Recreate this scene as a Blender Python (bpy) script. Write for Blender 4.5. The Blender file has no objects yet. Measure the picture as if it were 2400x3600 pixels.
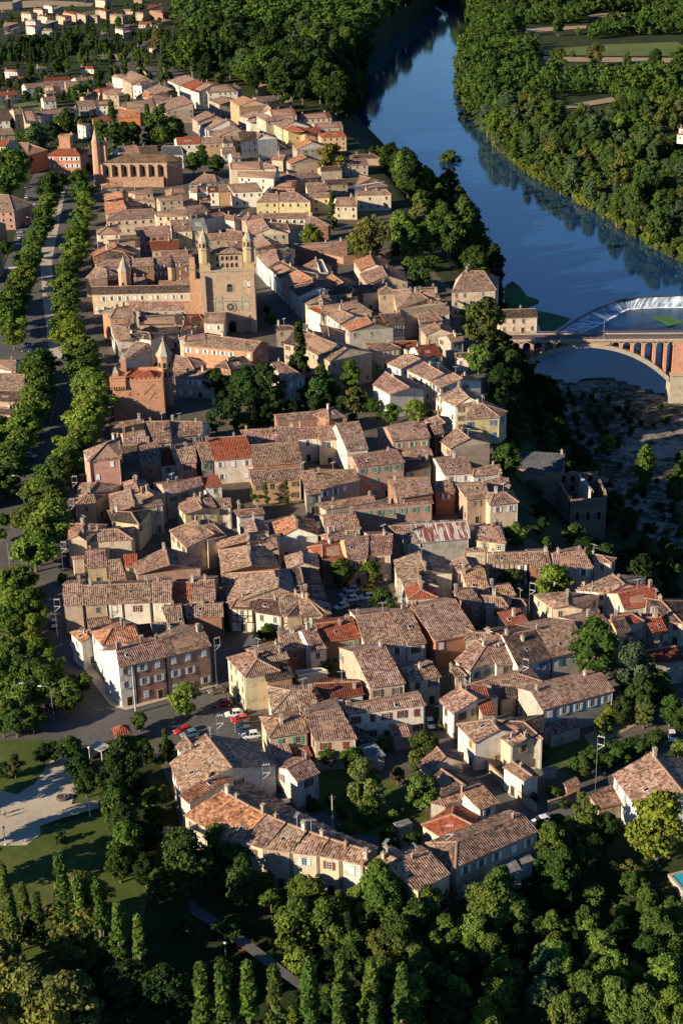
import bpy, math, random
import numpy as np
from mathutils import Vector, Matrix
from mathutils.bvhtree import BVHTree
random.seed(7)
sc = bpy.context.scene
C = bpy.context.collection
R = math.radians
# ------------------------------------------------------------------ camera
FPX = 5400.0; HCAM = 164.0; PITCH = R(23.0); ROLL = R(1.4)
Fw = Vector((0, math.cos(PITCH), -math.sin(PITCH)))
up0 = Vector((0, math.sin(PITCH), math.cos(PITCH))); rt0 = Vector((1, 0, 0))
RT = rt0 * math.cos(ROLL) - up0 * math.sin(ROLL)
UP = up0 * math.cos(ROLL) + rt0 * math.sin(ROLL)
CAM = Vector((0, 0, HCAM))
cd = bpy.data.cameras.new('camera'); cam = bpy.data.objects.new('camera', cd); C.objects.link(cam)
cd.sensor_fit = 'VERTICAL'; cd.sensor_height = 36.0; cd.lens = FPX / 3600 * 36.0
cd.clip_start = 1.0; cd.clip_end = 20000
M = Matrix((RT, UP, -Fw)).transposed().to_4x4(); M.translation = CAM
cam.matrix_world = M
sc.camera = cam

def un(x, y, z=0.0):
    """photo pixel (2400x3600) -> point of the horizontal plane at height z"""
    d = Fw * FPX + RT * (x - 1200) - UP * (y - 1800)
    if d.z > -1: d.z = -1
    k = (z - HCAM) / d.z
    return CAM + d * k
def tl(t, u, v):
    return 800 * int(t[1]) + u / 1.96, 600 * int(t[0]) + v / 1.96
def ut(t, u, v, z=0.0):
    x, y = tl(t, u, v); return un(x, y, z)
def ppm(p):
    return FPX / max(1.0, (Vector(p) - CAM).dot(Fw))
def proj(p):
    d = Vector(p) - CAM; zc = d.dot(Fw)
    return 1200 + FPX * d.dot(RT) / zc, 1800 - FPX * d.dot(UP) / zc

# ------------------------------------------------------------------ light
SUN_AZ = math.atan2(-0.87, -0.49); SUN_EL = R(20.5)
w = bpy.data.worlds.new('World'); sc.world = w; w.use_nodes = True
nt = w.node_tree; bg = nt.nodes['Background']
sky = nt.nodes.new('ShaderNodeTexSky'); sky.sky_type = 'NISHITA'; sky.sun_disc = False
sky.sun_elevation = SUN_EL; sky.sun_rotation = SUN_AZ % (2 * math.pi)
sky.air_density = 1.0; sky.dust_density = 0.0; sky.ozone_density = 8.0
nt.links.new(sky.outputs[0], bg.inputs[0]); bg.inputs[1].default_value = 0.066
sd = bpy.data.lights.new('sun', 'SUN'); sun = bpy.data.objects.new('sun', sd); C.objects.link(sun)
sd.energy = 5.0; sd.angle = R(0.5); sd.color = (1.0, 0.855, 0.63)
sdir = Vector((math.sin(SUN_AZ) * math.cos(SUN_EL), math.cos(SUN_AZ) * math.cos(SUN_EL), math.sin(SUN_EL)))
sun.rotation_euler = sdir.to_track_quat('Z', 'Y').to_euler(); sun.location = (0, 0, 400)
sc.view_settings.view_transform = 'Standard'; sc.view_settings.look = 'None'
sc.view_settings.exposure = 0.9; sc.view_settings.gamma = 1.0
sc.cycles.max_bounces = 5; sc.cycles.transparent_max_bounces = 4
sc.cycles.diffuse_bounces = 3; sc.cycles.glossy_bounces = 2; sc.cycles.transmission_bounces = 2

# ------------------------------------------------------------------ materials
MAT = {}
class NG:
    def __init__(s, name, rough=0.9, spec=0.2):
        m = bpy.data.materials.new(name); m.use_nodes = True; MAT[name] = m
        s.m = m; s.t = m.node_tree; s.b = s.t.nodes['Principled BSDF']
        s.b.inputs['Roughness'].default_value = rough
        s.b.inputs['Specular IOR Level'].default_value = spec
    def n(s, typ, **kw):
        nd = s.t.nodes.new('ShaderNode' + typ)
        for k, v in kw.items():
            if k.startswith('i_'):
                nd.inputs[k[2:].replace('_', ' ')].default_value = v
            else: setattr(nd, k, v)
        return nd
    def l(s, a, b): s.t.links.new(a, b)
    def ramp(s, fac, stops, interp='LINEAR'):
        r = s.n('ValToRGB'); cr = r.color_ramp; cr.interpolation = interp
        while len(cr.elements) < len(stops): cr.elements.new(0.5)
        for e, (p, c) in zip(cr.elements, stops):
            e.position = p; e.color = (*c, 1) if len(c) == 3 else c
        s.l(fac, r.inputs[0]); return r.outputs[0]
    def mix(s, a, b, fac, mode='MIX'):
        x = s.n('Mix', data_type='RGBA', blend_type=mode)
        for sock, v in ((x.inputs[0], fac), (x.inputs[6], a), (x.inputs[7], b)):
            if hasattr(v, 'is_output'): s.l(v, sock)
            else: sock.default_value = v if not isinstance(v, tuple) or len(v) == 4 else (*v, 1)
        return x.outputs[2]
    def math(s, op, a, b=0.0):
        x = s.n('Math', operation=op)
        for i, v in enumerate((a, b)):
            if hasattr(v, 'is_output'): s.l(v, x.inputs[i])
            else: x.inputs[i].default_value = v
        return x.outputs[0]
    def noise(s, vec, scale, detail=3, rough=0.6):
        x = s.n('TexNoise'); x.inputs['Scale'].default_value = scale
        x.inputs['Detail'].default_value = detail; x.inputs['Roughness'].default_value = rough
        if vec is not None: s.l(vec, x.inputs['Vector'])
        return x.outputs[0]
    def col(s, c): s.l(c, s.b.inputs['Base Color'])
    def bump(s, h, strength=0.5, dist=0.1):
        x = s.n('Bump'); x.inputs['Strength'].default_value = strength; x.inputs['Distance'].default_value = dist
        s.l(h, x.inputs['Height']); s.l(x.outputs[0], s.b.inputs['Normal'])

def mk_roof(name, stops, rowlen=0.45, period=0.46, bump=0.7, chanmix=0.62):
    g = NG(name, 0.9, 0.15)
    uv = g.n('TexCoord').outputs['UV']; sep = g.n('SeparateXYZ'); g.l(uv, sep.inputs[0])
    oi = g.n('ObjectInfo')
    u = g.math('DIVIDE', sep.outputs[0], period); v = g.math('DIVIDE', sep.outputs[1], rowlen)
    fu = g.math('FLOOR', u); fv = g.math('FLOOR', v)
    cx = g.n('CombineXYZ'); g.l(fu, cx.inputs[0]); g.l(fv, cx.inputs[1]); g.l(g.math('MULTIPLY', oi.outputs['Random'], 97.0), cx.inputs[2])
    wn = g.n('TexWhiteNoise', noise_dimensions='3D'); g.l(cx.outputs[0], wn.inputs[0])
    cx2 = g.n('CombineXYZ'); g.l(fu, cx2.inputs[0]); g.l(g.math('FLOOR', g.math('DIVIDE', v, 5.0)), cx2.inputs[1]); g.l(g.math('MULTIPLY', oi.outputs['Random'], 31.0), cx2.inputs[2])
    wn2 = g.n('TexWhiteNoise', noise_dimensions='3D'); g.l(cx2.outputs[0], wn2.inputs[0])
    add = g.n('VectorMath', operation='ADD'); g.l(uv, add.inputs[0]); 
    cr = g.n('CombineXYZ'); g.l(g.math('MULTIPLY', oi.outputs['Random'], 300.0), cr.inputs[0]); g.l(cr.outputs[0], add.inputs[1])
    big = g.noise(add.outputs[0], 0.28, 4, 0.65)
    mid = g.noise(add.outputs[0], 0.9, 3, 0.6)
    f = g.math('ADD', g.math('MULTIPLY', wn.outputs[0], 0.58), g.math('MULTIPLY', wn2.outputs[0], 0.12))
    f = g.math('ADD', f, g.math('MULTIPLY', g.math('SUBTRACT', big, 0.5), 0.8))
    f = g.math('ADD', f, g.math('MULTIPLY', g.math('SUBTRACT', mid, 0.26), 0.32))
    c = g.ramp(f, stops)
    lich = g.ramp(g.noise(add.outputs[0], 0.16, 5, 0.7), [(0.5, (0, 0, 0)), (0.72, (1, 1, 1))])
    c = g.mix(c, (0.16, 0.145, 0.12), g.math('MULTIPLY', lich, 0.55))
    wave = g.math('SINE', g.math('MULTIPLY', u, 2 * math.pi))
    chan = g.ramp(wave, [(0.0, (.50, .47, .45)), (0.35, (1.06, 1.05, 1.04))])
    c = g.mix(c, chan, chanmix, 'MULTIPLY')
    c = g.mix(c, oi.outputs['Color'], 1.0, 'MULTIPLY')
    g.col(c)
    saw = g.math('FRACT', v)
    hgt = g.math('ADD', g.math('MULTIPLY', wave, 0.5), g.math('MULTIPLY', saw, 0.25))
    hgt = g.math('ADD', hgt, g.math('MULTIPLY', wn.outputs[0], 0.35))
    g.bump(hgt, bump, 0.11)
OLD = [(0.0, (.06, .040, .034)), (0.25, (.20, .118, .086)), (0.45, (.34, .20, .14)), (0.62, (.44, .285, .208)), (0.8, (.53, .40, .315)), (1.0, (.66, .575, .50))]
NEW = [(0.0, (.12, .04, .025)), (0.3, (.25, .075, .042)), (0.6, (.36, .12, .065)), (0.85, (.42, .18, .10)), (1.0, (.5, .3, .2))]
DRK = [(0.0, (.025, .02, .018)), (0.35, (.075, .052, .042)), (0.6, (.14, .095, .07)), (0.85, (.24, .17, .13)), (1.0, (.36, .28, .22))]
PAL = [(0.0, (.09, .05, .035)), (0.25, (.22, .12, .08)), (0.45, (.36, .22, .15)), (0.65, (.52, .38, .28)), (1.0, (.68, .58, .48))]
mk_roof('old_roof_tile', OLD); mk_roof('new_roof_tile', NEW, bump=0.7); mk_roof('dark_roof_tile', DRK); mk_roof('pale_roof_tile', PAL)
mk_roof('slate_roof', [(0, (.03, .034, .04)), (0.5, (.07, .075, .085)), (1, (.15, .15, .16))], period=0.3, rowlen=0.3, bump=0.2, chanmix=0.2)
def mk_rust():
    g = NG('rusty_sheet_roof', 0.7, 0.3)
    uv = g.n('TexCoord').outputs['UV']; mp = g.n('Mapping'); g.l(uv, mp.inputs[0]); mp.inputs['Scale'].default_value = (1.0, 0.12, 1)
    n1 = g.noise(mp.outputs[0], 0.9, 4, 0.7)
    c = g.ramp(n1, [(0.38, (.16, .055, .04)), (0.5, (.22, .085, .06)), (0.53, (.5, .43, .38)), (0.7, (.55, .5, .46))])
    g.col(c)
    sep = g.n('SeparateXYZ'); g.l(uv, sep.inputs[0])
    g.bump(g.math('SINE', g.math('MULTIPLY', sep.outputs[0], 10.0)), 0.5, 0.05)
mk_rust()
def mk_plain(name, var=0.25, scale=0.6, rough=0.9, spec=0.2, color=None, metallic=0.0, bump=0.0):
    g = NG(name, rough, spec); g.b.inputs['Metallic'].default_value = metallic
    tc = g.n('TexCoord').outputs['Object']
    n1 = g.noise(tc, scale, 5, 0.65)
    k = g.ramp(n1, [(0.3, (1 - var,) * 3), (0.7, (1 + var * 0.4,) * 3)])
    base = g.n('ObjectInfo').outputs['Color'] if color is None else (*color, 1)
    g.col(g.mix(base, k, 1.0, 'MULTIPLY'))
    if bump: g.bump(g.noise(tc, 6, 3), bump, 0.05)
def mk_wall():
    g = NG('wall_plaster', 0.95, 0.1)
    uv = g.n('TexCoord').outputs['UV']; oi = g.n('ObjectInfo')
    cr = g.n('CombineXYZ'); g.l(g.math('MULTIPLY', oi.outputs['Random'], 200.0), cr.inputs[0])
    ad = g.n('VectorMath', operation='ADD'); g.l(uv, ad.inputs[0]); g.l(cr.outputs[0], ad.inputs[1])
    n1 = g.noise(ad.outputs[0], 0.45, 5, 0.7)
    mp = g.n('Mapping'); g.l(ad.outputs[0], mp.inputs[0]); mp.inputs['Scale'].default_value = (1.6, 0.15, 1)
    n2 = g.noise(mp.outputs[0], 1.2, 4, 0.7)
    k = g.ramp(n1, [(0.3, (.58, .54, .48)), (0.48, (.92, .90, .87)), (0.72, (1.06, 1.05, 1.03))])
    k2 = g.ramp(n2, [(0.33, (.72, .70, .66)), (0.52, (1, 1, 1))])
    c = g.mix(oi.outputs['Color'], k, 1.0, 'MULTIPLY'); c = g.mix(c, k2, 0.75, 'MULTIPLY')
    g.col(c); g.bump(g.noise(uv, 3.0, 4), 0.25, 0.06)
mk_wall()
def mk_brick():
    g = NG('wall_brick', 0.95, 0.1)
    uv = g.n('TexCoord').outputs['UV']; oi = g.n('ObjectInfo')
    b = g.n('TexBrick'); g.l(uv, b.inputs['Vector']); b.inputs['Scale'].default_value = 1.0
    b.inputs['Brick Width'].default_value = 0.45; b.inputs['Row Height'].default_value = 0.16; b.inputs['Mortar Size'].default_value = 0.018
    b.inputs['Color1'].default_value = (.92, .88, .85, 1); b.inputs['Color2'].default_value = (.68, .66, .65, 1); b.inputs['Mortar'].default_value = (1.2, 1.3, 1.35, 1)
    n1 = g.noise(uv, 0.4, 5, 0.7)
    k = g.ramp(n1, [(0.3, (.62, .62, .62)), (0.5, (1, .98, .95)), (0.75, (1.15, 1.12, 1.1))])
    c = g.mix(oi.outputs['Color'], b.outputs[0], 1.0, 'MULTIPLY'); c = g.mix(c, k, 1.0, 'MULTIPLY')
    g.col(c)
mk_brick()
mk_plain('paint', 0.18, 1.5, 0.6, 0.3)
mk_plain('ridge_tile', 0.45, 1.6, 0.9, 0.1, (.36, .22, .15))
mk_plain('timber', 0.3, 2, 0.85, 0.2, (.05, .035, .026))
mk_plain('stone', 0.3, 0.5, 0.95, 0.1, (.40, .34, .26), bump=0.4)
mk_plain('pale_metal', 0.1, 2, 0.45, 0.5, (.62, .63, .63))
mk_plain('dark_metal', 0.2, 2, 0.5, 0.5, (.06, .06, .065))
mk_plain('trunk_bark', 0.35, 2.5, 0.95, 0.1, (.17, .135, .10))
mk_plain('chimney_render', 0.35, 2.0, 0.95, 0.1)
mk_plain('tyre', 0.1, 4, 0.8, 0.3, (.015, .015, .016))
mk_plain('lamp_lens', 0.05, 4, 0.2, 0.5, (.75, .75, .7))
mk_plain('red_lens', 0.05, 4, 0.2, 0.5, (.35, .02, .02))
g = NG('window_glass', 0.08, 0.6); g.b.inputs['Base Color'].default_value = (.015, .018, .022, 1)
g = NG('car_paint', 0.18, 0.5); g.l(g.n('ObjectInfo').outputs['Color'], g.b.inputs['Base Color']); g.b.inputs['Coat Weight'].default_value = 0.6; g.b.inputs['Coat Roughness'].default_value = 0.08
g = NG('skin', 0.6, 0.3); g.b.inputs['Base Color'].default_value = (.42, .25, .18, 1)
def mk_leaf():
    m = bpy.data.materials.new('leaf'); m.use_nodes = True; MAT['leaf'] = m
    g = NG.__new__(NG); g.m = m; g.t = m.node_tree; g.t.nodes.clear()
    oi = g.n('ObjectInfo'); tc = g.n('TexCoord').outputs['Object']
    n1 = g.noise(tc, 0.35, 3, 0.7); geo = g.n('NewGeometry').outputs['Random Per Island']
    k = g.ramp(n1, [(0.3, (.62, .70, .62)), (0.5, (1, 1, 1)), (0.7, (1.45, 1.25, .95))])
    k2 = g.ramp(geo, [(0, (.72, .75, .75)), (0.6, (1, 1, 1)), (1, (1.35, 1.25, 1.0))])
    k3 = g.ramp(g.noise(g.n('NewGeometry').outputs['Position'], 0.018, 4, 0.7), [(0.32, (.55, .68, .80)), (0.5, (.95, 1, 1)), (0.66, (1.32, 1.26, .9))])
    c = g.mix(oi.outputs['Color'], k, 1.0, 'MULTIPLY'); c = g.mix(c, k2, 1.0, 'MULTIPLY'); c = g.mix(c, k3, 1.0, 'MULTIPLY')
    d = g.n('BsdfDiffuse'); tr = g.n('BsdfTranslucent'); mx = g.n('MixShader'); mx.inputs[0].default_value = 0.25
    g.l(c, d.inputs[0]); g.l(c, tr.inputs[0]); g.l(d.outputs[0], mx.inputs[1]); g.l(tr.outputs[0], mx.inputs[2])
    o = g.n('OutputMaterial'); g.l(mx.outputs[0], o.inputs[0])
mk_leaf()
def mk_ground(name, stops, s1, s2, bump=0.3, rough=0.95):
    g = NG(name, rough, 0.1)
    tc = g.n('TexCoord').outputs['Object']
    n1 = g.noise(tc, s1, 6, 0.7); n2 = g.noise(tc, s2, 5, 0.7)
    f = g.math('ADD', g.math('MULTIPLY', n1, 0.55), g.math('MULTIPLY', n2, 0.45))
    g.col(g.ramp(f, stops)); g.bump(g.noise(tc, s2 * 4, 4), bump, 0.1)
mk_ground('asphalt', [(0.35, (.075, .073, .07)), (0.5, (.105, .10, .096)), (0.65, (.14, .133, .125))], 0.06, 0.8, 0.1)
mk_ground('yard_earth', [(0.35, (.065, .056, .042)), (0.5, (.11, .095, .072)), (0.65, (.165, .145, .115))], 0.08, 0.7)
mk_ground('sandy_path', [(0.3, (.32, .26, .19)), (0.5, (.44, .37, .28)), (0.7, (.54, .46, .37))], 0.09, 0.9)
mk_ground('grey_path', [(0.35, (.13, .12, .10)), (0.5, (.19, .175, .15)), (0.65, (.26, .24, .20))], 0.09, 0.9)
mk_ground('lawn_grass', [(0.3, (.042, .065, .014)), (0.5, (.07, .095, .022)), (0.68, (.15, .135, .05))], 0.06, 0.5)
mk_ground('field_soil', [(0.3, (.20, .15, .09)), (0.5, (.32, .24, .15)), (0.7, (.42, .33, .22))], 0.02, 0.3)
mk_ground('field_grass', [(0.3, (.07, .10, .025)), (0.5, (.11, .14, .04)), (0.7, (.2, .19, .08))], 0.02, 0.3)
mk_ground('meadow', [(0.3, (.018, .028, .009)), (0.5, (.032, .042, .015)), (0.7, (.075, .07, .03))], 0.03, 0.25)
mk_ground('river_gravel', [(0.38, (.025, .035, .015)), (0.47, (.06, .06, .04)), (0.54, (.25, .215, .17)), (0.7, (.36, .31, .25))], 0.05, 0.35)
def mk_water():
    g = NG('river_water', 0.06, 0.5); g.b.inputs['Base Color'].default_value = (.008, .038, .095, 1); g.b.inputs['IOR'].default_value = 1.55
    tc = g.n('TexCoord').outputs['Object']
    n = g.math('ADD', g.noise(tc, 0.5, 3, 0.6), g.math('MULTIPLY', g.noise(tc, 0.07, 3, 0.5), 0.4))
    g.bump(n, 0.012, 0.5)
    g2 = NG('ruffled_water', 0.15, 0.5); g2.b.inputs['Base Color'].default_value = (.006, .035, .085, 1); g2.b.inputs['IOR'].default_value = 1.33
    tc = g2.n('TexCoord').outputs['Object']; g2.bump(g2.noise(tc, 0.8, 4, 0.7), 0.35, 0.6)
    g3 = NG('weir_water', 0.5, 0.4)
    uv = g3.n('TexCoord').outputs['UV']; mp = g3.n('Mapping'); g3.l(uv, mp.inputs[0]); mp.inputs['Scale'].default_value = (0.55, 0.16, 1)
    n1 = g3.noise(mp.outputs[0], 0.7, 5, 0.7)
    g3.col(g3.ramp(n1, [(0.40, (.07, .12, .17)), (0.52, (.36, .43, .5)), (0.62, (.82, .86, .9))]))
    g4 = NG('pool_water', 0.05, 0.5); g4.b.inputs['Base Color'].default_value = (.03, .36, .50, 1)
mk_water()

# ------------------------------------------------------------------ mesh helpers
class MB:
    def __init__(s): s.v = []; s.f = []; s.m = []; s.uv = []
    def poly(s, pts, m=0, uvs=None):
        i = len(s.v); s.v += [tuple(p) for p in pts]; s.f.append(list(range(i, i + len(pts)))); s.m.append(m)
        if uvs is None:
            p0 = Vector(pts[0]); e = (Vector(pts[1]) - p0)
            if e.length < 1e-6: e = Vector((1, 0, 0))
            e.normalize(); n = Vector((0, 0, 0))
            for a in range(1, len(pts) - 1): n += (Vector(pts[a]) - p0).cross(Vector(pts[a + 1]) - p0)
            if n.length < 1e-9: n = Vector((0, 0, 1))
            n.normalize(); t = n.cross(e)
            uvs = [((Vector(p) - p0).dot(e), (Vector(p) - p0).dot(t)) for p in pts]
        s.uv += uvs
    def quad(s, a, b, c, d, m=0): s.poly([a, b, c, d], m)
    def box(s, c, sz, rz=0.0, m=0, taper=1.0):
        cx, cy, cz = c; sx, sy, sz_ = sz[0] / 2, sz[1] / 2, sz[2] / 2; co, si = math.cos(rz), math.sin(rz)
        P = []
        for dz, k in ((-sz_, 1.0), (sz_, taper)):
            for dx, dy in ((-sx, -sy), (sx, -sy), (sx, sy), (-sx, sy)):
                P.append((cx + (dx * co - dy * si) * k, cy + (dx * si + dy * co) * k, cz + dz))
        for q in ((3, 2, 1, 0), (4, 5, 6, 7), (0, 1, 5, 4), (1, 2, 6, 5), (2, 3, 7, 6), (3, 0, 4, 7)):
            s.poly([P[i] for i in q], m)
    def prism(s, pts, z0, z1, m=0, mtop=None, k=1.0, top=True, ctr=None):
        """vertical prism over plan polygon (counter-clockwise), top scaled by k about its centre"""
        n = len(pts); cx = sum(p[0] for p in pts) / n; cy = sum(p[1] for p in pts) / n
        if ctr: cx, cy = ctr
        T = [(cx + (p[0] - cx) * k, cy + (p[1] - cy) * k, z1) for p in pts]
        B = [(p[0], p[1], z0) for p in pts]
        for i in range(n):
            j = (i + 1) % n
            if k < 1e-3: s.poly([B[i], B[j], T[j]], m)
            else: s.poly([B[i], B[j], T[j], T[i]], m)
        if top and k >= 1e-3: s.poly(T, m if mtop is None else mtop)
    def ngon(s, cx, cy, r, n, z0, z1, m=0, k=1.0, rot=0.0, top=True, mtop=None):
        s.prism([(cx + r * math.cos(rot + 2 * math.pi * i / n), cy + r * math.sin(rot + 2 * math.pi * i / n)) for i in range(n)], z0, z1, m, mtop, k, top)
    def tube(s, a, b, r0, r1, n=6, m=0):
        a = Vector(a); b = Vector(b); d = (b - a).normalized()
        x = d.orthogonal().normalized(); y = d.cross(x)
        A = [a + (x * math.cos(2 * math.pi * i / n) + y * math.sin(2 * math.pi * i / n)) * r0 for i in range(n)]
        B = [b + (x * math.cos(2 * math.pi * i / n) + y * math.sin(2 * math.pi * i / n)) * r1 for i in range(n)]
        for i in range(n):
            j = (i + 1) % n; s.poly([A[i], A[j], B[j], B[i]], m)
        s.poly(A[::-1], m); s.poly(B, m)
    def mesh(s, name, mats):
        me = bpy.data.meshes.new(name); me.from_pydata(s.v, [], s.f)
        for k in mats: me.materials.append(MAT[k])
        me.polygons.foreach_set('material_index', s.m)
        ul = me.uv_layers.new(name='UVMap'); ul.data.foreach_set('uv', [c for p in s.uv for c in p])
        me.update(); return me
    def build(s, name, mats, parent=None, color=None, loc=None):
        o = bpy.data.objects.new(name, s.mesh(name, mats if isinstance(mats, (list, tuple)) else [mats])); C.objects.link(o)
        if parent is not None: o.parent = parent
        if color: o.color = (*color, 1)
        if loc is not None: o.location = loc
        return o
def empty(name, loc, label=None, cat=None, group=None, rz=0.0):
    o = bpy.data.objects.new(name, None); C.objects.link(o); o.location = loc; o.rotation_euler = (0, 0, rz)
    o.empty_display_size = 0.5
    tag(o, label, cat, group); return o
def tag(o, label=None, cat=None, group=None, kind=None):
    if label: o['label'] = label
    if cat: o['category'] = cat
    if group: o['group'] = group
    if kind: o['kind'] = kind
    return o
def inst(me, name, parent=None, loc=(0, 0, 0), rz=0.0, sc_=None, color=None):
    o = bpy.data.objects.new(name, me); C.objects.link(o); o.location = loc; o.rotation_euler = (0, 0, rz)
    if parent is not None: o.parent = parent
    if sc_ is not None: o.scale = sc_
    if color: o.color = (*color, 1)
    return o
def kids(o, cache={}):
    return [c for c in o.children]
def dup(root, loc, rz=0.0, scale=None, color=None, label=None, group=None):
    r = root.copy(); C.objects.link(r); r.location = loc; r.rotation_euler = (0, 0, rz)
    if scale: r.scale = (scale,) * 3 if not isinstance(scale, tuple) else scale
    if label: r['label'] = label
    if group: r['group'] = group
    for ch in ROOTKIDS[root.name]:
        c = ch[0].copy(); C.objects.link(c); c.parent = r
        if color: c.color = (*color, 1) if ch[0].get('tinted') else ch[0].color
        for g_ in ch[1]:
            d = g_.copy(); C.objects.link(d); d.parent = c
    return r
ROOTKIDS = {}
def remember(root):
    ROOTKIDS[root.name] = [(c, list(c.children)) for c in root.children]
ORD = 'first second third fourth fifth sixth seventh eighth ninth tenth eleventh twelfth thirteenth fourteenth fifteenth sixteenth seventeenth eighteenth nineteenth twentieth'.split()
def nth(i):
    if i < 20: return ORD[i]
    t = {2: 'twenty', 3: 'thirty', 4: 'forty', 5: 'fifty', 6: 'sixty', 7: 'seventy', 8: 'eighty', 9: 'ninety'}
    n = i + 1
    if n % 10 == 0: return t[n // 10].replace('ty', 'tieth')
    return t[n // 10] + '-' + ORD[n % 10 - 1]
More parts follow.
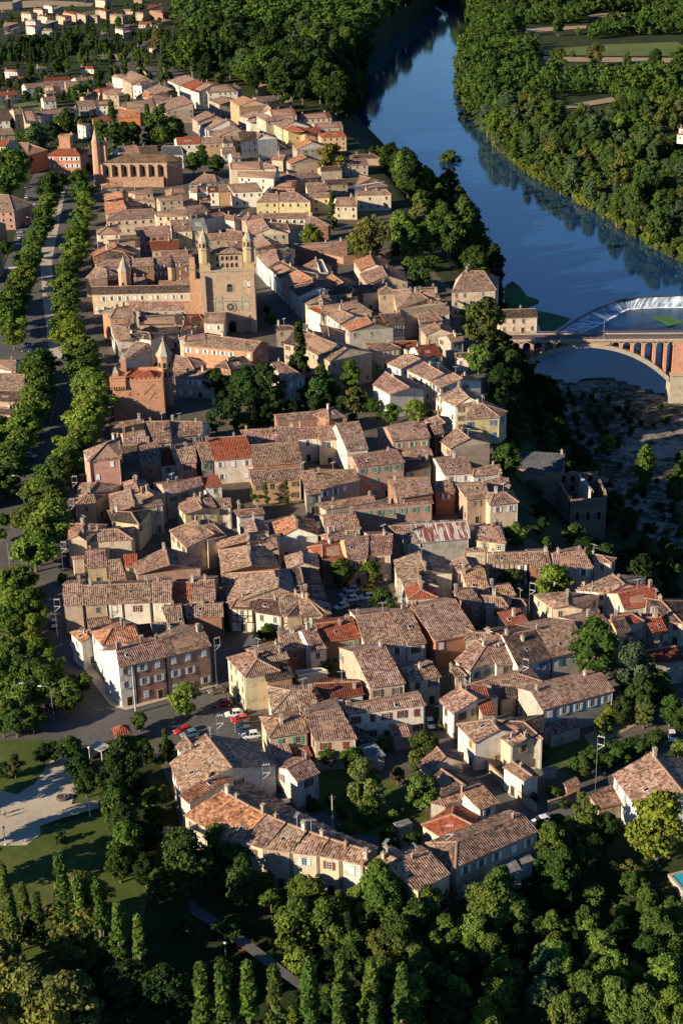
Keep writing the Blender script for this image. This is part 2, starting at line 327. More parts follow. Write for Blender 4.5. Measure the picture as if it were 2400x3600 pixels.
# ------------------------------------------------------------------ houses: visible roof slope in the photograph (eave a, eave b, ridge b, ridge a), eave height, roof+wall code, options
# options: S lean-to roof, F flat roof, kX shutter colour, N no windows, T timber framing, a arches, x no chimney, D dormer-less tall floors
HOUSES = '''
# the curved row above the woods
@41 -306 912 -198 972 52 793 -38 738 8 oc kb
-198 972 -78 1032 150 848 52 793 8 oc kr
-78 1032 77 1093 268 907 150 848 8 oc
77 1093 250 1145 400 965 268 907 8 nc kb
250 1145 436 1171 546 1020 400 965 8 nt kb
436 1171 620 1191 700 1072 546 1020 8 nc kc
620 1191 779 1223 854 1121 700 1072 8 nc kr
779 1223 930 1258 1010 1168 854 1121 8 nw kc
930 1261 1075 1321 1165 1216 1070 1171 7.5 tw
1310 1438 1540 1316 1400 1166 1100 1276 7 nc
@42 0 1276 575 1022 465 905 10 1095 7 ng kw
@52 340 165 470 130 400 20 270 55 3 zg SNx
455 78 545 45 500 -5 410 20 3.2 zw SNx
180 215 60 205 100 130 170 140 3 ng SNx
# the cluster beside the curved row
@40 1208 437 1255 495 1345 455 1275 365 6.5 nw x
1168 552 1258 755 1600 585 1415 352 7 nw kr
1300 832 1600 655 1530 592 1232 772 7.5 ow SN
1282 1020 1430 1085 1490 1035 1375 975 6 zc FNx
@50 1265 35 1345 75 1400 40 1330 5 3.5 nt SNx
# the block behind the parked cars
@41 285 382 560 340 520 222 368 246 7 nc kg
600 400 895 385 780 175 525 215 7 nt kr
825 222 1370 152 1330 80 790 165 7 nw kr
1145 385 1272 365 1225 277 1105 292 3.2 nt Sx
960 520 1088 497 1010 408 905 432 3.5 zg SNx
905 430 1010 405 950 330 865 290 4 dt SNx
345 592 468 550 415 415 288 425 4 nt SNx
470 517 585 500 555 436 440 452 3.5 rt SNx
# the gardens inside the curved row
482 690 638 622 567 515 408 592 6 nw rkr
1330 978 1482 1075 1700 985 1545 905 4.5 rc x
1490 850 1640 800 1600 760 1385 825 5.5 tg SNx
1310 555 1410 600 1500 510 1440 440 4.5 nt x
1400 650 1475 785 1640 710 1470 592 4 dt x
1085 1035 1175 1010 1150 985 1055 1005 2.4 rw SNx
1175 1010 1285 975 1240 935 1140 965 2.6 zg SNx
@42 170 880 305 828 175 685 30 740 6 tw Skw
# the block beside the little square
@41 302 212 630 165 595 42 440 55 7 pw kr
670 122 945 78 910 -10 590 5 6.5 Rw
@31 980 1210 1228 1178 1088 918 862 962 8 pt kb
1250 1172 1472 1135 1410 1030 1190 1075 6.5 pc kb
1215 1047 1216 1046 1216 1046 1216 1046 0 nn !
-10 1000 118 1138 205 1010 170 950 8.5 nc
215 1047 428 1008 375 905 170 955 8.5 no kb
262 1168 458 1132 430 1060 250 1085 5 do SNx
480 1142 700 1108 650 1088 455 1112 5 zw Fx
# the lane of gardens on the right
@42 -125 118 -15 218 155 112 25 25 6 nw kb
185 222 280 208 212 22 103 28 5 rt SNx
5 285 130 417 300 325 240 252 6.5 nw ky
298 372 385 440 492 385 415 322 5.5 nc ky
330 330 605 388 470 268 285 258 5.5 dg x
322 580 472 680 530 642 392 540 5 nw kg
310 120 422 100 440 30 300 20 5 dt SNx
597 190 1097 55 1012 -66 520 60 7 ng kw
650 368 870 302 830 238 600 292 3 nt SNx
760 720 870 700 830 645 740 690 2.5 nb SNx
1078 632 1250 868 1570 755 1345 478 7 nw
985 868 1150 832 1090 695 915 775 3.5 nt SNx
600 612 710 585 690 570 590 590 2.2 zg SNx
# the terrace facing the street corner
@30 820 1072 932 1047 905 918 800 950 9.8 nw kw
932 1047 1145 998 1112 875 905 920 9.8 np kw
1145 998 1458 922 1395 778 1112 875 9.8 nB kw
482 830 565 905 620 860 555 812 7 ow kw
705 922 968 885 915 765 775 800 9 ow kw
975 880 1060 860 1035 765 940 775 6 Rt SNx
1070 868 1155 850 1130 755 1040 762 6 nt SNx
# the long striped row with the white fronts
440 645 580 640 570 490 430 500 7.5 nt N
585 642 745 632 740 500 575 505 7.5 nt
745 632 850 629 845 496 740 500 7.5 nw
850 629 1045 622 1038 490 845 496 7.5 nw kr
1048 622 1187 618 1185 470 1042 480 7.5 nw
1195 605 1310 603 1308 482 1190 485 6.5 rt x
1310 610 1487 605 1480 465 1308 470 7 nt kr
1280 728 1542 720 1535 630 1265 640 5.5 nb N
1170 800 1275 790 1250 645 1110 655 5.5 nt N
615 803 780 765 755 715 598 732 4 nt SNx
# the houses behind the long striped row
475 80 465 195 535 160 590 78 7.5 tt
608 208 920 188 810 115 605 125 6.5 nc kr
600 385 745 375 725 262 590 270 5 nt kg
755 490 882 480 830 320 748 328 3.5 nt SNx
860 378 948 372 945 285 850 290 5.5 rc Sx
920 350 945 432 1168 362 1140 240 6.5 nB
770 62 960 88 905 0 740 -10 7.5 dc
1165 128 1282 248 1480 150 1340 60 7 nc kb
1430 200 1560 165 1470 80 1345 100 7 nc
500 325 592 318 585 298 490 305 5 nt SNx
# the street row by the pink house
@20 600 828 838 808 826 655 735 700 9.5 np kw
845 908 965 898 945 712 838 720 7.5 db
965 865 1112 850 1085 692 945 705 8 nb
1110 862 1215 852 1195 728 1115 738 6.5 Rw kg
1215 842 1360 832 1345 703 1180 725 7.5 pp kb
1390 830 1470 818 1440 695 1347 705 7.5 ng kg
@21 -95 822 178 800 130 648 -138 668 7.5 rw kw
172 858 520 835 488 690 158 715 6.5 nb N
# the roofs below the brick castle
@20 850 702 1015 695 1003 615 845 632 7 nt
760 608 1000 560 990 530 830 550 6.5 nt SN
1068 702 1182 690 1165 548 1005 552 7 nt
1175 665 1402 638 1395 555 1165 548 7 ng
@21 345 690 480 680 450 585 330 592 7 nw
480 672 628 662 615 590 470 592 7.5 nw kw
628 680 765 672 745 580 612 588 7.5 nc kw
822 755 972 740 905 550 742 568 8.5 nw N
150 705 345 690 330 600 85 612 6.5 nt
335 550 680 520 670 475 330 505 5 nb Nx
700 540 812 520 730 455 690 470 6 nb
# the jumble of roofs below the pink house
@20 548 975 520 1090 600 1050 675 965 7 nt
520 1130 665 1110 650 1055 600 1060 6.5 nt x
748 1055 760 1176 925 1140 900 1020 7 nt
845 970 860 1040 960 1030 925 945 8 nt
955 1155 1132 1128 1112 1085 945 1112 5 nc S
910 1065 935 1110 1060 1060 1010 1028 6.5 nt
1145 1068 1405 990 1385 932 1115 985 7 nt kb
1420 1008 1538 995 1500 915 1380 935 6.5 rw Sx
1210 1125 1270 1190 1395 1150 1335 1070 6.5 ny
1400 1160 1495 1140 1440 1045 1375 1075 6 nc
1480 1150 1600 1140 1590 1080 1465 1092 6.5 nw kb
1160 960 1161 960 1161 960 1161 960 0 nn !
# the brick fronts with green shutters
@21 168 982 512 945 500 868 150 895 6.5 no kb
635 1025 915 955 885 878 592 905 7 ng kw
540 1062 640 1045 595 890 500 895 6 ng
890 868 1225 830 1168 745 855 790 10 nB kg
1135 687 1400 662 1355 548 1095 590 8 nB kl
1215 806 1420 795 1400 738 1195 760 5 nb SNx
1425 640 1492 632 1475 572 1395 580 8 nb
1352 540 1400 575 1500 560 1440 508 8 nt
1462 690 1530 740 1668 668 1575 590 7.5 nt
1225 905 1405 865 1390 808 1218 815 6 dt
1490 920 1702 905 1642 790 1428 810 7.5 nw kw
1165 1085 1418 1045 1385 935 1105 955 8 nb
1428 1040 1570 1030 1540 962 1415 972 7 nR
830 1162 1420 1114 1412 1094 832 1140 7 nB Skg
670 1160 1020 1105 1005 1060 605 1122 6.5 nt N
@22 80 1090 232 1070 212 970 10 990 7.5 nt
235 1130 440 1108 345 1040 265 1045 7.5 nc kw
225 1000 382 1000 365 942 205 960 7 nt
120 932 325 908 305 848 130 880 7 nw
# the street row above the dark slope
52 540 310 522 190 430 120 420 8 ny ku
-100 400 0 450 95 385 15 305 8 nw
@21 995 298 1115 368 1252 315 1085 207 8 nw N
1092 152 1190 192 1330 120 1225 82 7 nw
1230 198 1392 275 1490 222 1350 140 8 nw kb
1395 277 1460 322 1620 255 1550 215 8.5 nw kb
1448 372 1568 450 1640 390 1580 320 8.5 nc kb
985 72 1195 45 1110 5 940 10 7 nt kw
1330 118 1485 100 1430 15 1285 40 6.5 Rw
1195 45 1315 25 1305 -5 1150 0 6 rt x
@22 -30 10 60 -5 40 -60 -60 -40 6.5 ng
0 110 140 110 100 75 10 80 5 dw
# the big old houses round the walled garden
@21 405 282 540 245 365 138 300 150 7.5 ng kw
420 -10 705 140 822 48 560 -60 8 nt
20 200 185 160 110 100 -10 140 6 db
@20 1262 28 1745 72 1800 0 1400 -50 7.5 nO kw
1190 190 1340 190 1290 110 1210 95 6.5 nb
1200 250 1480 260 1420 205 1195 200 7 ng kw
800 170 1050 60 1040 0 930 0 6 pw N
# the old town blocks above the square
@31 -60 270 -45 420 165 365 125 232 7 nt
-45 425 5 640 345 518 320 405 6.2 nt
20 665 185 672 200 572 60 600 6 dw T
185 690 372 720 338 595 205 592 6 dw
375 718 500 722 475 562 342 568 6.5 nc T
500 722 700 702 560 600 480 562 6.5 nc T
715 700 625 390 500 375 540 570 7 dt
388 302 410 398 520 350 505 268 7.5 nt
210 260 355 288 338 180 180 182 7 nt N
-80 200 -70 250 145 195 135 140 7 nt
75 82 110 140 205 130 175 40 6.5 ng
305 70 345 185 480 112 450 15 6.5 ow
75 38 260 10 240 -30 40 -10 6 nw
# the houses round the shaded square
668 122 922 112 880 8 655 28 6.5 nt
692 205 800 195 805 125 690 150 6 nt N
655 330 825 320 800 190 650 225 7 rb
825 325 965 315 975 160 800 192 7.5 no kr
968 298 1130 288 1140 150 975 158 7.5 nc kr
1335 212 1670 180 1663 62 1250 88 7 mg Nx
1240 215 1335 212 1250 88 1105 95 7 ng N
1140 330 1165 450 1365 400 1318 268 7 pw kw
1190 455 1215 530 1330 470 1308 415 7 pw kw
1215 530 1240 602 1335 535 1312 470 5.5 rc
# the long row in front of the square
670 895 920 862 865 740 600 770 7 rb kg
950 935 1238 915 1105 690 875 715 7 nw
1240 918 1372 900 1258 655 1105 695 7 pw kb
1430 892 1718 832 1570 600 1258 652 7.5 nb
395 955 548 935 500 825 345 845 6.5 nb
575 962 688 940 600 800 510 822 7 nw
# the row along the dark slope
@32 140 195 355 222 305 98 168 100 6 nc
65 275 225 270 215 240 65 250 6.5 tc SN
228 352 512 352 490 280 222 285 7 nt T
515 375 662 372 640 268 495 272 7 nb kr
675 375 952 380 885 265 665 285 7 nc kw
945 340 1078 355 1010 300 930 285 6.5 nc
-30 330 10 405 110 390 60 302 7 nw
90 560 243 565 200 392 38 402 6.5 tc
300 588 425 577 380 500 238 512 5.5 tt
100 662 205 640 120 535 -20 550 7 nb
200 668 365 652 320 590 170 572 6.5 nt
365 802 515 775 440 662 283 690 5 rc S
365 665 490 648 460 600 350 590 5 dg N
530 565 665 665 775 640 765 545 6.5 nc
820 535 1050 557 1165 495 1080 425 6 nw
1160 668 1400 640 1368 505 1115 560 5.5 rc kw
1460 752 1568 770 1420 610 1300 592 6 dc kr
1370 850 1470 832 1415 720 1298 728 5.5 rg
1180 780 1300 750 1215 700 1075 715 5 rg N
1385 1042 1590 1025 1515 922 1215 970 5.5 Rg N
1130 865 1230 852 1165 728 1070 745 7 dy
# the front row beside the big tree
900 880 1115 832 1010 702 815 745 7 nw
670 1002 905 945 815 750 545 808 7.5 nw kg
430 1065 668 1002 540 810 320 848 7.5 dw ku
285 1065 435 1030 318 845 178 868 7 nw kb
-10 1020 95 1100 208 925 140 880 7 nw kg
60 880 270 862 230 832 130 828 6 nc
30 1200 600 1165 430 1112 270 1140 6 nt x
0 1140 80 1130 20 1070 -40 1075 6 nt
# the street beside the twin-towered church
@11 122 352 165 450 288 398 240 328 7 nc
165 470 185 540 300 505 235 448 7 nt
185 572 270 668 355 622 318 517 8 nw kw
275 665 358 742 480 680 370 622 8 dw kw
358 742 418 797 590 745 478 682 8.5 ot kw
420 800 488 868 630 800 580 762 8.5 dw kw
500 898 545 925 655 890 620 850 8 nw
545 945 640 990 660 935 625 928 6.5 rw N
660 985 1000 970 895 903 640 932 7 nt
660 978 770 1058 870 1000 765 950 7.5 nw
775 1062 835 1108 995 1050 955 1000 7 og
1100 1065 1225 1050 1190 980 1040 985 8 dw T
930 845 1040 838 1000 785 850 790 7 dg kw
1030 815 1040 850 1095 800 1070 760 8 nt
865 618 910 690 1015 645 980 578 7 oc
905 712 960 782 1100 725 1060 655 7 nt
1135 820 1165 950 1290 880 1250 815 7.5 nt
1180 955 1420 915 1380 880 1285 820 7.5 nt
1330 870 1465 880 1440 802 1300 810 7 dt
1320 1048 1482 1030 1400 950 1290 955 7 nt
1440 988 1532 985 1522 928 1380 938 7 ng
1322 1085 1365 1140 1460 1090 1425 1042 7 nt
330 1100 480 1090 420 1065 335 1065 7 dt
660 1145 802 1115 690 1070 630 1052 8 dt
380 1190 560 1230 560 1110 480 1080 8 dt
640 760 700 800 800 770 715 710 6.5 ot
650 855 860 850 850 790 640 795 6 dt
660 915 720 905 695 852 640 860 7 nt
790 900 900 890 880 840 780 850 6 dt N
505 660 560 665 612 625 605 605 6 nt
# the houses by the weir
@12 -30 838 283 822 195 690 60 688 10 nc
300 1018 570 1010 550 950 275 958 6 dc
# the yellow mansion and its neighbours
@01 30 1092 92 1087 82 1052 22 1056 7 nw
-40 1062 62 1056 52 1012 -40 1016 7 nw
300 1100 380 1110 400 1070 320 1060 6 nt
@11 -20 338 46 346 42 312 -20 300 6 nw N
-10 478 112 472 95 420 -10 400 7 nt
10 535 110 525 90 486 -10 482 7 nt
215 548 300 525 290 490 200 482 6 nt
640 715 695 710 650 620 612 622 3 zw FNx
350 215 572 215 470 148 360 150 8 ny kw
195 218 348 215 345 160 260 155 7.5 ny
575 188 712 186 700 150 550 155 8 ny kw
35 150 245 142 200 80 0 95 8 nw kg
735 245 893 248 870 180 750 185 6.5 nc
888 172 1128 165 1090 128 920 130 8 nc
870 110 945 95 985 50 905 30 8 nw
955 125 1105 105 1040 80 960 90 7 nc
672 100 830 90 810 55 665 62 6 dt
305 115 465 120 472 68 340 72 6 Rb
550 150 690 140 665 80 535 85 7 pw
380 70 650 40 600 8 430 20 7 nt
70 40 320 55 335 5 70 5 6.5 nw
280 330 540 330 550 290 200 295 7 nw T
130 345 280 330 200 290 165 300 6 nt
530 388 695 382 600 318 545 308 7 nb
290 395 430 415 410 365 280 352 6 dg N
470 540 828 528 820 485 360 510 5.5 nb
# the convent beside the twin-towered church
@10 930 965 1405 958 1400 900 870 900 7 ng
757 1018 932 1010 905 930 800 945 9.5 nO
760 1060 810 1170 900 1150 870 1080 8.5 nw kb
885 1145 1042 1168 1030 1115 875 1095 8 dw N
960 1065 1270 1062 1260 985 960 1005 6.5 dt
630 855 1335 838 1330 785 630 800 8 dc kw
625 797 742 790 735 738 610 745 8 nt
745 800 825 795 820 750 745 755 6.5 Rb
585 742 740 735 733 678 660 660 8 pt
735 695 905 682 895 612 650 625 8.5 nt
905 664 1062 655 1052 598 900 608 9 pb
1065 645 1330 625 1322 580 1055 595 9 nb kw
930 795 1010 795 1000 735 920 740 6 pt N
1095 790 1340 780 1340 750 1095 760 6.5 nt N
1255 655 1325 650 1325 625 1255 628 8 nb kw
# the rooftops beside the promenade
730 610 890 605 850 560 725 540 7 dt
620 570 640 590 800 525 785 490 7 ob
860 530 968 528 965 460 740 480 7.5 dw N
1045 552 1235 545 1235 475 1030 485 8 Rt
1110 585 1300 578 1295 545 1105 555 7 nt
672 442 830 438 822 365 740 385 7 nc
945 452 1182 440 1168 378 928 390 7.5 np
1185 418 1325 412 1308 335 1172 342 8 ny kw
1325 410 1432 405 1405 325 1308 335 8 zc
735 345 1070 325 1058 262 850 268 7.5 nc
1075 315 1300 312 1290 265 1068 285 7 nc
1300 320 1445 278 1400 230 1275 250 7 nt
1420 330 1568 305 1530 278 1410 305 7 ow N
718 225 728 262 860 235 850 205 7.5 oc
722 262 728 300 870 265 860 240 7.5 oc
715 165 720 205 850 180 830 145 7.5 oc
712 120 850 108 845 78 750 85 7.5 oc
930 215 1070 218 1060 190 915 170 7 nt
1100 210 1265 200 1250 160 1085 185 7 nt
1245 245 1362 210 1350 178 1260 215 7 oc
930 165 1058 158 1045 110 870 140 7 nt
1297 95 1490 78 1480 30 1400 20 8 nw
1310 150 1428 142 1418 85 1360 110 7 nw
1430 150 1510 148 1500 102 1428 108 7 Rw
1510 145 1600 140 1590 95 1505 98 7 no
1380 208 1455 205 1450 170 1380 178 6 Rt
1185 158 1278 152 1260 110 1185 120 6.5 nb
1410 480 1600 470 1590 425 1395 435 7 nt
# the roofs below the twin-towered church
1400 1048 1545 1055 1555 975 1410 978 7.5 nc
1245 1110 1325 1085 1320 1050 1265 1065 6 oc
1290 1050 1400 1030 1370 985 1262 985 6.5 Rt
1270 1176 1420 1165 1410 1110 1280 1135 7 nt
1100 1130 1240 1110 1230 1070 1090 1080 6 dt
# the left edge beyond the promenade
-60 285 98 282 60 165 -40 160 9 np kb
@20 -50 180 110 212 115 130 -40 130 7 nw
-60 330 165 330 175 230 -40 215 7 nt
-60 410 150 420 160 340 -60 340 7 dt N
-60 500 125 510 130 470 -60 450 6 dt N
# the houses at the far left picture edge
@10 -210 430 -40 428 -50 340 -210 340 10 nO
-240 630 -75 628 -85 530 -240 530 10 nt
-280 870 -130 868 -140 760 -280 760 10 nt
@20 -260 720 -90 718 -100 620 -260 620 9 nt
-300 980 -140 978 -150 870 -300 870 9 nt
# the houses round the red brick mansion
@00 195 1070 255 1028 200 985 130 980 7 rb
-20 1010 40 1010 75 965 -20 960 7 rw
830 1097 965 1088 945 997 815 1010 7 nw
965 1092 1100 1085 1080 1002 950 1010 7 dt
1100 1072 1265 1065 1245 1005 1120 1005 8 sw kw
1220 997 1385 990 1380 937 1212 947 8 rw
1388 990 1600 980 1590 940 1385 945 8 no
575 1090 640 1085 640 1015 575 1020 7 sg
815 815 968 808 968 760 815 745 6 oP SNx
# the far street climbing past the grey chapel
1078 712 1145 765 1330 705 1262 655 9 nt
1320 815 1360 840 1480 790 1420 762 8 nt
1365 855 1435 900 1568 830 1500 805 8 nw
1435 935 1500 945 1640 880 1568 840 8 nt
1155 555 1235 592 1345 545 1280 515 8 nw
1240 592 1310 620 1400 570 1350 548 8 rw
1310 622 1370 640 1500 570 1420 560 8 Rw
1430 640 1640 630 1568 580 1430 590 9 nw
1435 690 1510 720 1600 690 1530 660 8 nt
840 540 905 578 1000 525 900 485 7 nt
770 530 845 545 860 510 790 512 6 nw
975 590 1060 575 1055 545 965 565 6 nw
995 625 1060 648 1195 615 1090 578 7 nt
725 655 820 655 850 605 770 610 6 nt
935 670 1030 672 1030 640 985 632 6 oc
1030 690 1180 680 1130 630 1060 650 7 nt
870 745 1080 735 1060 675 865 700 6.5 dt
# the terraces on the far left
100 790 200 780 190 742 90 750 5.5 nt
300 700 390 694 380 662 290 668 5.5 nw
590 668 680 660 670 626 580 634 5.5 nt
690 640 760 632 750 600 680 610 5.5 rt
540 735 660 730 650 690 525 695 6.5 ng kw
660 730 780 725 770 682 650 690 6.5 dw
180 612 455 590 440 558 165 578 6 nw
455 600 545 595 535 555 450 560 6 nt
535 560 648 550 640 522 515 535 6 nw
305 560 490 550 480 528 300 535 5 Rt
-20 670 125 650 115 622 -20 635 6 rw
-20 835 70 830 140 745 -20 755 6 dw
180 850 280 858 232 740 150 745 6 dt
260 798 480 772 465 735 250 765 6 nw kw
415 812 500 805 490 770 410 780 5 dt
470 765 535 755 525 730 465 740 6 nw
-20 935 105 925 85 880 -20 890 6 nt
320 650 390 640 370 620 320 625 4 nt N
640 840 760 830 755 808 640 815 3.5 rt N
# the school and clock gable by the river trees
@01 195 800 262 835 290 770 255 755 10 nc
305 802 478 795 450 740 290 755 10 rc
298 848 370 885 462 840 390 800 10 nc
368 882 415 905 530 905 440 855 9 ry
530 918 640 910 625 875 490 885 9 ro
645 948 820 942 790 900 700 905 8.5 ro kw
490 823 718 812 700 770 485 788 7 Rc
600 885 797 875 780 835 590 850 7 nc
442 1000 475 1032 585 980 550 955 7 og
400 1112 430 1130 545 1085 510 1055 7 ot
15 690 80 735 180 690 110 660 9 oo
80 800 140 815 240 780 180 765 7 nt
205 712 355 690 330 655 190 668 7 nt
125 830 150 845 195 835 190 812 7 tw
-20 625 100 610 60 580 -20 590 8 ng
90 978 205 965 190 905 65 900 8 dw kw
205 965 262 945 235 920 195 905 8 nw
-30 985 40 980 30 935 -20 940 8 dw
-20 905 60 895 100 880 0 870 7 nt
20 1165 250 1170 240 1108 20 1120 6.5 dt
250 1165 340 1165 310 1135 245 1120 6 nw
770 1145 970 1135 950 1090 760 1105 6 nc
850 1095 1050 1090 1000 1060 870 1065 4 dt N
640 1180 790 1172 780 1140 640 1150 5 dt N
'''  # row beyond the left edge is out of view, added to shade the road
# small detached villas far away: tile, front centre u v, front width, roof/wall
VILLAS = '''00 285 490 80 pw|00 75 512 90 rw|00 600 492 95 rw|00 95 548 60 rt|00 62 250 60 pw|00 110 215 75 pw|00 325 228 75 pw|00 80 195 120 nw|00 180 112 70 rc|00 262 85 65 rc
00 300 130 55 rc|00 480 112 85 rt|00 360 175 90 zg|00 462 165 55 rt|00 25 100 40 rc|00 800 130 90 nt|00 890 95 85 nt|00 1070 70 110 rw|00 1075 105 95 Rb|00 1148 165 75 po
00 1000 185 95 rw|00 820 220 55 nw|00 895 200 75 nt|00 1080 200 40 zw|00 1415 225 90 rc|00 1040 350 40 rc|00 1530 85 60 zg|00 610 12 60 zw|00 120 30 70 zg|01 40 205 50 rw
00 1500 20 50 zw|00 690 20 70 rc|00 210 165 70 zw|00 560 120 60 nt|00 950 15 60 rt|00 400 75 60 rc|02 1548 945 50 rw|02 1560 905 50 rw|00 760 600 60 nt|00 820 560 60 nw|00 1090 610 70 nt|00 1130 660 70 nt|00 1200 700 60 nt|00 1010 600 60 rc|00 640 770 50 rt|00 340 620 60 nt|00 560 880 60 rw|00 500 950 60 pt|00 520 300 60 nt|00 640 290 55 rw|00 720 250 60 nw|00 880 240 60 rt|00 960 110 55 nt|00 1240 60 70 rw|00 1330 40 70 nt|00 700 90 60 rt|00 640 130 60 nt|00 330 60 60 zw|00 420 130 60 rt|00 210 200 60 rw|00 30 330 70 rw|00 140 300 60 zw|00 1410 420 60 zt|00 150 560 60 rt|00 250 830 70 nw|00 60 700 60 rt|01 250 610 80 nt|01 420 720 60 nt'''
# ------------------------------------------------------------------ house builder
ROOFM = {'n': 'old_roof_tile', 'o': 'old_roof_tile', 't': 'old_roof_tile', 'r': 'new_roof_tile', 'R': 'new_roof_tile', 'd': 'dark_roof_tile', 'p': 'pale_roof_tile', 's': 'slate_roof', 'm': 'rusty_sheet_roof', 'z': 'slate_roof'}
ROOFC = {'n': (1, 1, 1), 'o': (1.45, 1.05, .78), 't': (1.2, 1.1, .95), 'r': (1.15, .95, .9), 'R': (.62, .52, .52), 'd': (1, 1, 1), 'p': (1, 1, 1), 's': (1, 1, 1), 'm': (1, 1, 1), 'z': (2.6, 2.5, 2.3)}  # o: old tile brightened and warmed to stand for sunlit slopes
ROOFW = {'n': 'brown tiled', 'o': 'sun-tinted orange tiled', 't': 'tan tiled', 'r': 'red tiled', 'R': 'dark red tiled', 'd': 'dark tiled', 'p': 'pale mottled tiled', 's': 'grey slate', 'm': 'rusty metal', 'z': 'grey'}
WALLC = {'w': (.70, .66, .58), 'c': (.61, .51, .38), 't': (.46, .365, .275), 'b': (.35, .185, .122), 'B': (.43, .28, .21), 'O': (.50, .27, .17), 'P': (.66, .22, .09), 'p': (.50, .27, .22), 'y': (.66, .54, .29), 'o': (.56, .36, .21), 'g': (.42, .40, .35), 'r': (.42, .20, .13), 'R': (.45, .17, .11)}
WALLW = {'w': 'white', 'c': 'cream', 't': 'tan', 'b': 'brick', 'B': 'brown brick', 'O': 'orange brick', 'P': 'orange rendered', 'p': 'pink', 'y': 'yellow', 'o': 'ochre', 'g': 'grey', 'r': 'red rendered', 'R': 'red rendered'}
SHUT = {'w': (.72, .73, .74), 'r': (.20, .05, .035), 'b': (.13, .075, .045), 'g': (.10, .30, .22), 'y': (.55, .38, .12), 'u': (.08, .16, .40), 'l': (.45, .55, .38), 'c': (.48, .68, .72)}
SHUTW = {'w': 'white', 'r': 'red-brown', 'b': 'brown', 'g': 'green', 'y': 'yellow', 'u': 'blue', 'l': 'pale green', 'c': 'pale blue'}
TOWN = 0.0

# ---- shared meshes for windows, shutters, doors, chimneys, aerials
def win_mesh(w, h, bars=True, surround=True):
    b = MB(); y = -0.012
    b.quad((-w / 2, y, -h / 2), (w / 2, y, -h / 2), (w / 2, y, h / 2), (-w / 2, y, h / 2), 0)
    t = 0.09
    for cx, cz, sx, sz in ((-w / 2 + t / 2, 0, t, h), (w / 2 - t / 2, 0, t, h), (0, h / 2 - t / 2, w - 2 * t, t), (0, -h / 2 + t / 2, w - 2 * t, t)):
        b.box((cx, -0.03, cz), (sx, 0.06, sz), 0, 1)
    if bars:
        b.box((0, -0.028, 0), (0.07, 0.05, h - 2 * t), 0, 1)
        for k in (-0.17, 0.17): b.box((0, -0.026, h * k), (w - 2 * t, 0.04, 0.05), 0, 1)
    if surround:
        b.box((0, -0.06, -h / 2 - 0.06), (w + 0.3, 0.16, 0.12), 0, 2)
        b.box((0, -0.03, h / 2 + 0.07), (w + 0.3, 0.08, 0.14), 0, 2)
    return b.mesh('window', ['window_glass', 'paint', 'stone'])
WIN_N = win_mesh(1.0, 1.55); WIN_S = win_mesh(0.8, 0.75, False, False); WIN_F = win_mesh(1.05, 1.5, False, True)
def shut_mesh(w, h):
    b = MB(); b.box((0, -0.035, 0), (w, 0.05, h), 0, 0)
    for k in (-0.36, 0, 0.36): b.box((0, -0.07, h * k), (w * 0.96, 0.03, 0.08), 0, 0)
    return b.mesh('shutter', ['paint'])
SHU = shut_mesh(0.52, 1.6)
def door_mesh():
    b = MB(); b.box((0, -0.03, 1.05), (1.05, 0.06, 2.1), 0, 0)
    b.box((0, -0.05, 2.2), (1.45, 0.1, 0.2), 0, 1); b.box((-0.62, -0.05, 1.05), (0.18, 0.1, 2.1), 0, 1); b.box((0.62, -0.05, 1.05), (0.18, 0.1, 2.1), 0, 1)
    b.box((0, -0.2, 0.06), (1.4, 0.4, 0.12), 0, 1)
    for z in (0.55, 1.5): b.box((0, -0.07, z), (0.7, 0.03, 0.6), 0, 0)
    return b.mesh('door', ['timber', 'stone'])
DOOR = door_mesh()
def chim_mesh(w, d, h, pots):
    b = MB(); b.box((0, 0, h / 2 - 0.6), (w, d, h + 1.2), 0, 0)
    b.box((0, 0, h + 0.06), (w + 0.2, d + 0.2, 0.12), 0, 1)
    for i in range(pots):
        x = (i - (pots - 1) / 2) * 0.42
        b.ngon(x, 0, 0.14, 8, h + 0.12, h + 0.55, 2, 0.8)
    if not pots:
        for sx in (-1, 1): b.box((sx * (w / 2 - 0.1), 0, h + 0.25), (0.14, d, 0.26), 0, 0)
        b.box((0, 0, h + 0.42), (w + 0.15, d + 0.15, 0.09), 0, 1)
    return b.mesh('chimney', ['chimney_render', 'stone', 'ridge_tile'])
CHIM = [chim_mesh(0.6, 0.5, 1.1, 1), chim_mesh(0.95, 0.5, .95, 2), chim_mesh(0.7, 0.6, 1.4, 0), chim_mesh(0.5, 0.45, .9, 1)]
def aerial_mesh():
    b = MB(); b.tube((0, 0, -0.6), (0, 0, 2.6), 0.04, 0.03, 5); b.tube((-0.9, 0, 2.5), (0.9, 0, 2.5), 0.025, 0.025, 4)
    for i in range(7): b.tube((-0.85 + i * 0.28, -0.35, 2.5), (-0.85 + i * 0.28, 0.35, 2.5), 0.018, 0.018, 4)
    return b.mesh('aerial', ['pale_metal'])
AER = aerial_mesh()
def skyl_mesh():
    b = MB(); b.box((0, 0, 0.03), (0.8, 1.1, 0.12), 0, 1); b.quad((-0.33, -0.48, 0.1), (0.33, -0.48, 0.1), (0.33, 0.48, 0.1), (-0.33, 0.48, 0.1), 0)
    return b.mesh('skylight', ['window_glass', 'pale_metal'])
SKYL = skyl_mesh()

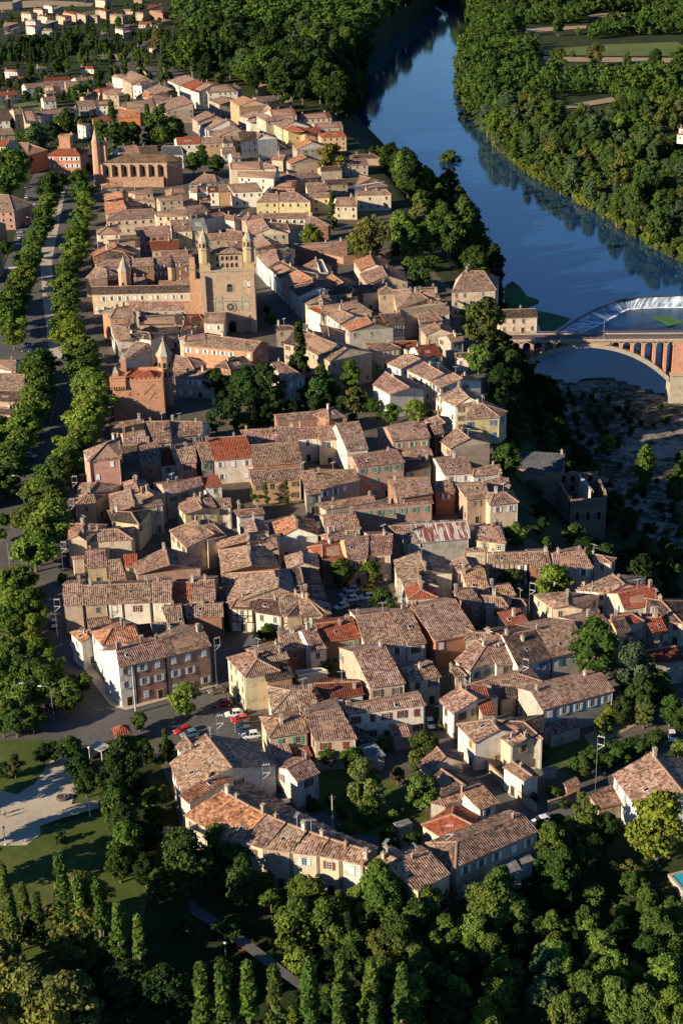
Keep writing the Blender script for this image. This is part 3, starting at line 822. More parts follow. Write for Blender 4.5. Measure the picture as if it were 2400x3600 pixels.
SPECS = []
def parse():
    row = ''; tile = '00'
    for ln in HOUSES.strip().split('\n'):
        ln = ln.strip()
        if not ln: continue
        if ln[0] == '#': row = ln[1:].strip(); continue
        if ln[0] == '@':
            tile, _, ln = ln[1:].partition(' ')
        if '!' in ln: continue
        tk = ln.split()
        if len(tk) < 10: continue
        P = [tl(tile, float(tk[2 * i]), float(tk[2 * i + 1])) for i in range(4)]
        SPECS.append(dict(P=P, h=float(tk[8]), roof=tk[9][0], wall=tk[9][1], opt=tk[9][2:] + ''.join(tk[10:]), row=row))
    for v in VILLAS.replace('\n', '|').split('|'):
        t, x, y, wd, rw = v.split(); x = float(x); y = float(y); wd = float(wd)
        sk = random.uniform(-0.12, 0.12)
        P = [tl(t, x - wd / 2, y - 16 - sk * wd), tl(t, x + wd / 2, y - 16 + sk * wd), tl(t, x + wd * .46, y - 16 - wd * .20), tl(t, x - wd * .44, y - 16 - wd * .20)]
        SPECS.append(dict(P=P, h=3.2 + 1.6 * random.random(), roof=rw[0], wall=rw[1], opt='v', row='the far scattered villas'))
parse()
SLOPE = 0.32
def solve(sp):
    h = sp['h']; zb = TOWN; o = sp['opt']
    z0 = zb + h
    e1, e2 = (un(*sp['P'][0], z0), un(*sp['P'][1], z0))
    flat = 'F' in o
    def at(r):
        r3, r4 = un(*sp['P'][2], z0 + r), un(*sp['P'][3], z0 + r)
        ev = Vector((e2.x - e1.x, e2.y - e1.y)); L = max(ev.length, 0.1); ev /= L
        nn = Vector((-ev.y, ev.x))
        d = 0.5 * (abs((r3 - e1).to_2d().dot(nn)) + abs((r4 - e1).to_2d().dot(nn)))
        return r3, r4, d
    if flat: r = 0.0
    else:
        sl = 0.62 if sp['roof'] == 's' and 'x' not in o else (0.25 if 'S' in o else SLOPE)
        lo = 0.1; f = lambda r: r - sl * at(r)[2]
        r = 1.2
        steps = [0.1 + 0.12 * i for i in range(60)]
        for a, b in zip(steps, steps[1:]):
            if f(a) <= 0 <= f(b):
                for _ in range(25):
                    m = (a + b) / 2
                    if f(m) < 0: a = m
                    else: b = m
                r = a; break
        r = min(r, 4.5)
    r3, r4, d = at(r)
    sp.update(z0=z0, zb=zb, r=r, e1=e1, e2=e2, r3=r3, r4=r4)
    E1, E2, R3, R4 = e1.to_2d(), e2.to_2d(), r3.to_2d(), r4.to_2d()
    if 'S' in o or flat:
        sp['b1'], sp['b2'] = r4.copy(), r3.copy(); sp['hip'] = (False, False)
        return
    ax = (R3 - R4)
    if ax.length < 0.6: ax = (E2 - E1)
    ax.normalize()
    def refl(p):
        q = p - R4; return R4 + 2 * ax * q.dot(ax) - q
    B1, B2 = refl(E1), refl(E2)
    hip = []
    for E, B, Rg, s in ((E1, B1, R4, 1), (E2, B2, R3, -1)):
        m = (E + B) / 2; off = (Rg - m).dot(ax) * s; half = (E - B).length / 2
        hip.append(off > 0.38 * half)
    sp['hip'] = tuple(hip)
    # do not let the hidden half run away
    for nm, E, B in (('b1', E1, B1), ('b2', E2, B2)):
        v = B - E
        if v.length > 19: B = E + v * (19 / v.length)
        sp[nm] = Vector((B.x, B.y, z0))
def ccw(pts):
    a = sum(pts[i][0] * pts[(i + 1) % len(pts)][1] - pts[(i + 1) % len(pts)][0] * pts[i][1] for i in range(len(pts)))
    return a > 0
ALLP = []; ALLF = []
def addbvh(pts):
    i = len(ALLP); ALLP.extend([Vector(p) for p in pts]); ALLF.append(list(range(i, i + len(pts))))
def geom(sp):
    e1, e2, r3, r4, b1, b2 = (sp[k] for k in ('e1', 'e2', 'r3', 'r4', 'b1', 'b2'))
    shed = 'S' in sp['opt'] or 'F' in sp['opt']
    corner = [e1, e2, b2, b1]
    sp['flip'] = not ccw(corner)
    ce = sum((c.to_2d() for c in corner), Vector((0, 0))) / 4
    ins = []
    for c in corner:
        v = c.to_2d() - ce; k = max(0.3, 1 - 0.38 / max(v.length, 0.6)); q = ce + v * k
        ins.append(Vector((q.x, q.y, c.z)))
    sp['ins'] = ins
    faces = []  # (pts, is_wall)
    z0 = sp['z0']; zb = sp['zb'] - 0.6
    def top(i):
        if shed and i in (2, 3): return z0 + sp['r'] - 0.1
        return z0 - 0.02
    W = []
    for i in range(4):
        j = (i + 1) % 4; a, b = ins[i], ins[j]
        W.append([Vector((a.x, a.y, zb)), Vector((b.x, b.y, zb)), Vector((b.x, b.y, top(j))), Vector((a.x, a.y, top(i)))])
    G = []
    if not shed:
        for idx, (i, j, rg) in enumerate(((3, 0, r4), (1, 2, r3))):
            if not sp['hip'][idx]:
                m = ce + (rg.to_2d() - ce) * max(0.3, 1 - 0.30 / max((rg.to_2d() - ce).length, 0.6))
                G.append([Vector((ins[i].x, ins[i].y, z0 - .02)), Vector((ins[j].x, ins[j].y, z0 - .02)), Vector((m.x, m.y, z0 + sp['r'] - 0.13))])
    if shed: S = [[e1, e2, r3, r4]]
    else:
        S = [[e1, e2, r3, r4], [b2, b1, r4, r3]]
        if sp['hip'][0]: S.append([b1, e1, r4])
        if sp['hip'][1]: S.append([e2, b2, r3])
    if sp['flip']:
        W = [x[::-1] for x in W]; G = [x[::-1] for x in G]; S = [x[::-1] for x in S]
    sp['W'], sp['G'], sp['S'] = W, G, S
    for q in W + G + S: addbvh(q)
def build_all():
    ALLP.clear(); ALLF.clear()
    for i, sp in enumerate(SPECS):
        if sp.get('dirty', True): solve(sp); sp['dirty'] = False
        geom(sp)
    return BVHTree.FromPolygons(ALLP, ALLF)
def roof_vis(sp, tree):
    q = [sp['e1'], sp['e2'], sp['r3'], sp['r4']]; n = 0; tot = 0
    for u in (.15, .5, .85):
        for v in (.2, .5, .8):
            p = q[0].lerp(q[1], u).lerp(q[3].lerp(q[2], u), v); d = p - CAM; L = d.length
            hit = tree.ray_cast(CAM, d / L, L - .35); tot += 1; n += hit[0] is None
    return n / tot
for sp in SPECS: sp['h0'] = sp['h']
for it in range(9):
    BV = build_all(); ch = 0
    for sp in SPECS:
        if roof_vis(sp, BV) < .67 and sp['h'] < sp['h0'] + 4.0: sp['h'] += .5; sp['dirty'] = True; ch += 1
    if not ch: break
BV = build_all()
print('STILLHID', [(s['row'][-25:], [round(c) for c in s['P'][0]], round(roof_vis(s, BV), 2)) for s in SPECS if roof_vis(s, BV) < .5])
def roof_mesh(sp):
    b = MB(); th = 0.17
    from collections import Counter
    key = lambda p: (round(p.x, 2), round(p.y, 2), round(p.z, 2))
    cnt = Counter(); edges = {}
    for q in sp['S']:
        for i in range(len(q)):
            a, c = q[i], q[(i + 1) % len(q)]
            k = tuple(sorted((key(a), key(c)))); cnt[k] += 1; edges.setdefault(k, (a, c))
    for q in sp['S']:
        # uv: u along the eave, v up the slope
        b.poly(q, 0, slope_uv(q))
        dn = [p - Vector((0, 0, th)) for p in q]; b.poly(dn[::-1], 1)
        for i in range(len(q)):
            a, c = q[i], q[(i + 1) % len(q)]
            if (a - c).length < 0.05: continue
            if cnt[tuple(sorted((key(a), key(c))))] == 1:
                b.poly([a - Vector((0, 0, th)), c - Vector((0, 0, th)), c, a], 1)
    if ppm(sp['e1']) > 6:
        for k, n in cnt.items():
            a, c = edges[k]
            if n == 2 and (a - c).length > 0.6:
                d = (c - a).normalized(); s = d.cross(Vector((0, 0, 1)));
                if s.length < .1: continue
                s = s.normalized() * 0.24; u = Vector((0, 0, 0.13))
                A = [a - s - u * .4, a - s * .5 + u, a + s * .5 + u, a + s - u * .4]; B = [p + (c - a) for p in A]
                for i in range(3): b.poly([A[i + 1], A[i], B[i], B[i + 1]], 1)
                b.poly(A, 1); b.poly(B[::-1], 1)
    return b
def slope_uv(q):
    n = Vector((0, 0, 0))
    for i in range(1, len(q) - 1): n += (q[i] - q[0]).cross(q[i + 1] - q[0])
    if n.length < 1e-6: n = Vector((0, 0, 1))
    n.normalize()
    h = Vector((0, 0, 1)).cross(n)
    if h.length < 0.02: h = (q[1] - q[0])
    h.normalize(); up = n.cross(h)
    return [((p - q[0]).dot(h) + 50, (p - q[0]).dot(up) + 50) for p in q]
BVH = BVHTree.FromPolygons(ALLP, ALLF)
EYES = [CAM, CAM + Vector((12, 0, 0)), CAM - Vector((12, 0, 0))]
def inframe(p, m=40):
    x, y = proj(p); return -m < x < 2400 + m and -m < y < 3600 + m
def seen(p):
    if not inframe(p): return False
    for e in EYES:
        d = p - e; L = d.length
        hit = BVH.ray_cast(e, d / L, L - 0.12)
        if hit[0] is None: return True
    return False
rowcount = {}
def rowsort():
    rows = {}
    for s in SPECS:
        s['cx'] = sum(p[0] for p in s['P']) / 4; s['cy'] = sum(p[1] for p in s['P']) / 4
        rows.setdefault(s['row'], []).append(s)
    for r, L in rows.items():
        L.sort(key=lambda s: s['cx'])
        for i, s in enumerate(L): s['ord'] = i; s['n'] = len(L)
rowsort()
BEAMC = (.06, .04, .03)
def timber_mesh(a, b, z0, z1, n):
    m = MB(); d = (b - a); L = d.length; rz = math.atan2(d.y, d.x)
    o = Vector((d.y, -d.x, 0)).normalized() * 0.03
    def beam(s0, t0, s1, t1, wd=0.16):
        p = a + d * (s0 / L) + o; q = a + d * (s1 / L) + o
        A = Vector((p.x, p.y, t0)); B = Vector((q.x, q.y, t1)); dr = (B - A).normalized(); nn = o.normalized(); sd = dr.cross(nn) * wd / 2
        f = nn * 0.035
        m.poly([A - sd + f, B - sd + f, B + sd + f, A + sd + f][::-1]); 
        m.poly([A + sd + f, B + sd + f, B + sd - f, A + sd - f]); m.poly([B - sd + f, A - sd + f, A - sd - f, B - sd - f])
    for t in (z0, (z0 + z1) / 2, z1 - .1): beam(0.05, t, L - .05, t, 0.2)
    k = max(3, int(L / 1.1))
    for i in range(k + 1): beam(0.1 + i * (L - .2) / k, z0, 0.1 + i * (L - .2) / k, z1)
    for i in range(0, k, 2): beam(0.1 + i * (L - .2) / k, z0, 0.1 + (i + 1) * (L - .2) / k, (z0 + z1) / 2)
    return m
def put_window(house, a, b, s, z, me, scl, shut, near, wname='window'):
    d = (b - a).normalized(); nrm = Vector((d.y, -d.x, 0))
    p = a + d * s + nrm * 0.004; p = Vector((p.x, p.y, z))
    if not seen(p + nrm * 0.25): return False
    base = house.location
    o = inst(me, wname, house, p - base, math.atan2(d.y, d.x), None, random.choice([(.6, .6, .58), (.35, .3, .25), (.5, .42, .33)]))
    if shut is not None:
        closed = random.random() < 0.28
        for sg in (-1, 1):
            s_ = inst(SHU, 'shutter', o, (sg * (0.27 if closed else 0.80), -0.04 if closed else -0.01, 0), 0, None, shut)
    return True
AWIN = None
def build_house(sp):
    e1, e2 = sp['e1'], sp['e2']; W, G = sp['W'], sp['G']; o = sp['opt']
    ce = sum((p.to_2d() for p in sp['ins']), Vector((0, 0))) / 4
    base = Vector((ce.x, ce.y, sp['zb']))
    sc_here = ppm(e1); near = sp_near = sc_here > 7.5
    kind = 'villa' if 'v' in o else ('shed' if (sp['h'] <= 3.6 and 'S' in o) else 'house')
    cat = kind
    ww = WALLW[sp['wall']]; rw = ROOFW[sp['roof']]
    art = {'shed': 'lean-to' if 'S' in o else 'shed'}.get(kind, kind)
    sk = None
    if 'k' in o:
        sk = o[o.index('k') + 1]
        sk = sk if sk in SHUT else None
    noun = f"{ww} {art}"
    if 'T' in o: noun = f"half-timbered {art}"
    elif sk and 'N' not in o: noun = f"{ww} {art} with {SHUTW[sk]} shutters"
    typ = 'flat' if 'F' in o else rw
    tail = f"{nth(sp['ord'])} from left in {sp['row']}"
    for words in (f"{noun}, {typ} roof, {tail}", f"{noun}, {tail}", f"{ww} {art}, {typ} roof, {tail}", f"{ww} {art}, {tail}"):
        if len(words.split()) <= 16: break
    H = empty(kind, base, words, cat, 'houses of ' + sp['row'][4:] if sp['row'].startswith('the ') else 'houses of ' + sp['row'])
    loc = lambda p: Vector(p) - base
    wb = MB()
    for q in W + G: wb.poly([loc(p) for p in q], 0)
    brick = sp['wall'] in 'bBO'
    jit = random.uniform(0.88, 1.08)
    wc = tuple(c * jit * random.uniform(.97, 1.03) for c in WALLC[sp['wall']])
    wallo = wb.build('wall', ['wall_brick' if brick else 'wall_plaster'], H, wc)
    rb = roof_mesh(sp); rb.v = [tuple(loc(p)) for p in rb.v]
    j = random.uniform(.82, 1.15); rc = tuple(c * j * random.uniform(.95, 1.05) for c in ROOFC[sp['roof']])
    rmat = ROOFM[sp['roof']]
    ro = rb.build('roof', [rmat, 'stone' if sp['roof'] in 'szm' else 'ridge_tile'], H, rc)
    if 'F' in o:
        pb = MB()
        for i in range(4):
            a, b = sp['ins'][i], sp['ins'][(i + 1) % 4]; m = (a + b) / 2; d = b - a
            pb.box((m.x - base.x, m.y - base.y, sp['h'] + 0.3), (d.length, 0.2, 0.8), math.atan2(d.y, d.x))
        pb.build('parapet', ['wall_plaster'], H, wc)
    # chimneys, aerial, skylights on the roof
    if kind != 'shed' and 'x' not in o and 'F' not in o:
        n = random.choice([1, 1, 1, 2, 2]) if near else random.choice([0, 1, 1, 2])
        if 'v' in o: n = 1
        for _ in range(n):
            t = random.choice([random.uniform(.06, .2), random.uniform(.8, .94), random.uniform(.3, .7)])
            lat = random.choice([0, 0, random.uniform(-.5, .5)])
            if 'S' in o:
                p = sp['r4'].lerp(sp['r3'], t); q = sp['e1'].lerp(sp['e2'], t); p = p.lerp(q, abs(lat) + .08)
            else:
                p = sp['r4'].lerp(sp['r3'], t)
                q = (sp['e1'].lerp(sp['e2'], t) if lat > 0 else sp['b1'].lerp(sp['b2'], t)); p = p.lerp(q, abs(lat))
            d = sp['r3'] - sp['r4'] if (sp['r3'] - sp['r4']).length > .5 else e2 - e1
            inst(random.choice(CHIM), 'chimney', ro, loc(p), math.atan2(d.y, d.x) + random.choice([0, math.pi / 2]), None,
                 random.choice([(.42, .36, .28), (.36, .19, .12), (.55, .50, .43), (.30, .25, .2)]))
        if sc_here > 9 and random.random() < .35:
            inst(AER, 'aerial', ro, loc(sp['r4'].lerp(sp['r3'], random.uniform(.1, .9))), random.uniform(0, 3))
        if sc_here > 9 and random.random() < .3:
            t = random.uniform(.2, .8); u = random.uniform(.35, .7); p = sp['r4'].lerp(sp['r3'], t).lerp(sp['e1'].lerp(sp['e2'], t), u)
            q = sp['S'][0]; nn = (q[1] - q[0]).cross(q[2] - q[0]).normalized()
            if nn.z < 0: nn = -nn
            if nn.z > .7:
                s_ = inst(SKYL, 'skylight', ro, loc(p)); s_.rotation_euler = nn.to_track_quat('Z', 'Y').to_euler()
    if sc_here > 9 and kind == 'house':
        a = sp['ins'][1 if not sp['flip'] else 0]; q = sp['W'][0]; d = (q[1] - q[0]); d.z = 0
        if d.length > 2:
            d.normalize(); nn = Vector((d.y, -d.x, 0)); p = q[1] - d * .25 + nn * .09; pb = MB(); pp = loc(p)
            pb.tube((pp.x, pp.y, 0), (pp.x, pp.y, sp['h'] - .1), .06, .06, 5); pb.build('downpipe', ['pale_metal' if random.random() < .5 else 'dark_metal'], H)
    # windows and doors
    if kind == 'shed' or 'N' in o:
        return
    h = sp['h']; nf = max(1, int((h + .5) / 2.85)); fh = h / nf
    shut = SHUT[sk] if sk else None
    if shut is None and near and random.random() < .45: shut = random.choice([SHUT['w'], SHUT['b'], SHUT['r'], (.3, .3, .28)])
    for qi, q in enumerate(W):
        a, b = q[0], q[1]
        if sp['flip']: a, b = q[1], q[0]
        a, b = q[0], q[1]
        d = (b - a); d.z = 0; L = d.length
        if L < 1.6: continue
        d2 = d / L; nrm = Vector((d2.y, -d2.x, 0)); mid = (a + b) / 2
        if nrm.dot((CAM - mid)) < 0.12 * (CAM - mid).length * .6: continue
        side = qi in ((1, 3) if not sp['flip'] else (1, 3))
        if 'T' in o and not side and sc_here > 5:
            m = timber_mesh(Vector((a.x, a.y, 0)), Vector((b.x, b.y, 0)), sp['zb'] + h * .42, sp['zb'] + h - .15, 4)
            m.v = [tuple(loc(p)) for p in m.v]; m.build('timber_frame', ['timber'], H)
        sp_ = 2.9 if near else 3.4
        n = max(1, int((L - 0.4) / sp_)); 
        pr = 0.85 if not side else 0.42
        if sp['wall'] in 't' and not sk: pr *= .75
        for f in range(nf):
            for c in range(n):
                if random.random() > pr: continue
                s = L * (c + .5) / n + random.uniform(-.22, .22); z = sp['zb'] + fh * (f + .56) + random.uniform(-.06, .06)
                attic = (f == nf - 1 and fh < 2.75 and nf > 1)
                if f == 0 and c == n // 2 and not side and near:
                    p = a + d2 * s; p = Vector((p.x, p.y, sp['zb'] + 1.2)) + nrm * .3
                    if seen(p):
                        dd = inst(DOOR, 'door', H, loc(Vector((p.x, p.y, sp['zb'])) - nrm * .3), math.atan2(d2.y, d2.x))
                    continue
                if attic: put_window(H, a, b, s, z, WIN_S, 1, None, near)
                else: put_window(H, a, b, s, z, WIN_N if near else WIN_F, 1, shut if (near and min(s, L - s) > 1.15) else None, near)
    return H
for sp in SPECS: build_house(sp)
print('houses', len(SPECS))
# ------------------------------------------------------------------ terrain, river, roads
def PL(s, z=0.0):
    v = [float(a) for a in s.split()]
    return np.array([tuple(un(v[i], v[i + 1], z))[:2] for i in range(0, len(v), 2)])
ZW = -22.0; ZD = -25.6; ZR = -13.0
CL = PL('1560 -60 1480 0 1380 60 1280 150 1180 250 1130 330 1180 420 1270 500 1340 580 1430 690 1540 830 1650 960 1740 1030 1770 1110 1770 1200 1750 1300 1740 1400 1745 1560 1790 1720 1880 1830 2010 1930 2160 2030 2320 2130 2480 2240 2800 2400', 0)
FL = PL('1560 -10 1500 30 1420 80 1330 180 1262 285 1250 340 1275 390 1380 480 1480 575 1600 700 1690 830 1745 960 1790 1110 1830 1250 1890 1330 1960 1450 2040 1600 2120 1720 2250 1850 2420 1960 2700 2100', ZW)
RB = PL('1560 -10 1640 50 1640 140 1600 230 1600 340 1650 430 1740 520 1850 620 2000 700 2150 790 2290 880 2420 940 2700 1040', ZW)
WE = PL('1790 1290 1900 1310 2003 1335 2090 1318 2160 1320 2230 1345 2300 1368 2420 1400 2700 1470', ZD)   # water's edge of the gravel bank
def pip(X, Y, poly):
    inside = np.zeros(X.shape, bool); n = len(poly); j = n - 1
    for i in range(n):
        xi, yi = poly[i]; xj, yj = poly[j]
        if yi != yj:
            c = ((yi > Y) != (yj > Y)) & (X < (xj - xi) * (Y - yi) / (yj - yi) + xi); inside ^= c
        j = i
    return inside
def pdist(X, Y, pl):
    best = np.full(X.shape, 1e9)
    for i in range(len(pl) - 1):
        ax, ay = pl[i]; bx, by = pl[i + 1]; dx, dy = bx - ax, by - ay; L2 = dx * dx + dy * dy + 1e-9
        t = np.clip(((X - ax) * dx + (Y - ay) * dy) / L2, 0, 1)
        best = np.minimum(best, np.hypot(X - ax - t * dx, Y - ay - t * dy))
    return best
FAR = 9000.0
townpoly = np.vstack([CL, [[FAR, CL[-1][1]], [FAR, -3000], [-FAR, -3000], [-FAR, FAR], [CL[0][0], FAR]]])
slopepoly = np.vstack([CL, FL[::-1]])
rightpoly = np.vstack([RB, [[FAR, RB[-1][1]], [FAR, FAR], [RB[0][0], FAR]]])
farpoly = np.vstack([CL[:1], RB[:1], [[RB[0][0], FAR], [CL[0][0], FAR]]])
gravelpoly = np.vstack([FL[9 + 4:], [[FL[-1][0] + 400, FL[-1][1]]], WE[::-1]])
DROP = PL('-300 3420 300 3330 700 3180 940 3135 1400 3190 1900 3075 2100 3000 2700 3120', 0)
droppoly = np.vstack([DROP, [[FAR, DROP[-1][1]], [FAR, -3000], [-FAR, -3000], [-FAR, DROP[0][1]]]])
def sm(t): t = np.clip(t, 0, 1); return t * t * (3 - 2 * t)
def wav(X, Y, s, a): return a * (np.sin(X / s + 1.3) * np.cos(Y / s * 1.17 + .4) + .5 * np.sin(X / s * 2.3 + Y / s * 1.9))
def height(X, Y):
    X = np.asarray(X, float); Y = np.asarray(Y, float)
    z = np.full(X.shape, -30.0)
    t = pip(X, Y, townpoly); s = pip(X, Y, slopepoly); r = pip(X, Y, rightpoly) | pip(X, Y, farpoly); gv = pip(X, Y, gravelpoly)
    dC = pdist(X, Y, CL); dF = pdist(X, Y, FL); dR = pdist(X, Y, RB); dW = pdist(X, Y, WE)
    z[gv] = (ZD + 1.3 * sm(dW / 14.0) + wav(X, Y, 9, .12) * sm(dW / 8))[gv]
    k = (dC / (dC + dF + 1e-6)) ** .62; zs = -24.6 * sm(k * .85 + .07) / sm(np.array(.92)) ; z[s] = np.maximum(zs, -24.7)[s]
    z[r] = (ZW + (ZR - ZW) * sm(dR / 22.0) + wav(X, Y, 60, .5) * sm((dR - 20) / 60))[r]
    hl = 60 * sm((Y - 1930) / 260) * sm((X - 120) / 120) * sm((820 - X) / 200); z[r] += hl[r]  # hill added past the far bank so the water mirrors it dark
    z[t] = 0.0
    d = pip(X, Y, droppoly); dd = pdist(X, Y, DROP); z[d & t] = (-4.5 * sm(dd / 14))[d & t]
    return z
def zat(x, y): return float(height(np.array([x]), np.array([y]))[0])
def build_terrain():
    xs = np.concatenate([np.linspace(-9000, -700, 14)[:-1], np.arange(-700, -100, 20), np.arange(-100, 460, 4), np.arange(460, 900, 20), np.linspace(900, 9000, 14)])
    ys = [-400, -200, 0, 60]; y = 90.0
    while y < 2600: ys.append(y); y += max(3.5, y * 0.009)
    ys += list(np.linspace(2650, 9000, 14)); ys = np.array(ys)
    X, Y = np.meshgrid(xs, ys); Z = height(X, Y)
    nx, ny = len(xs), len(ys)
    me = bpy.data.meshes.new('ground'); V = np.stack([X, Y, Z], -1).reshape(-1, 3)
    me.from_pydata(V.tolist(), [], [(j * nx + i, j * nx + i + 1, (j + 1) * nx + i + 1, (j + 1) * nx + i) for j in range(ny - 1) for i in range(nx - 1)])
    me.materials.append(MAT['meadow']); o = bpy.data.objects.new('ground', me); C.objects.link(o); tag(o, kind='structure')
    me.polygons.foreach_set('use_smooth', [True] * len(me.polygons))
build_terrain()
LAYER = [0]
def sheet(name, pts, mat, z=None, zref=0.0, kind='structure', drape=False):
    """flat sheet from photo points"""
    if z is None: z = zref
    b = MB(); P = [un(pts[i], pts[i + 1], zref) for i in range(0, len(pts), 2)]
    P = [(p.x, p.y, z) for p in P]
    if not ccw(P): P = P[::-1]
    b.poly(P, 0); o = b.build(name, [mat]); tag(o, kind=kind); return o
def D2(s):
    return [float(a) * 1.5306 for a in s.split()]
def S2(s): return [float(a) for a in s.split()]
def gsheet(name, poly_s, mat, z, kind='structure', inset=0.0):
    return sheet(name, poly_s, mat, z, 0.0, kind)
# yards of the town (earth), laid over the meadow
gsheet('town_ground', D2('-40 1640 -40 1180 20 900 60 700 130 420 240 330 220 230 300 140 380 150 520 210 640 260 760 330 850 420 940 560 1020 650 1120 700 1120 800 1110 900 1130 1030 1170 1150 1220 1240 1400 1330 1570 1420 1600 1600 1580 1750 1430 1830 1240 1880 1200 2010 1000 2040 700 2040 420 1920 390 1800 330 1680 200 1710 60 1700'), 'yard_earth', 0.010)
# roads and the promenade
gsheet('road', D2('-60 1640 -60 1000 -20 700 30 560 60 440 80 395 200 395 225 420 205 560 190 640 200 720 235 800 250 870 262 960 215 1040 180 1120 160 1180 150 1300 150 1440 165 1480 215 1560 255 1620 480 1575 520 1600 570 1650 600 1720 640 1760 760 1880 930 1930 1080 1960 1060 1975 900 1950 740 1900 610 1790 560 1700 470 1690 300 1690 200 1712 100 1705 -60 1720'), 'asphalt', 0.018)
gsheet('road', D2('1010 1680 1060 1720 1130 1800 1220 1870 1330 1850 1320 1868 1225 1890 1120 1825 1040 1750 1000 1700'), 'asphalt', 0.018)
gsheet('road', D2('600 740 610 700 590 640 580 600 570 560 590 560 600 600 640 690 690 760 680 800'), 'asphalt', 0.018)
gsheet('road', D2('560 1490 540 1440 640 1400 740 1400 730 1250 715 1180 730 1180 745 1260 760 1330 900 1370 880 1420 760 1420 700 1440'), 'asphalt', 0.018)
gsheet('road', D2('275 150 300 130 345 95 372 60 420 30 410 25 360 55 335 90 290 125 262 148 300 190 380 190 480 230 560 280 610 340 650 360 630 330 575 270 500 215 400 175 320 160'), 'asphalt', 0.018)
gsheet('path', D2('118 830 100 700 92 600 105 520 130 440 150 440 135 520 120 600 125 700 145 820'), 'sandy_path', 0.026)
gsheet('path', D2('148 1290 165 1160 210 1040 240 960 230 880 205 830 170 800 150 700 195 780 215 830 245 880 256 960 218 1042 178 1130 158 1200 150 1300'), 'field_soil', 0.026)
# earth strips under the plane trees
gsheet('verge', D2('0 1640 40 1560 0 1440 -20 1330 10 1290 90 1290 110 1340 100 1430 130 1500 170 1560 190 1600 160 1640 110 1655 60 1640'), 'yard_earth', 0.026)
gsheet('verge', D2('70 1290 60 1200 100 1100 160 1010 190 930 190 820 140 780 120 700 150 560 180 430 200 430 190 560 180 700 200 800 215 900 205 960 160 1080 120 1180 105 1290'), 'yard_earth', 0.026)
gsheet('verge', D2('-30 1150 20 1000 70 900 90 820 110 830 100 920 50 1020 0 1150'), 'field_soil', 0.026)
# pavement in front of the white corner house
gsheet('pavement', D2('215 1570 255 1622 290 1632 500 1575 505 1565 300 1618 262 1606 235 1560 190 1490 165 1470 160 1480'), 'sandy_path', 0.11)
# the park
gsheet('lawn', D2('-40 2160 -40 1940 60 1905 150 1890 240 1860 280 1880 350 1990 330 2120 200 2230 60 2300'), 'lawn_grass', 0.022)
gsheet('lawn', D2('-60 1850 -60 1700 60 1700 150 1700 110 1760 60 1820 10 1840'), 'lawn_grass', 0.022)
gsheet('lawn', D2('170 1850 185 1820 190 1790 230 1770 250 1840 240 1860'), 'lawn_grass', 0.030)
gsheet('park_path', D2('-60 1960 -60 1800 40 1825 80 1800 130 1730 150 1690 180 1700 170 1740 185 1770 188 1795 170 1828 165 1848 225 1838 228 1856 140 1880 92 1898 95 1915 60 1942 0 1942'), 'sandy_path', 0.034)
gsheet('path', D2('430 2060 470 2090 560 2150 630 2205 700 2260 690 2275 600 2210 520 2150 440 2100'), 'asphalt', 0.03)
# garden of the curved row and vegetable plots
gsheet('lawn', D2('700 1830 740 1850 800 1905 900 1935 960 1930 1000 1900 960 1840 900 1790 780 1760 690 1790'), 'lawn_grass', 0.024)
gsheet('vegetable_plot', D2('1340 1690 1440 1640 1460 1665 1360 1720'), 'field_soil', 0.024)
gsheet('lawn', D2('1240 1700 1330 1690 1380 1720 1340 1790 1260 1760'), 'lawn_grass', 0.022)
# fields far away
FIELDS = [('0 8 150 0 330 10 320 22 180 24 0 36', 'field_soil', 0), ('300 40 380 36 385 52 320 56', 'field_grass', 0), ('230 197 400 190 410 208 240 220', 'field_grass', 0), ('380 195 410 190 420 215 395 212', 'field_soil', 0),
          ('0 355 120 350 250 370 240 385 60 390 0 380', 'field_grass', 0)]
for s, m, z in FIELDS: sheet('field', [float(a) for a in s.split()], m, 0.03, 0.0)
def field_right(s, m, lift=0.6):
    sheet('field', [float(a) for a in s.split()], m, ZR + lift, ZR)
field_right('2060 60 2160 25 2260 0 2300 -20 2400 -30 2330 0 2210 30 2190 60 2160 72', 'field_soil', .9)
field_right('1900 178 2120 160 2380 150 2420 180 2400 200 2140 200 1910 196', 'field_grass', .9)
field_right('1800 108 1930 98 2060 92 2060 102 1930 112 1810 122', 'field_soil', .9)
field_right('1910 203 2140 205 2420 208 2420 224 2140 222 1910 218', 'field_soil', .9)
field_right('1930 382 2000 372 2150 345 2170 360 2040 380 1950 390', 'field_soil', .9)
field_right('2330 480 2420 470 2430 510 2350 520', 'field_soil', .9)
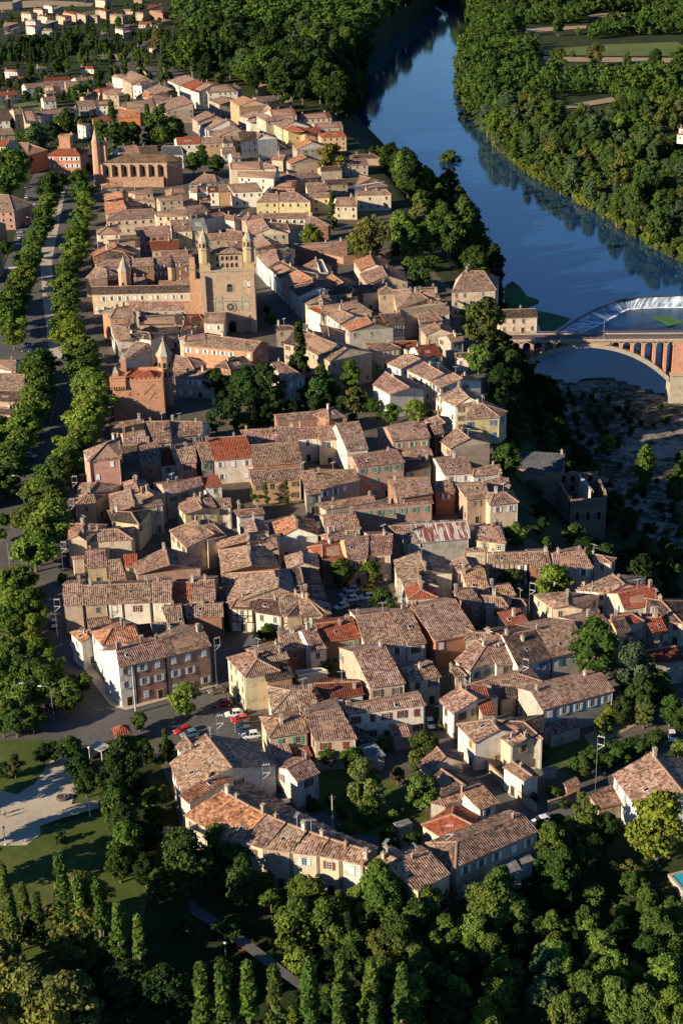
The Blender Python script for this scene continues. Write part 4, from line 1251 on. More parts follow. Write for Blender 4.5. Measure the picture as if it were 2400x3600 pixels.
# water
def build_water():
    b = MB(); P = [un(*p, ZW) for p in ((1940, 1180), (2039, 1118), (2156, 1062), (2253, 1046), (2420, 1040), (2900, 1040))]
    crest = [(p.x, p.y) for p in P]
    pts = crest + [(1500, crest[-1][1]), (1500, 2900), (-200, 2900), (-200, crest[0][1])]
    pts = [(p[0], p[1], ZW) for p in pts]
    b.poly(pts if ccw(pts) else pts[::-1]); o = b.build('river', ['river_water']); tag(o, kind='structure')
    b = MB(); x1 = crest[0][0] - 60
    pts = [(x1, 60, ZD), (1500, 60, ZD), (1500, crest[-1][1] - 1, ZD)] + [(p[0], p[1] - .5, ZD) for p in crest[::-1]] + [(x1, crest[0][1], ZD)]
    b.poly(pts if ccw(pts) else pts[::-1]); o = b.build('river_pool', ['ruffled_water']); tag(o, kind='structure')
    # weir
    root = empty('weir', (crest[1][0], crest[1][1], ZW), 'curved stone weir with white water spilling across the river', 'weir')
    foot = [un(*p, ZD + .05) for p in ((2034, 1172), (2115, 1135), (2187, 1094), (2235, 1084), (2400, 1079), (2900, 1079))]
    def cat(P, n=8):
        P = [Vector(p[:2]) for p in P]; P = [P[0] * 2 - P[1]] + P + [P[-1] * 2 - P[-2]]; out = []
        for i in range(1, len(P) - 2):
            for k in range(n):
                t = k / n; a, b_, c, d = P[i - 1], P[i], P[i + 1], P[i + 2]
                out.append(.5 * (2 * b_ + (c - a) * t + (2 * a - 5 * b_ + 4 * c - d) * t * t + (3 * b_ - a - 3 * c + d) * t ** 3))
        return out + [P[-2]]
    Ct = cat(crest); Ft = cat([tuple(p) for p in foot]); b = MB(); c = MB(); f = MB(); rl = Vector((crest[1][0], crest[1][1], ZW))
    for i in range(len(Ct) - 1):
        a0, a1, f0, f1 = Ct[i], Ct[i + 1], Ft[i], Ft[i + 1]
        P = [Vector((f0.x, f0.y, ZD + .1)) - rl, Vector((f1.x, f1.y, ZD + .1)) - rl, Vector((a1.x, a1.y, ZW + .06)) - rl, Vector((a0.x, a0.y, ZW + .06)) - rl]
        w0 = (f0 - a0).length
        b.poly(P, 0, [(i * 3.0, 0), (i * 3.0 + 3, 0), (i * 3.0 + 3, w0), (i * 3.0, w0)])
        nn = (a0 - f0).normalized(); m0 = a0 + nn * .1; m1 = a1 + nn * .1
        mid = (m0 + m1) / 2; dd = m1 - m0
        c.box((mid.x - rl.x, mid.y - rl.y, .12), (dd.length, 0.9, .5), math.atan2(dd.y, dd.x))
        fm = (f0 + f1) / 2; fd = f1 - f0
        f.box((fm.x - rl.x, fm.y - rl.y - .6, ZD - ZW + .1), (fd.length, 1.0 + .6 * math.sin(i * 1.7), .22), math.atan2(fd.y, fd.x))
    b.build('spillway', ['weir_water'], root); c.build('crest', ['dark_metal'], root); f.build('foam', ['foam'], root)
mk_ground('foam', [(0.3, (.6, .64, .68)), (0.6, (.85, .87, .9))], 0.3, 2.0)
build_water()
gr = sheet('gravel_bank', [float(a) for a in '1890 1345 2003 1337 2090 1322 2160 1324 2230 1349 2300 1372 2420 1405 2600 1500 2600 1950 2420 1950 2250 1840 2130 1700 2050 1590 1970 1445'.split()], 'river_gravel', None, ZD + 1.2)
bpy.data.objects.remove(gr)
def build_gravel():
    P = [un(float(a), float(b), ZD + 1.2) for a, b in zip(*[iter('1890 1345 2003 1340 2090 1326 2160 1328 2230 1353 2300 1376 2420 1410 2600 1500 2600 1980 2420 1990 2250 1880 2130 1740 2050 1620 1970 1460'.split())] * 2)]
    poly = np.array([(p.x, p.y) for p in P]); x0, y0 = poly.min(0); x1, y1 = poly.max(0)
    b = MB(); st = 4.0; nx = int((x1 - x0) / st); ny = int((y1 - y0) / st)
    gx, gy = np.meshgrid(x0 + np.arange(nx + 1) * st, y0 + np.arange(ny + 1) * st); Z = np.maximum(height(gx, gy), ZD - .1) + .05 + wav(gx, gy, 3.1, .08)
    ins = pip(gx + st / 2, gy + st / 2, poly)
    idx = {}; V = []; F = []
    for j in range(ny):
        for i in range(nx):
            if not ins[j, i]: continue
            f = []
            for a, c in ((i, j), (i + 1, j), (i + 1, j + 1), (i, j + 1)):
                if (a, c) not in idx: idx[(a, c)] = len(V); V.append((gx[c, a], gy[c, a], Z[c, a]))
                f.append(idx[(a, c)])
            F.append(f)
    me = bpy.data.meshes.new('gravel_bank'); me.from_pydata(V, [], F); me.materials.append(MAT['river_gravel'])
    me.polygons.foreach_set('use_smooth', [True] * len(F))
    o = bpy.data.objects.new('gravel_bank', me); C.objects.link(o); tag(o, kind='structure')
build_gravel()
# floating weed
def weed(pts, z, label):
    b = MB(); P = [un(pts[i], pts[i + 1], z + .03) for i in range(0, len(pts), 2)]; P = [tuple(p) for p in P]
    b.poly(P if ccw(P) else P[::-1]); o = b.build('water_weed', ['weed']); tag(o, label, 'weed', kind='stuff')
mk_ground('weed', [(0.3, (.025, .07, .03)), (0.5, (.06, .14, .05)), (0.7, (.13, .22, .06))], 0.2, 1.2)
weed([1775, 1005, 1800, 988, 1830, 1010, 1850, 1040, 1890, 1052, 1895, 1065, 1850, 1085, 1780, 1085, 1770, 1050], ZW, 'green weed patch floating beside the river bank trees')
weed([1890, 1092, 1930, 1100, 1970, 1110, 2005, 1120, 1985, 1140, 1945, 1163, 1900, 1163, 1885, 1130], ZW, 'green weed floating behind the weir by the pumphouse')
weed([2285, 1112, 2330, 1110, 2372, 1120, 2400, 1132, 2378, 1148, 2345, 1152, 2330, 1135, 2300, 1125], ZD, 'bright green weed raft in the pool below the weir')
# ------------------------------------------------------------------ big monuments
def arch_pts(w, h, n=8, pointed=False):
    """outline of an arched opening, centre x=0, bottom z=0"""
    P = [(-w / 2, 0), (w / 2, 0)]
    if pointed:
        zs = h - w * .87; R_ = w
        for i in range(n + 1):
            t = i / n; a = t * math.pi / 3; P.append((-w / 2 + R_ * math.cos(a), zs + R_ * math.sin(a)))
        for i in range(1, n + 1):
            t = 1 - i / n; a = t * math.pi / 3; P.append((w / 2 - R_ * math.cos(a), zs + R_ * math.sin(a)))
    else:
        zs = h - w / 2
        for i in range(n + 1): a = math.pi * i / n; P.append((w / 2 * math.cos(a), zs + w / 2 * math.sin(a)))
    return P
def opening(mb, origin, d, w, h, depth=0.35, pointed=False, mg=0, mf=1, frame=0.18, louvre=False):
    """dark arched recess with a raised surround, on a wall: origin = bottom centre on the wall, d = direction along wall"""
    d = Vector(d).normalized(); n = Vector((d.y, -d.x, 0)); o = Vector(origin)
    P = arch_pts(w, h, 8, pointed); W3 = lambda p, off: o + d * p[0] + n * off + Vector((0, 0, p[1]))
    mb.poly([W3(p, .02) for p in P], mg)
    Q = arch_pts(w + 2 * frame, h + frame, 8, pointed)
    for i in range(1, len(P)):
        j = (i + 1) % len(P)
        if j == 0: pass
        a, b, c, e = P[i], P[j], Q[j], Q[i]
        mb.poly([W3(a, .12), W3(b, .12), W3(c, .12), W3(e, .12)][::-1], mf)
        mb.poly([W3(a, .02), W3(b, .02), W3(b, .12), W3(a, .12)], mf)
        mb.poly([W3(c, .0), W3(e, .0), W3(e, .12), W3(c, .12)][::1], mf)
    if louvre:
        for k in range(1, int(h / .5)): 
            z = k * .5
            if z < h - w / 2: mb.quad(W3((-w / 2, z), .03), W3((w / 2, z), .03), W3((w / 2, z + .15), .1), W3((-w / 2, z + .15), .1), mf)
SB = ['wall_brick', 'stone', 'ridge_tile', 'window_glass']
CB = (.46, .335, .235)
def local(root, p): return Vector(p) - root.location
def twin_church():
    b0 = un(904, 1165, 0); a0 = un(716, 1171, 0)
    W = (b0 - a0).length; d = (b0 - a0).normalized(); n = Vector((d.y, -d.x, 0))
    root = empty('church', a0, 'brick church with two octagonal turrets, rose window and clock', 'church', None, math.atan2(d.y, d.x))
    HB = 23.5
    b = MB()  # local: x along front, -y towards the camera
    b.box((W / 2, 5, HB / 2), (W, 10, HB), 0, 0)
    b.box((W / 2, 4.6, HB + .2), (W + .5, 9.6, .4), 0, 1)
    b.box((W / 2, -.12, HB * .52), (W + .3, .3, .35), 0, 1)
    b.box((W / 2, -.12, HB * .2), (W * .92, .3, .3), 0, 1)
    for x in (1.0, W - 1.0): b.box((x, -.7, HB * .47), (2.0, 1.5, HB * .94), 0, 0, .86)
    f = b.build('wall', SB, root, CB)
    for x in (W * .31, W * .80):
        b = MB(); opening(b, (x, 0, HB * .36), (1, 0, 0), 2.5, 5.6, .3, False, 1, 1, .35); b.build('blind_arch', SB, f, CB)
    b = MB(); opening(b, (W * .53, 0, HB * .67), (1, 0, 0), 2.2, 3.0, .3, False, 3, 1, .3, True); b.build('louvred_window', SB, f, CB)
    b = MB(); opening(b, (W * .55, 0, 0), (1, 0, 0), 2.8, 4.5, .3, False, 3, 1, .4); b.build('portal', SB, f, CB)
    for k in range(7):
        b = MB(); b.box((W * (.08 + .14 * k), -.2, HB * .2 - .55), (.3, .3, .5)); b.build('corbel', SB, f, (.4, .28, .2))
    b = MB()  # rose
    for i in range(24):
        a = 2 * math.pi * i / 24; c = 2 * math.pi * (i + 1) / 24; r0, r1 = 1.45, 2.0; X, Z = W * .53, HB * .42
        P = lambda r, t, y: (X + r * math.cos(t), y, Z + r * math.sin(t))
        b.poly([P(r0, a, -.22), P(r1, a, -.22), P(r1, c, -.22), P(r0, c, -.22)], 1); b.poly([P(r1, a, 0), P(r1, c, 0), P(r1, c, -.22), P(r1, a, -.22)], 1)
        b.poly([P(0.01, a, -.03), P(r0, a, -.03), P(r0, c, -.03)], 3)
    for i in range(8):
        a = math.pi * i / 4; b.tube((W * .53, -.1, HB * .42), (W * .53 + 1.5 * math.cos(a), -.1, HB * .42 + 1.5 * math.sin(a)), .09, .09, 5, 1)
        b.ngon(W * .53 + .9 * math.cos(a + .39), 0, .1, 6, 0, 0, 1)
    b.build('rose_window', SB, f, CB)
    b = MB(); X, Z = W * .885, HB * .80
    for i in range(24):
        a = 2 * math.pi * i / 24; c = 2 * math.pi * (i + 1) / 24; P = lambda r, t, y: (X + r * math.cos(t), y, Z + r * math.sin(t))
        b.poly([P(.01, a, -.9), P(1.05, a, -.9), P(1.05, c, -.9)], 0); b.poly([P(1.05, a, -.86), P(1.25, a, -.95), P(1.25, c, -.95), P(1.05, c, -.86)], 1)
        if i % 2 == 0: b.box((X + .85 * math.cos(a), -.93, Z + .85 * math.sin(a)), (.1, .04, .16), 0, 1)
    b.box((X, -.95, Z + .3), (.09, .04, .7), 0, 1); b.box((X + .25, -.95, Z - .1), (.55, .04, .09), 0, 1)
    b.box((X, -.75, Z + 1.5), (3.2, .5, .2), 0, 2); b.box((X, -.5, Z), (2.5, .7, 2.5), 0, 3)
    k = b.build('clock', ['paint', 'dark_metal', 'stone', 'wall_brick'], f, (.75, .73, .68))
    # gallery between turrets
    b = MB(); b.box((W / 2, 5, HB + 3.2), (W * .58, 5, 6.0), 0, 0)
    G = b.build('belfry', SB, root, (.45, .33, .23))
    for r_ in range(2):
        for i in range(5):
            b = MB(); opening(b, (W * .5 + (i - 2) * 1.75, 2.5, HB + .9 + r_ * 2.7), (1, 0, 0), .85, 1.7, .2, False, 3, 1, .12); b.build('bell_opening', SB, G, CB)
    b = MB(); zt = HB + 6.2
    x0, x1, y0, y1 = W * .5 - W * .33, W * .5 + W * .33, 1.8, 8.2
    b.poly([(x0, y0, zt), (x1, y0, zt), (W / 2 + 2, 5, zt + 1.9), (W / 2 - 2, 5, zt + 1.9)], 0); b.poly([(x1, y1, zt), (x0, y1, zt), (W / 2 - 2, 5, zt + 1.9), (W / 2 + 2, 5, zt + 1.9)], 0)
    b.poly([(x1, y0, zt), (x1, y1, zt), (W / 2 + 2, 5, zt + 1.9)], 0); b.poly([(x0, y1, zt), (x0, y0, zt), (W / 2 - 2, 5, zt + 1.9)], 0); b.poly([(x0, y1, zt - .01), (x1, y1, zt - .01), (x1, y0, zt - .01), (x0, y0, zt - .01)], 0)
    b.build('belfry_roof', ['old_roof_tile'], G, (1, 1, 1))
    for x in (1.9, W - 1.9):
        b = MB(); r = 2.3
        b.box((x, 2.2, HB + 1.5), (4.2, 4.2, 3.6), 0, 0, .93)
        b.ngon(x, 2.2, r, 8, HB + 3.0, HB + 8.2, 0, .97, math.pi / 8); b.ngon(x, 2.2, r * 1.12, 8, HB + 8.2, HB + 8.6, 1, 1, math.pi / 8)
        b.ngon(x, 2.2, r * .9, 8, HB + 8.6, HB + 11.2, 0, .96, math.pi / 8); b.ngon(x, 2.2, r * 1.02, 8, HB + 11.2, HB + 11.5, 1, 1, math.pi / 8)
        t = b.build('turret', SB, root, (.50, .36, .21))
        s = MB(); s.ngon(x, 2.2, r * .92, 8, HB + 11.5, HB + 15.8, 0, 0.02, math.pi / 8); s.ngon(x, 2.2, .22, 6, HB + 16.0, HB + 16.8, 0, .3)
        s.build('spire', ['stone'], t)
        for i in range(4, 8):
            q = MB(); a = math.pi / 4 * i; c = math.cos(math.pi / 8)
            for zz, rr, hh in ((HB + 9.0, r * .9, 1.7),):
                px, py = x + rr * c * math.cos(a) * .985, 2.2 + rr * c * math.sin(a) * .985; dd = (-math.sin(a), math.cos(a), 0)
                opening(q, (px, py, zz), dd, .75, hh, .1, False, 3, 1, .08)
            q.build('turret_window', SB, t, CB)
    # nave behind, with buttresses and a roof
    b = MB(); NL = 34; NW = W * .62; x0 = W * .5 - NW / 2; NH = 16
    b.box((W / 2, 10 + NL / 2, NH / 2), (NW, NL, NH), 0, 0)
    for i in range(7):
        for sx in (-1, 1): b.box((W / 2 + sx * (NW / 2 + 1.0), 13 + i * 6.6, NH * .44), (2.2, 1.3, NH * .88), 0, 0, .8)
    nv = b.build('nave', SB, root, (.47, .31, .21))
    b = MB(); e = .6; zt = NH
    for sx in (-1, 1):
        P = [(W / 2 + sx * (NW / 2 + e), 9.5, zt), (W / 2 + sx * (NW / 2 + e), 10 + NL, zt), (W / 2, 10 + NL - 3, zt + 3.6), (W / 2, 9.5, zt + 3.6)]
        b.poly(P if sx > 0 else P[::-1], 0)
    b.poly([(W / 2 + NW / 2 + e, 10 + NL, zt), (W / 2 - NW / 2 - e, 10 + NL, zt), (W / 2, 7 + NL, zt + 3.6)], 0)
    b.build('nave_roof', ['old_roof_tile'], nv, (.9, .95, .92))
    # left stepped buttress & bell gable
    b = MB()
    for i, (hh, xx) in enumerate(((20, -1.2), (15.5, -3.4), (11, -5.6))): b.box((xx, 3.2 + i * .3, hh / 2), (2.3, 2.2, hh), 0, 0, .97)
    b.box((-3.6, 14, 11), (2.2, 9, 22), 0, 0); b.prism([(-4.7, 12.0), (-2.5, 12.0), (-2.5, 14.4), (-4.7, 14.4)], 22, 26, 0, 0, .9)
    b.build('buttress', SB, root, (.50, .30, .19))
twin_church()

def castle():
    a0 = un(405, 1478, 0); b0 = un(583, 1470, 0); W = (b0 - a0).length; d = (b0 - a0).normalized()
    root = empty('brick_castle', a0, 'square brick castle with battlements and an ogee capped octagonal turret', 'castle', None, math.atan2(d.y, d.x))
    H = 12.5; DP = 13
    b = MB(); b.box((W / 2, DP / 2, H / 2), (W, DP, H), 0, 0, .995)
    w_ = b.build('wall', SB, root, (.50, .265, .165))
    b = MB(); t = .5
    for cx, cy, sx, sy in ((W / 2, t / 2 - .1, W, t), (W / 2, DP - t / 2, W, t), (t / 2 - .1, DP / 2, t, DP - 2 * t), (W - t / 2, DP / 2, t, DP - 2 * t)): b.box((cx, cy, H + .45), (sx, sy, .9), 0, 0)
    for i in range(12): b.box((.5 + i * (W - 1) / 11, t / 2 - .1, H + 1.1), (.75, t, .5), 0, 0)
    for i in range(9):
        for x in (t / 2 - .1, W - t / 2): b.box((x, 1.2 + i * (DP - 2) / 8, H + 1.1), (t, .75, .5), 0, 0)
    b.build('battlement', SB, w_, (.55, .27, .15))
    b = MB()  # corner bartizan with corbels
    b.box((1.9, .7, H - .1), (5.0, 2.6, 1.9), 0, 0); b.box((1.9, .7, H + 1.2), (5.2, 2.8, .7), 0, 0)
    for i in range(7): b.box((-.35 + i * .75, -.55, H - 1.5), (.32, .5, .9), 0, 0, .9)
    for i in range(7): b.box((-.35 + i * .75, -.62, H + 1.9), (.42, .3, .7), 0, 0)
    b.build('bartizan', SB, w_, (.60, .30, .17))
    b = MB()
    for p, q in (((9.8, -.03, 8.2), (13.3, -.03, 11.6)), ((11.4, -.03, 6.2), (13.4, -.03, 8.9))): b.tube(p, q, .06, .06, 4)
    for x in (5.2, 7.8):
        for dz, dx in ((0, 0), (.3, .15), (.6, 0)): b.box((x + dx, -.06, 8.2 + dz), (.45, .1, .1), .0)
    b.build('wall_anchor', ['dark_metal'], w_)
    b = MB(); zt = H - .4
    b.poly([(3.5, 1, zt + .3), (W - 2, 1, zt + .3), (W - 4.5, 6, zt + 2.4), (6, 6, zt + 2.4)], 0); b.poly([(W - 2, 11, zt + .3), (3.5, 11, zt + .3), (6, 6, zt + 2.4), (W - 4.5, 6, zt + 2.4)], 0)
    b.poly([(3.5, 11, zt + .3), (3.5, 1, zt + .3), (6, 6, zt + 2.4)], 0); b.poly([(W - 2, 1, zt + .3), (W - 2, 11, zt + .3), (W - 4.5, 6, zt + 2.4)], 0)
    b.build('roof', ['new_roof_tile'], root, (1.1, .95, .9))
    b = MB(); r = 2.35; cx, cy = W + .2, DP - .5
    b.ngon(cx, cy, r, 8, 0, 17.0, 0, .97, math.pi / 8); b.ngon(cx, cy, r * 1.1, 8, 16.9, 17.5, 1, 1, math.pi / 8)
    tr = b.build('turret', SB, root, (.50, .28, .17))
    b = MB(); b.ngon(cx, cy, r * 1.25, 8, 17.5, 18.6, 0, .72, math.pi / 8, False); b.ngon(cx, cy, r * .9, 8, 18.6, 20.6, 0, .55, math.pi / 8, False); b.ngon(cx, cy, r * .495, 8, 20.6, 21.8, 0, .4, math.pi / 8); b.ngon(cx, cy, .22, 6, 21.8, 23.6, 0, .5); b.ngon(cx, cy, .4, 8, 22.5, 22.9, 0, .8)
    b.build('ogee_cap', ['stone'], tr)
    for a in (-3, -2, -1):
        for zz in (13.6, 10.2):
            b = MB(); an = a * math.pi / 4; c = math.cos(math.pi / 8) * r * .985; opening(b, (cx + c * math.cos(an), cy + c * math.sin(an), zz), (-math.sin(an), math.cos(an), 0), 1.0, 1.7, .1, False, 3, 1, .15); b.build('turret_window', SB, tr, CB)
    for x, y, hh in ((1.2, 3.2, 2.4), (3.2, 11.6, 4.4)):
        b = MB(); b.box((x, y, H + hh / 2), (1.7, 1.7, hh), 0, 0); p = b.build('pinnacle', SB, root, (.5, .28, .17))
        b = MB(); b.ngon(x, y, 1.35, 4, H + hh, H + hh + 2.3, 0, .02, math.pi / 4); b.build('pinnacle_roof', ['stone'], p)
castle()

def gothic_chapel():
    a0 = ut('10', 690, 112, 0); b0 = ut('10', 1240, 110, 0); W = (b0 - a0).length; d = (b0 - a0).normalized()
    root = empty('gothic_church', a0, 'long brick gothic church with buttresses, pointed windows and slender corner spire', 'church', None, math.atan2(d.y, d.x))
    H = 13.0; DP = 15; L = W - 7
    b = MB(); b.prism([(0, 3), (L, 3), (W - 1.5, 6.5), (W, 10.5), (W - 1.5, 14.5), (L, 18), (0, 18)], 0, H, 0)
    b.box((L * .48, 1.2, 2.6), (L * .95, 4.2, 5.2), 0, 0)
    w_ = b.build('wall', SB, root, (.42, .265, .18))
    for i in range(8):
        b = MB(); b.box((1.6 + i * (L - 2) / 7, 1.9, 5.6), (1.1, 2.4, 11.2), 0, 0, .9); b.box((1.6 + i * (L - 2) / 7, 1.7, 11.6), (1.2, 2.0, 1.0), 0, 1, .5); b.build('buttress', SB, w_, (.50, .33, .22))
    for i in range(7):
        b = MB(); opening(b, (1.6 + (i + .5) * (L - 2) / 7, 2.98, 5.8), (1, 0, 0), 1.5, 5.2, .2, True, 3, 1, .3); b.build('lancet_window', SB, w_, CB)
    b = MB()
    for i in range(6): b.box((L * .08 + i * L * .15, -.95, 4.2), (L * .11, .12, 1.2), 0, 0)
    b.build('blind_panel', SB, w_, (.40, .24, .16))
    b = MB(); e = .6
    ev = [(-.3, 3 - e), (L, 3 - e), (W - 1.2, 6.2), (W + .6, 10.5), (W - 1.2, 14.8), (L, 18 + e), (-.3, 18 + e)]; r0 = (2, 10.5, H + 3.0); r1 = (L - 1, 10.5, H + 3.0); Z = lambda p: (p[0], p[1], H)
    b.poly([Z(ev[0]), Z(ev[1]), r1, r0], 0); b.poly([Z(ev[5]), Z(ev[6]), r0, r1], 0); b.poly([Z(ev[6]), Z(ev[0]), r0], 0)
    for i in range(1, 5): b.poly([Z(ev[i]), Z(ev[i + 1]), r1], 0)
    b.poly([Z(p) for p in ev][::-1], 0)
    b.build('roof', ['dark_roof_tile'], root, (1.9, 1.75, 1.45))
    b = MB(); cx, cy = -1.2, 3.5
    b.ngon(cx, cy, 2.7, 8, 0, 24, 0, .86, math.pi / 8); b.ngon(cx, cy, 2.5, 8, 24, 24.6, 1, 1, math.pi / 8); b.box((cx + 3.5, cy + 2, 11), (3.4, 4, 22), 0, 0, .9)
    b.box((cx + 4.8, cy + 3, 13), (1.3, 3, 26), 0, 0, .9)
    t = b.build('tower', SB, root, (.55, .31, .2))
    b = MB(); b.ngon(cx, cy, 2.2, 8, 24.6, 31, 0, .1, math.pi / 8); b.ngon(cx, cy, .2, 6, 31, 33, 0, .3); b.build('spire', ['wall_brick'], t, (.55, .36, .25))
gothic_chapel()

def mansion():
    a0 = ut('10', 345, 40, 0); b0 = ut('10', 565, 40, 0); W = (b0 - a0).length; d = (b0 - a0).normalized()
    root = empty('mansion', a0, 'red brick mansion with square roof tower and white shutters', 'mansion', None, math.atan2(d.y, d.x)); H = 12; DP = 17
    b = MB(); b.box((W / 2, DP / 2, H / 2), (W, DP, H), 0, 0); b.box((W / 2, -.05, H * .62), (W + .2, .2, .3), 0, 1); w_ = b.build('wall', SB, root, (.50, .215, .14))
    b = MB(); e = .7; zt = H
    q = [(-e, -e, zt), (W + e, -e, zt), (W + e, DP + e, zt), (-e, DP + e, zt)]; r0, r1 = (6, DP / 2, zt + 3.4), (W - 6, DP / 2, zt + 3.4)
    b.poly([q[0], q[1], r1, r0]); b.poly([q[1], q[2], r1]); b.poly([q[2], q[3], r0, r1]); b.poly([q[3], q[0], r0]); b.poly(q[::-1])
    ro = b.build('roof', ['new_roof_tile'], root, (1, .85, .8))
    for x, y in ((3, 12), (W - 4, 5), (W - 1.2, 12)): inst(CHIM[1], 'chimney', ro, (x, y, zt + 1.8), 0, None, (.4, .2, .13))
    b = MB(); tx, ty = 8.5, 10; b.box((tx, ty, H + 5), (6.5, 6.5, 8), 0, 0); b.box((tx, ty, H + 9.2), (7.2, 7.2, .5), 0, 1)
    for i in range(6):
        for s in (-1, 1): b.box((tx - 3 + i * 1.2, ty + s * 3.3, H + 9.8), (.7, .35, .8), 0, 0); b.box((tx + s * 3.3, ty - 3 + i * 1.2, H + 9.8), (.35, .7, .8), 0, 0)
    t = b.build('roof_tower', SB, root, (.5, .26, .16)); inst(WIN_N, 'window', t, (tx, ty - 3.26, H + 5), 0, None, (.7, .7, .68))
    for f in range(3):
        for i in range(6):
            if (i + f) % 5 == 3: continue
            o = inst(WIN_F, 'window', root, (2 + i * (W - 4) / 5, -.01, 2.2 + f * 3.9), 0, (1.2, 1, 1.2), (.6, .6, .58))
            for s in (-1, 1): inst(SHU, 'shutter', o, (s * .8, -.01, 0), 0, None, SHUT['w'])
        for i in range(4): inst(WIN_F, 'window', root, (-.01, DP - 2 - i * 4.2, 2.2 + f * 3.9), -math.pi / 2, (1.2, 1, 1.2), (.7, .7, .68))
mansion()

def turret_convent():
    p = ut('10', 873, 905, 0); root = empty('stair_turret', p, 'octagonal brick stair turret with domed cap, on the convent wing', 'turret')
    b = MB(); r = 2.55; b.ngon(0, 0, r, 8, 0, 13.2, 0, 1, math.pi / 8); w_ = b.build('wall', SB, root, (.56, .34, .22))
    b = MB(); b.ngon(0, 0, r * 1.15, 8, 13.2, 14.6, 0, .72, math.pi / 8); b.ngon(0, 0, r * .72, 8, 14.6, 16.4, 0, .75, math.pi / 8); b.ngon(0, 0, r * .54, 8, 16.4, 18.0, 0, .35, math.pi / 8); b.ngon(0, 0, .3, 6, 18, 19.6, 0, .3)
    b.build('domed_cap', ['stone'], root)
    b = MB(); opening(b, (-.6, -r * .93, 7.2), (1, -.0, 0), .8, 1.6, .1, False, 3, 1, .1); b.build('turret_window', SB, w_, CB)
    p = ut('10', 1195, 830, 0); root = empty('small_spire', p, 'small dark conical spire among the convent roofs', 'spire')
    b = MB(); b.ngon(0, 0, 1.7, 8, 0, 10.5, 0); b.build('wall', SB, root, (.45, .3, .2)); b = MB(); b.ngon(0, 0, 1.9, 8, 10.5, 15.5, 0, .05); b.build('spire_roof', ['dark_roof_tile'], root, (1, 1, 1))
    p = ut('01', 280, 900, 0); root = empty('clock_gable', p, 'cream clock tower with pointed gable on the school front', 'clock tower')
    b = MB(); b.box((0, 0, 7.5), (5, 5, 15), 0, 0); b.poly([(-2.5, -2.5, 15), (2.5, -2.5, 15), (0, -2.5, 17.5)], 0); b.poly([(2.5, 2.5, 15), (-2.5, 2.5, 15), (0, 2.5, 17.5)], 0); w_ = b.build('wall', ['wall_plaster', 'stone'], root, (.6, .45, .3))
    b = MB(); b.poly([(-2.9, -2.8, 14.8), (-2.9, 2.8, 14.8), (0, 2.8, 17.8), (0, -2.8, 17.8)][::-1]); b.poly([(2.9, -2.8, 14.8), (2.9, 2.8, 14.8), (0, 2.8, 17.8), (0, -2.8, 17.8)]); b.build('roof', ['old_roof_tile'], root, (1, 1, 1))
    b = MB(); b.ngon(0, -2.55, .1, 4, 12.5, 13, 0); 
    for i in range(12):
        a = math.pi / 6 * i; c = math.pi / 6 * (i + 1); b.poly([(0, -2.56, 13), (math.cos(a) * 1.1, -2.56, 13 + math.sin(a) * 1.1), (math.cos(c) * 1.1, -2.56, 13 + math.sin(c) * 1.1)])
    b.build('clock_face', ['paint'], w_, (.7, .68, .6))
turret_convent()

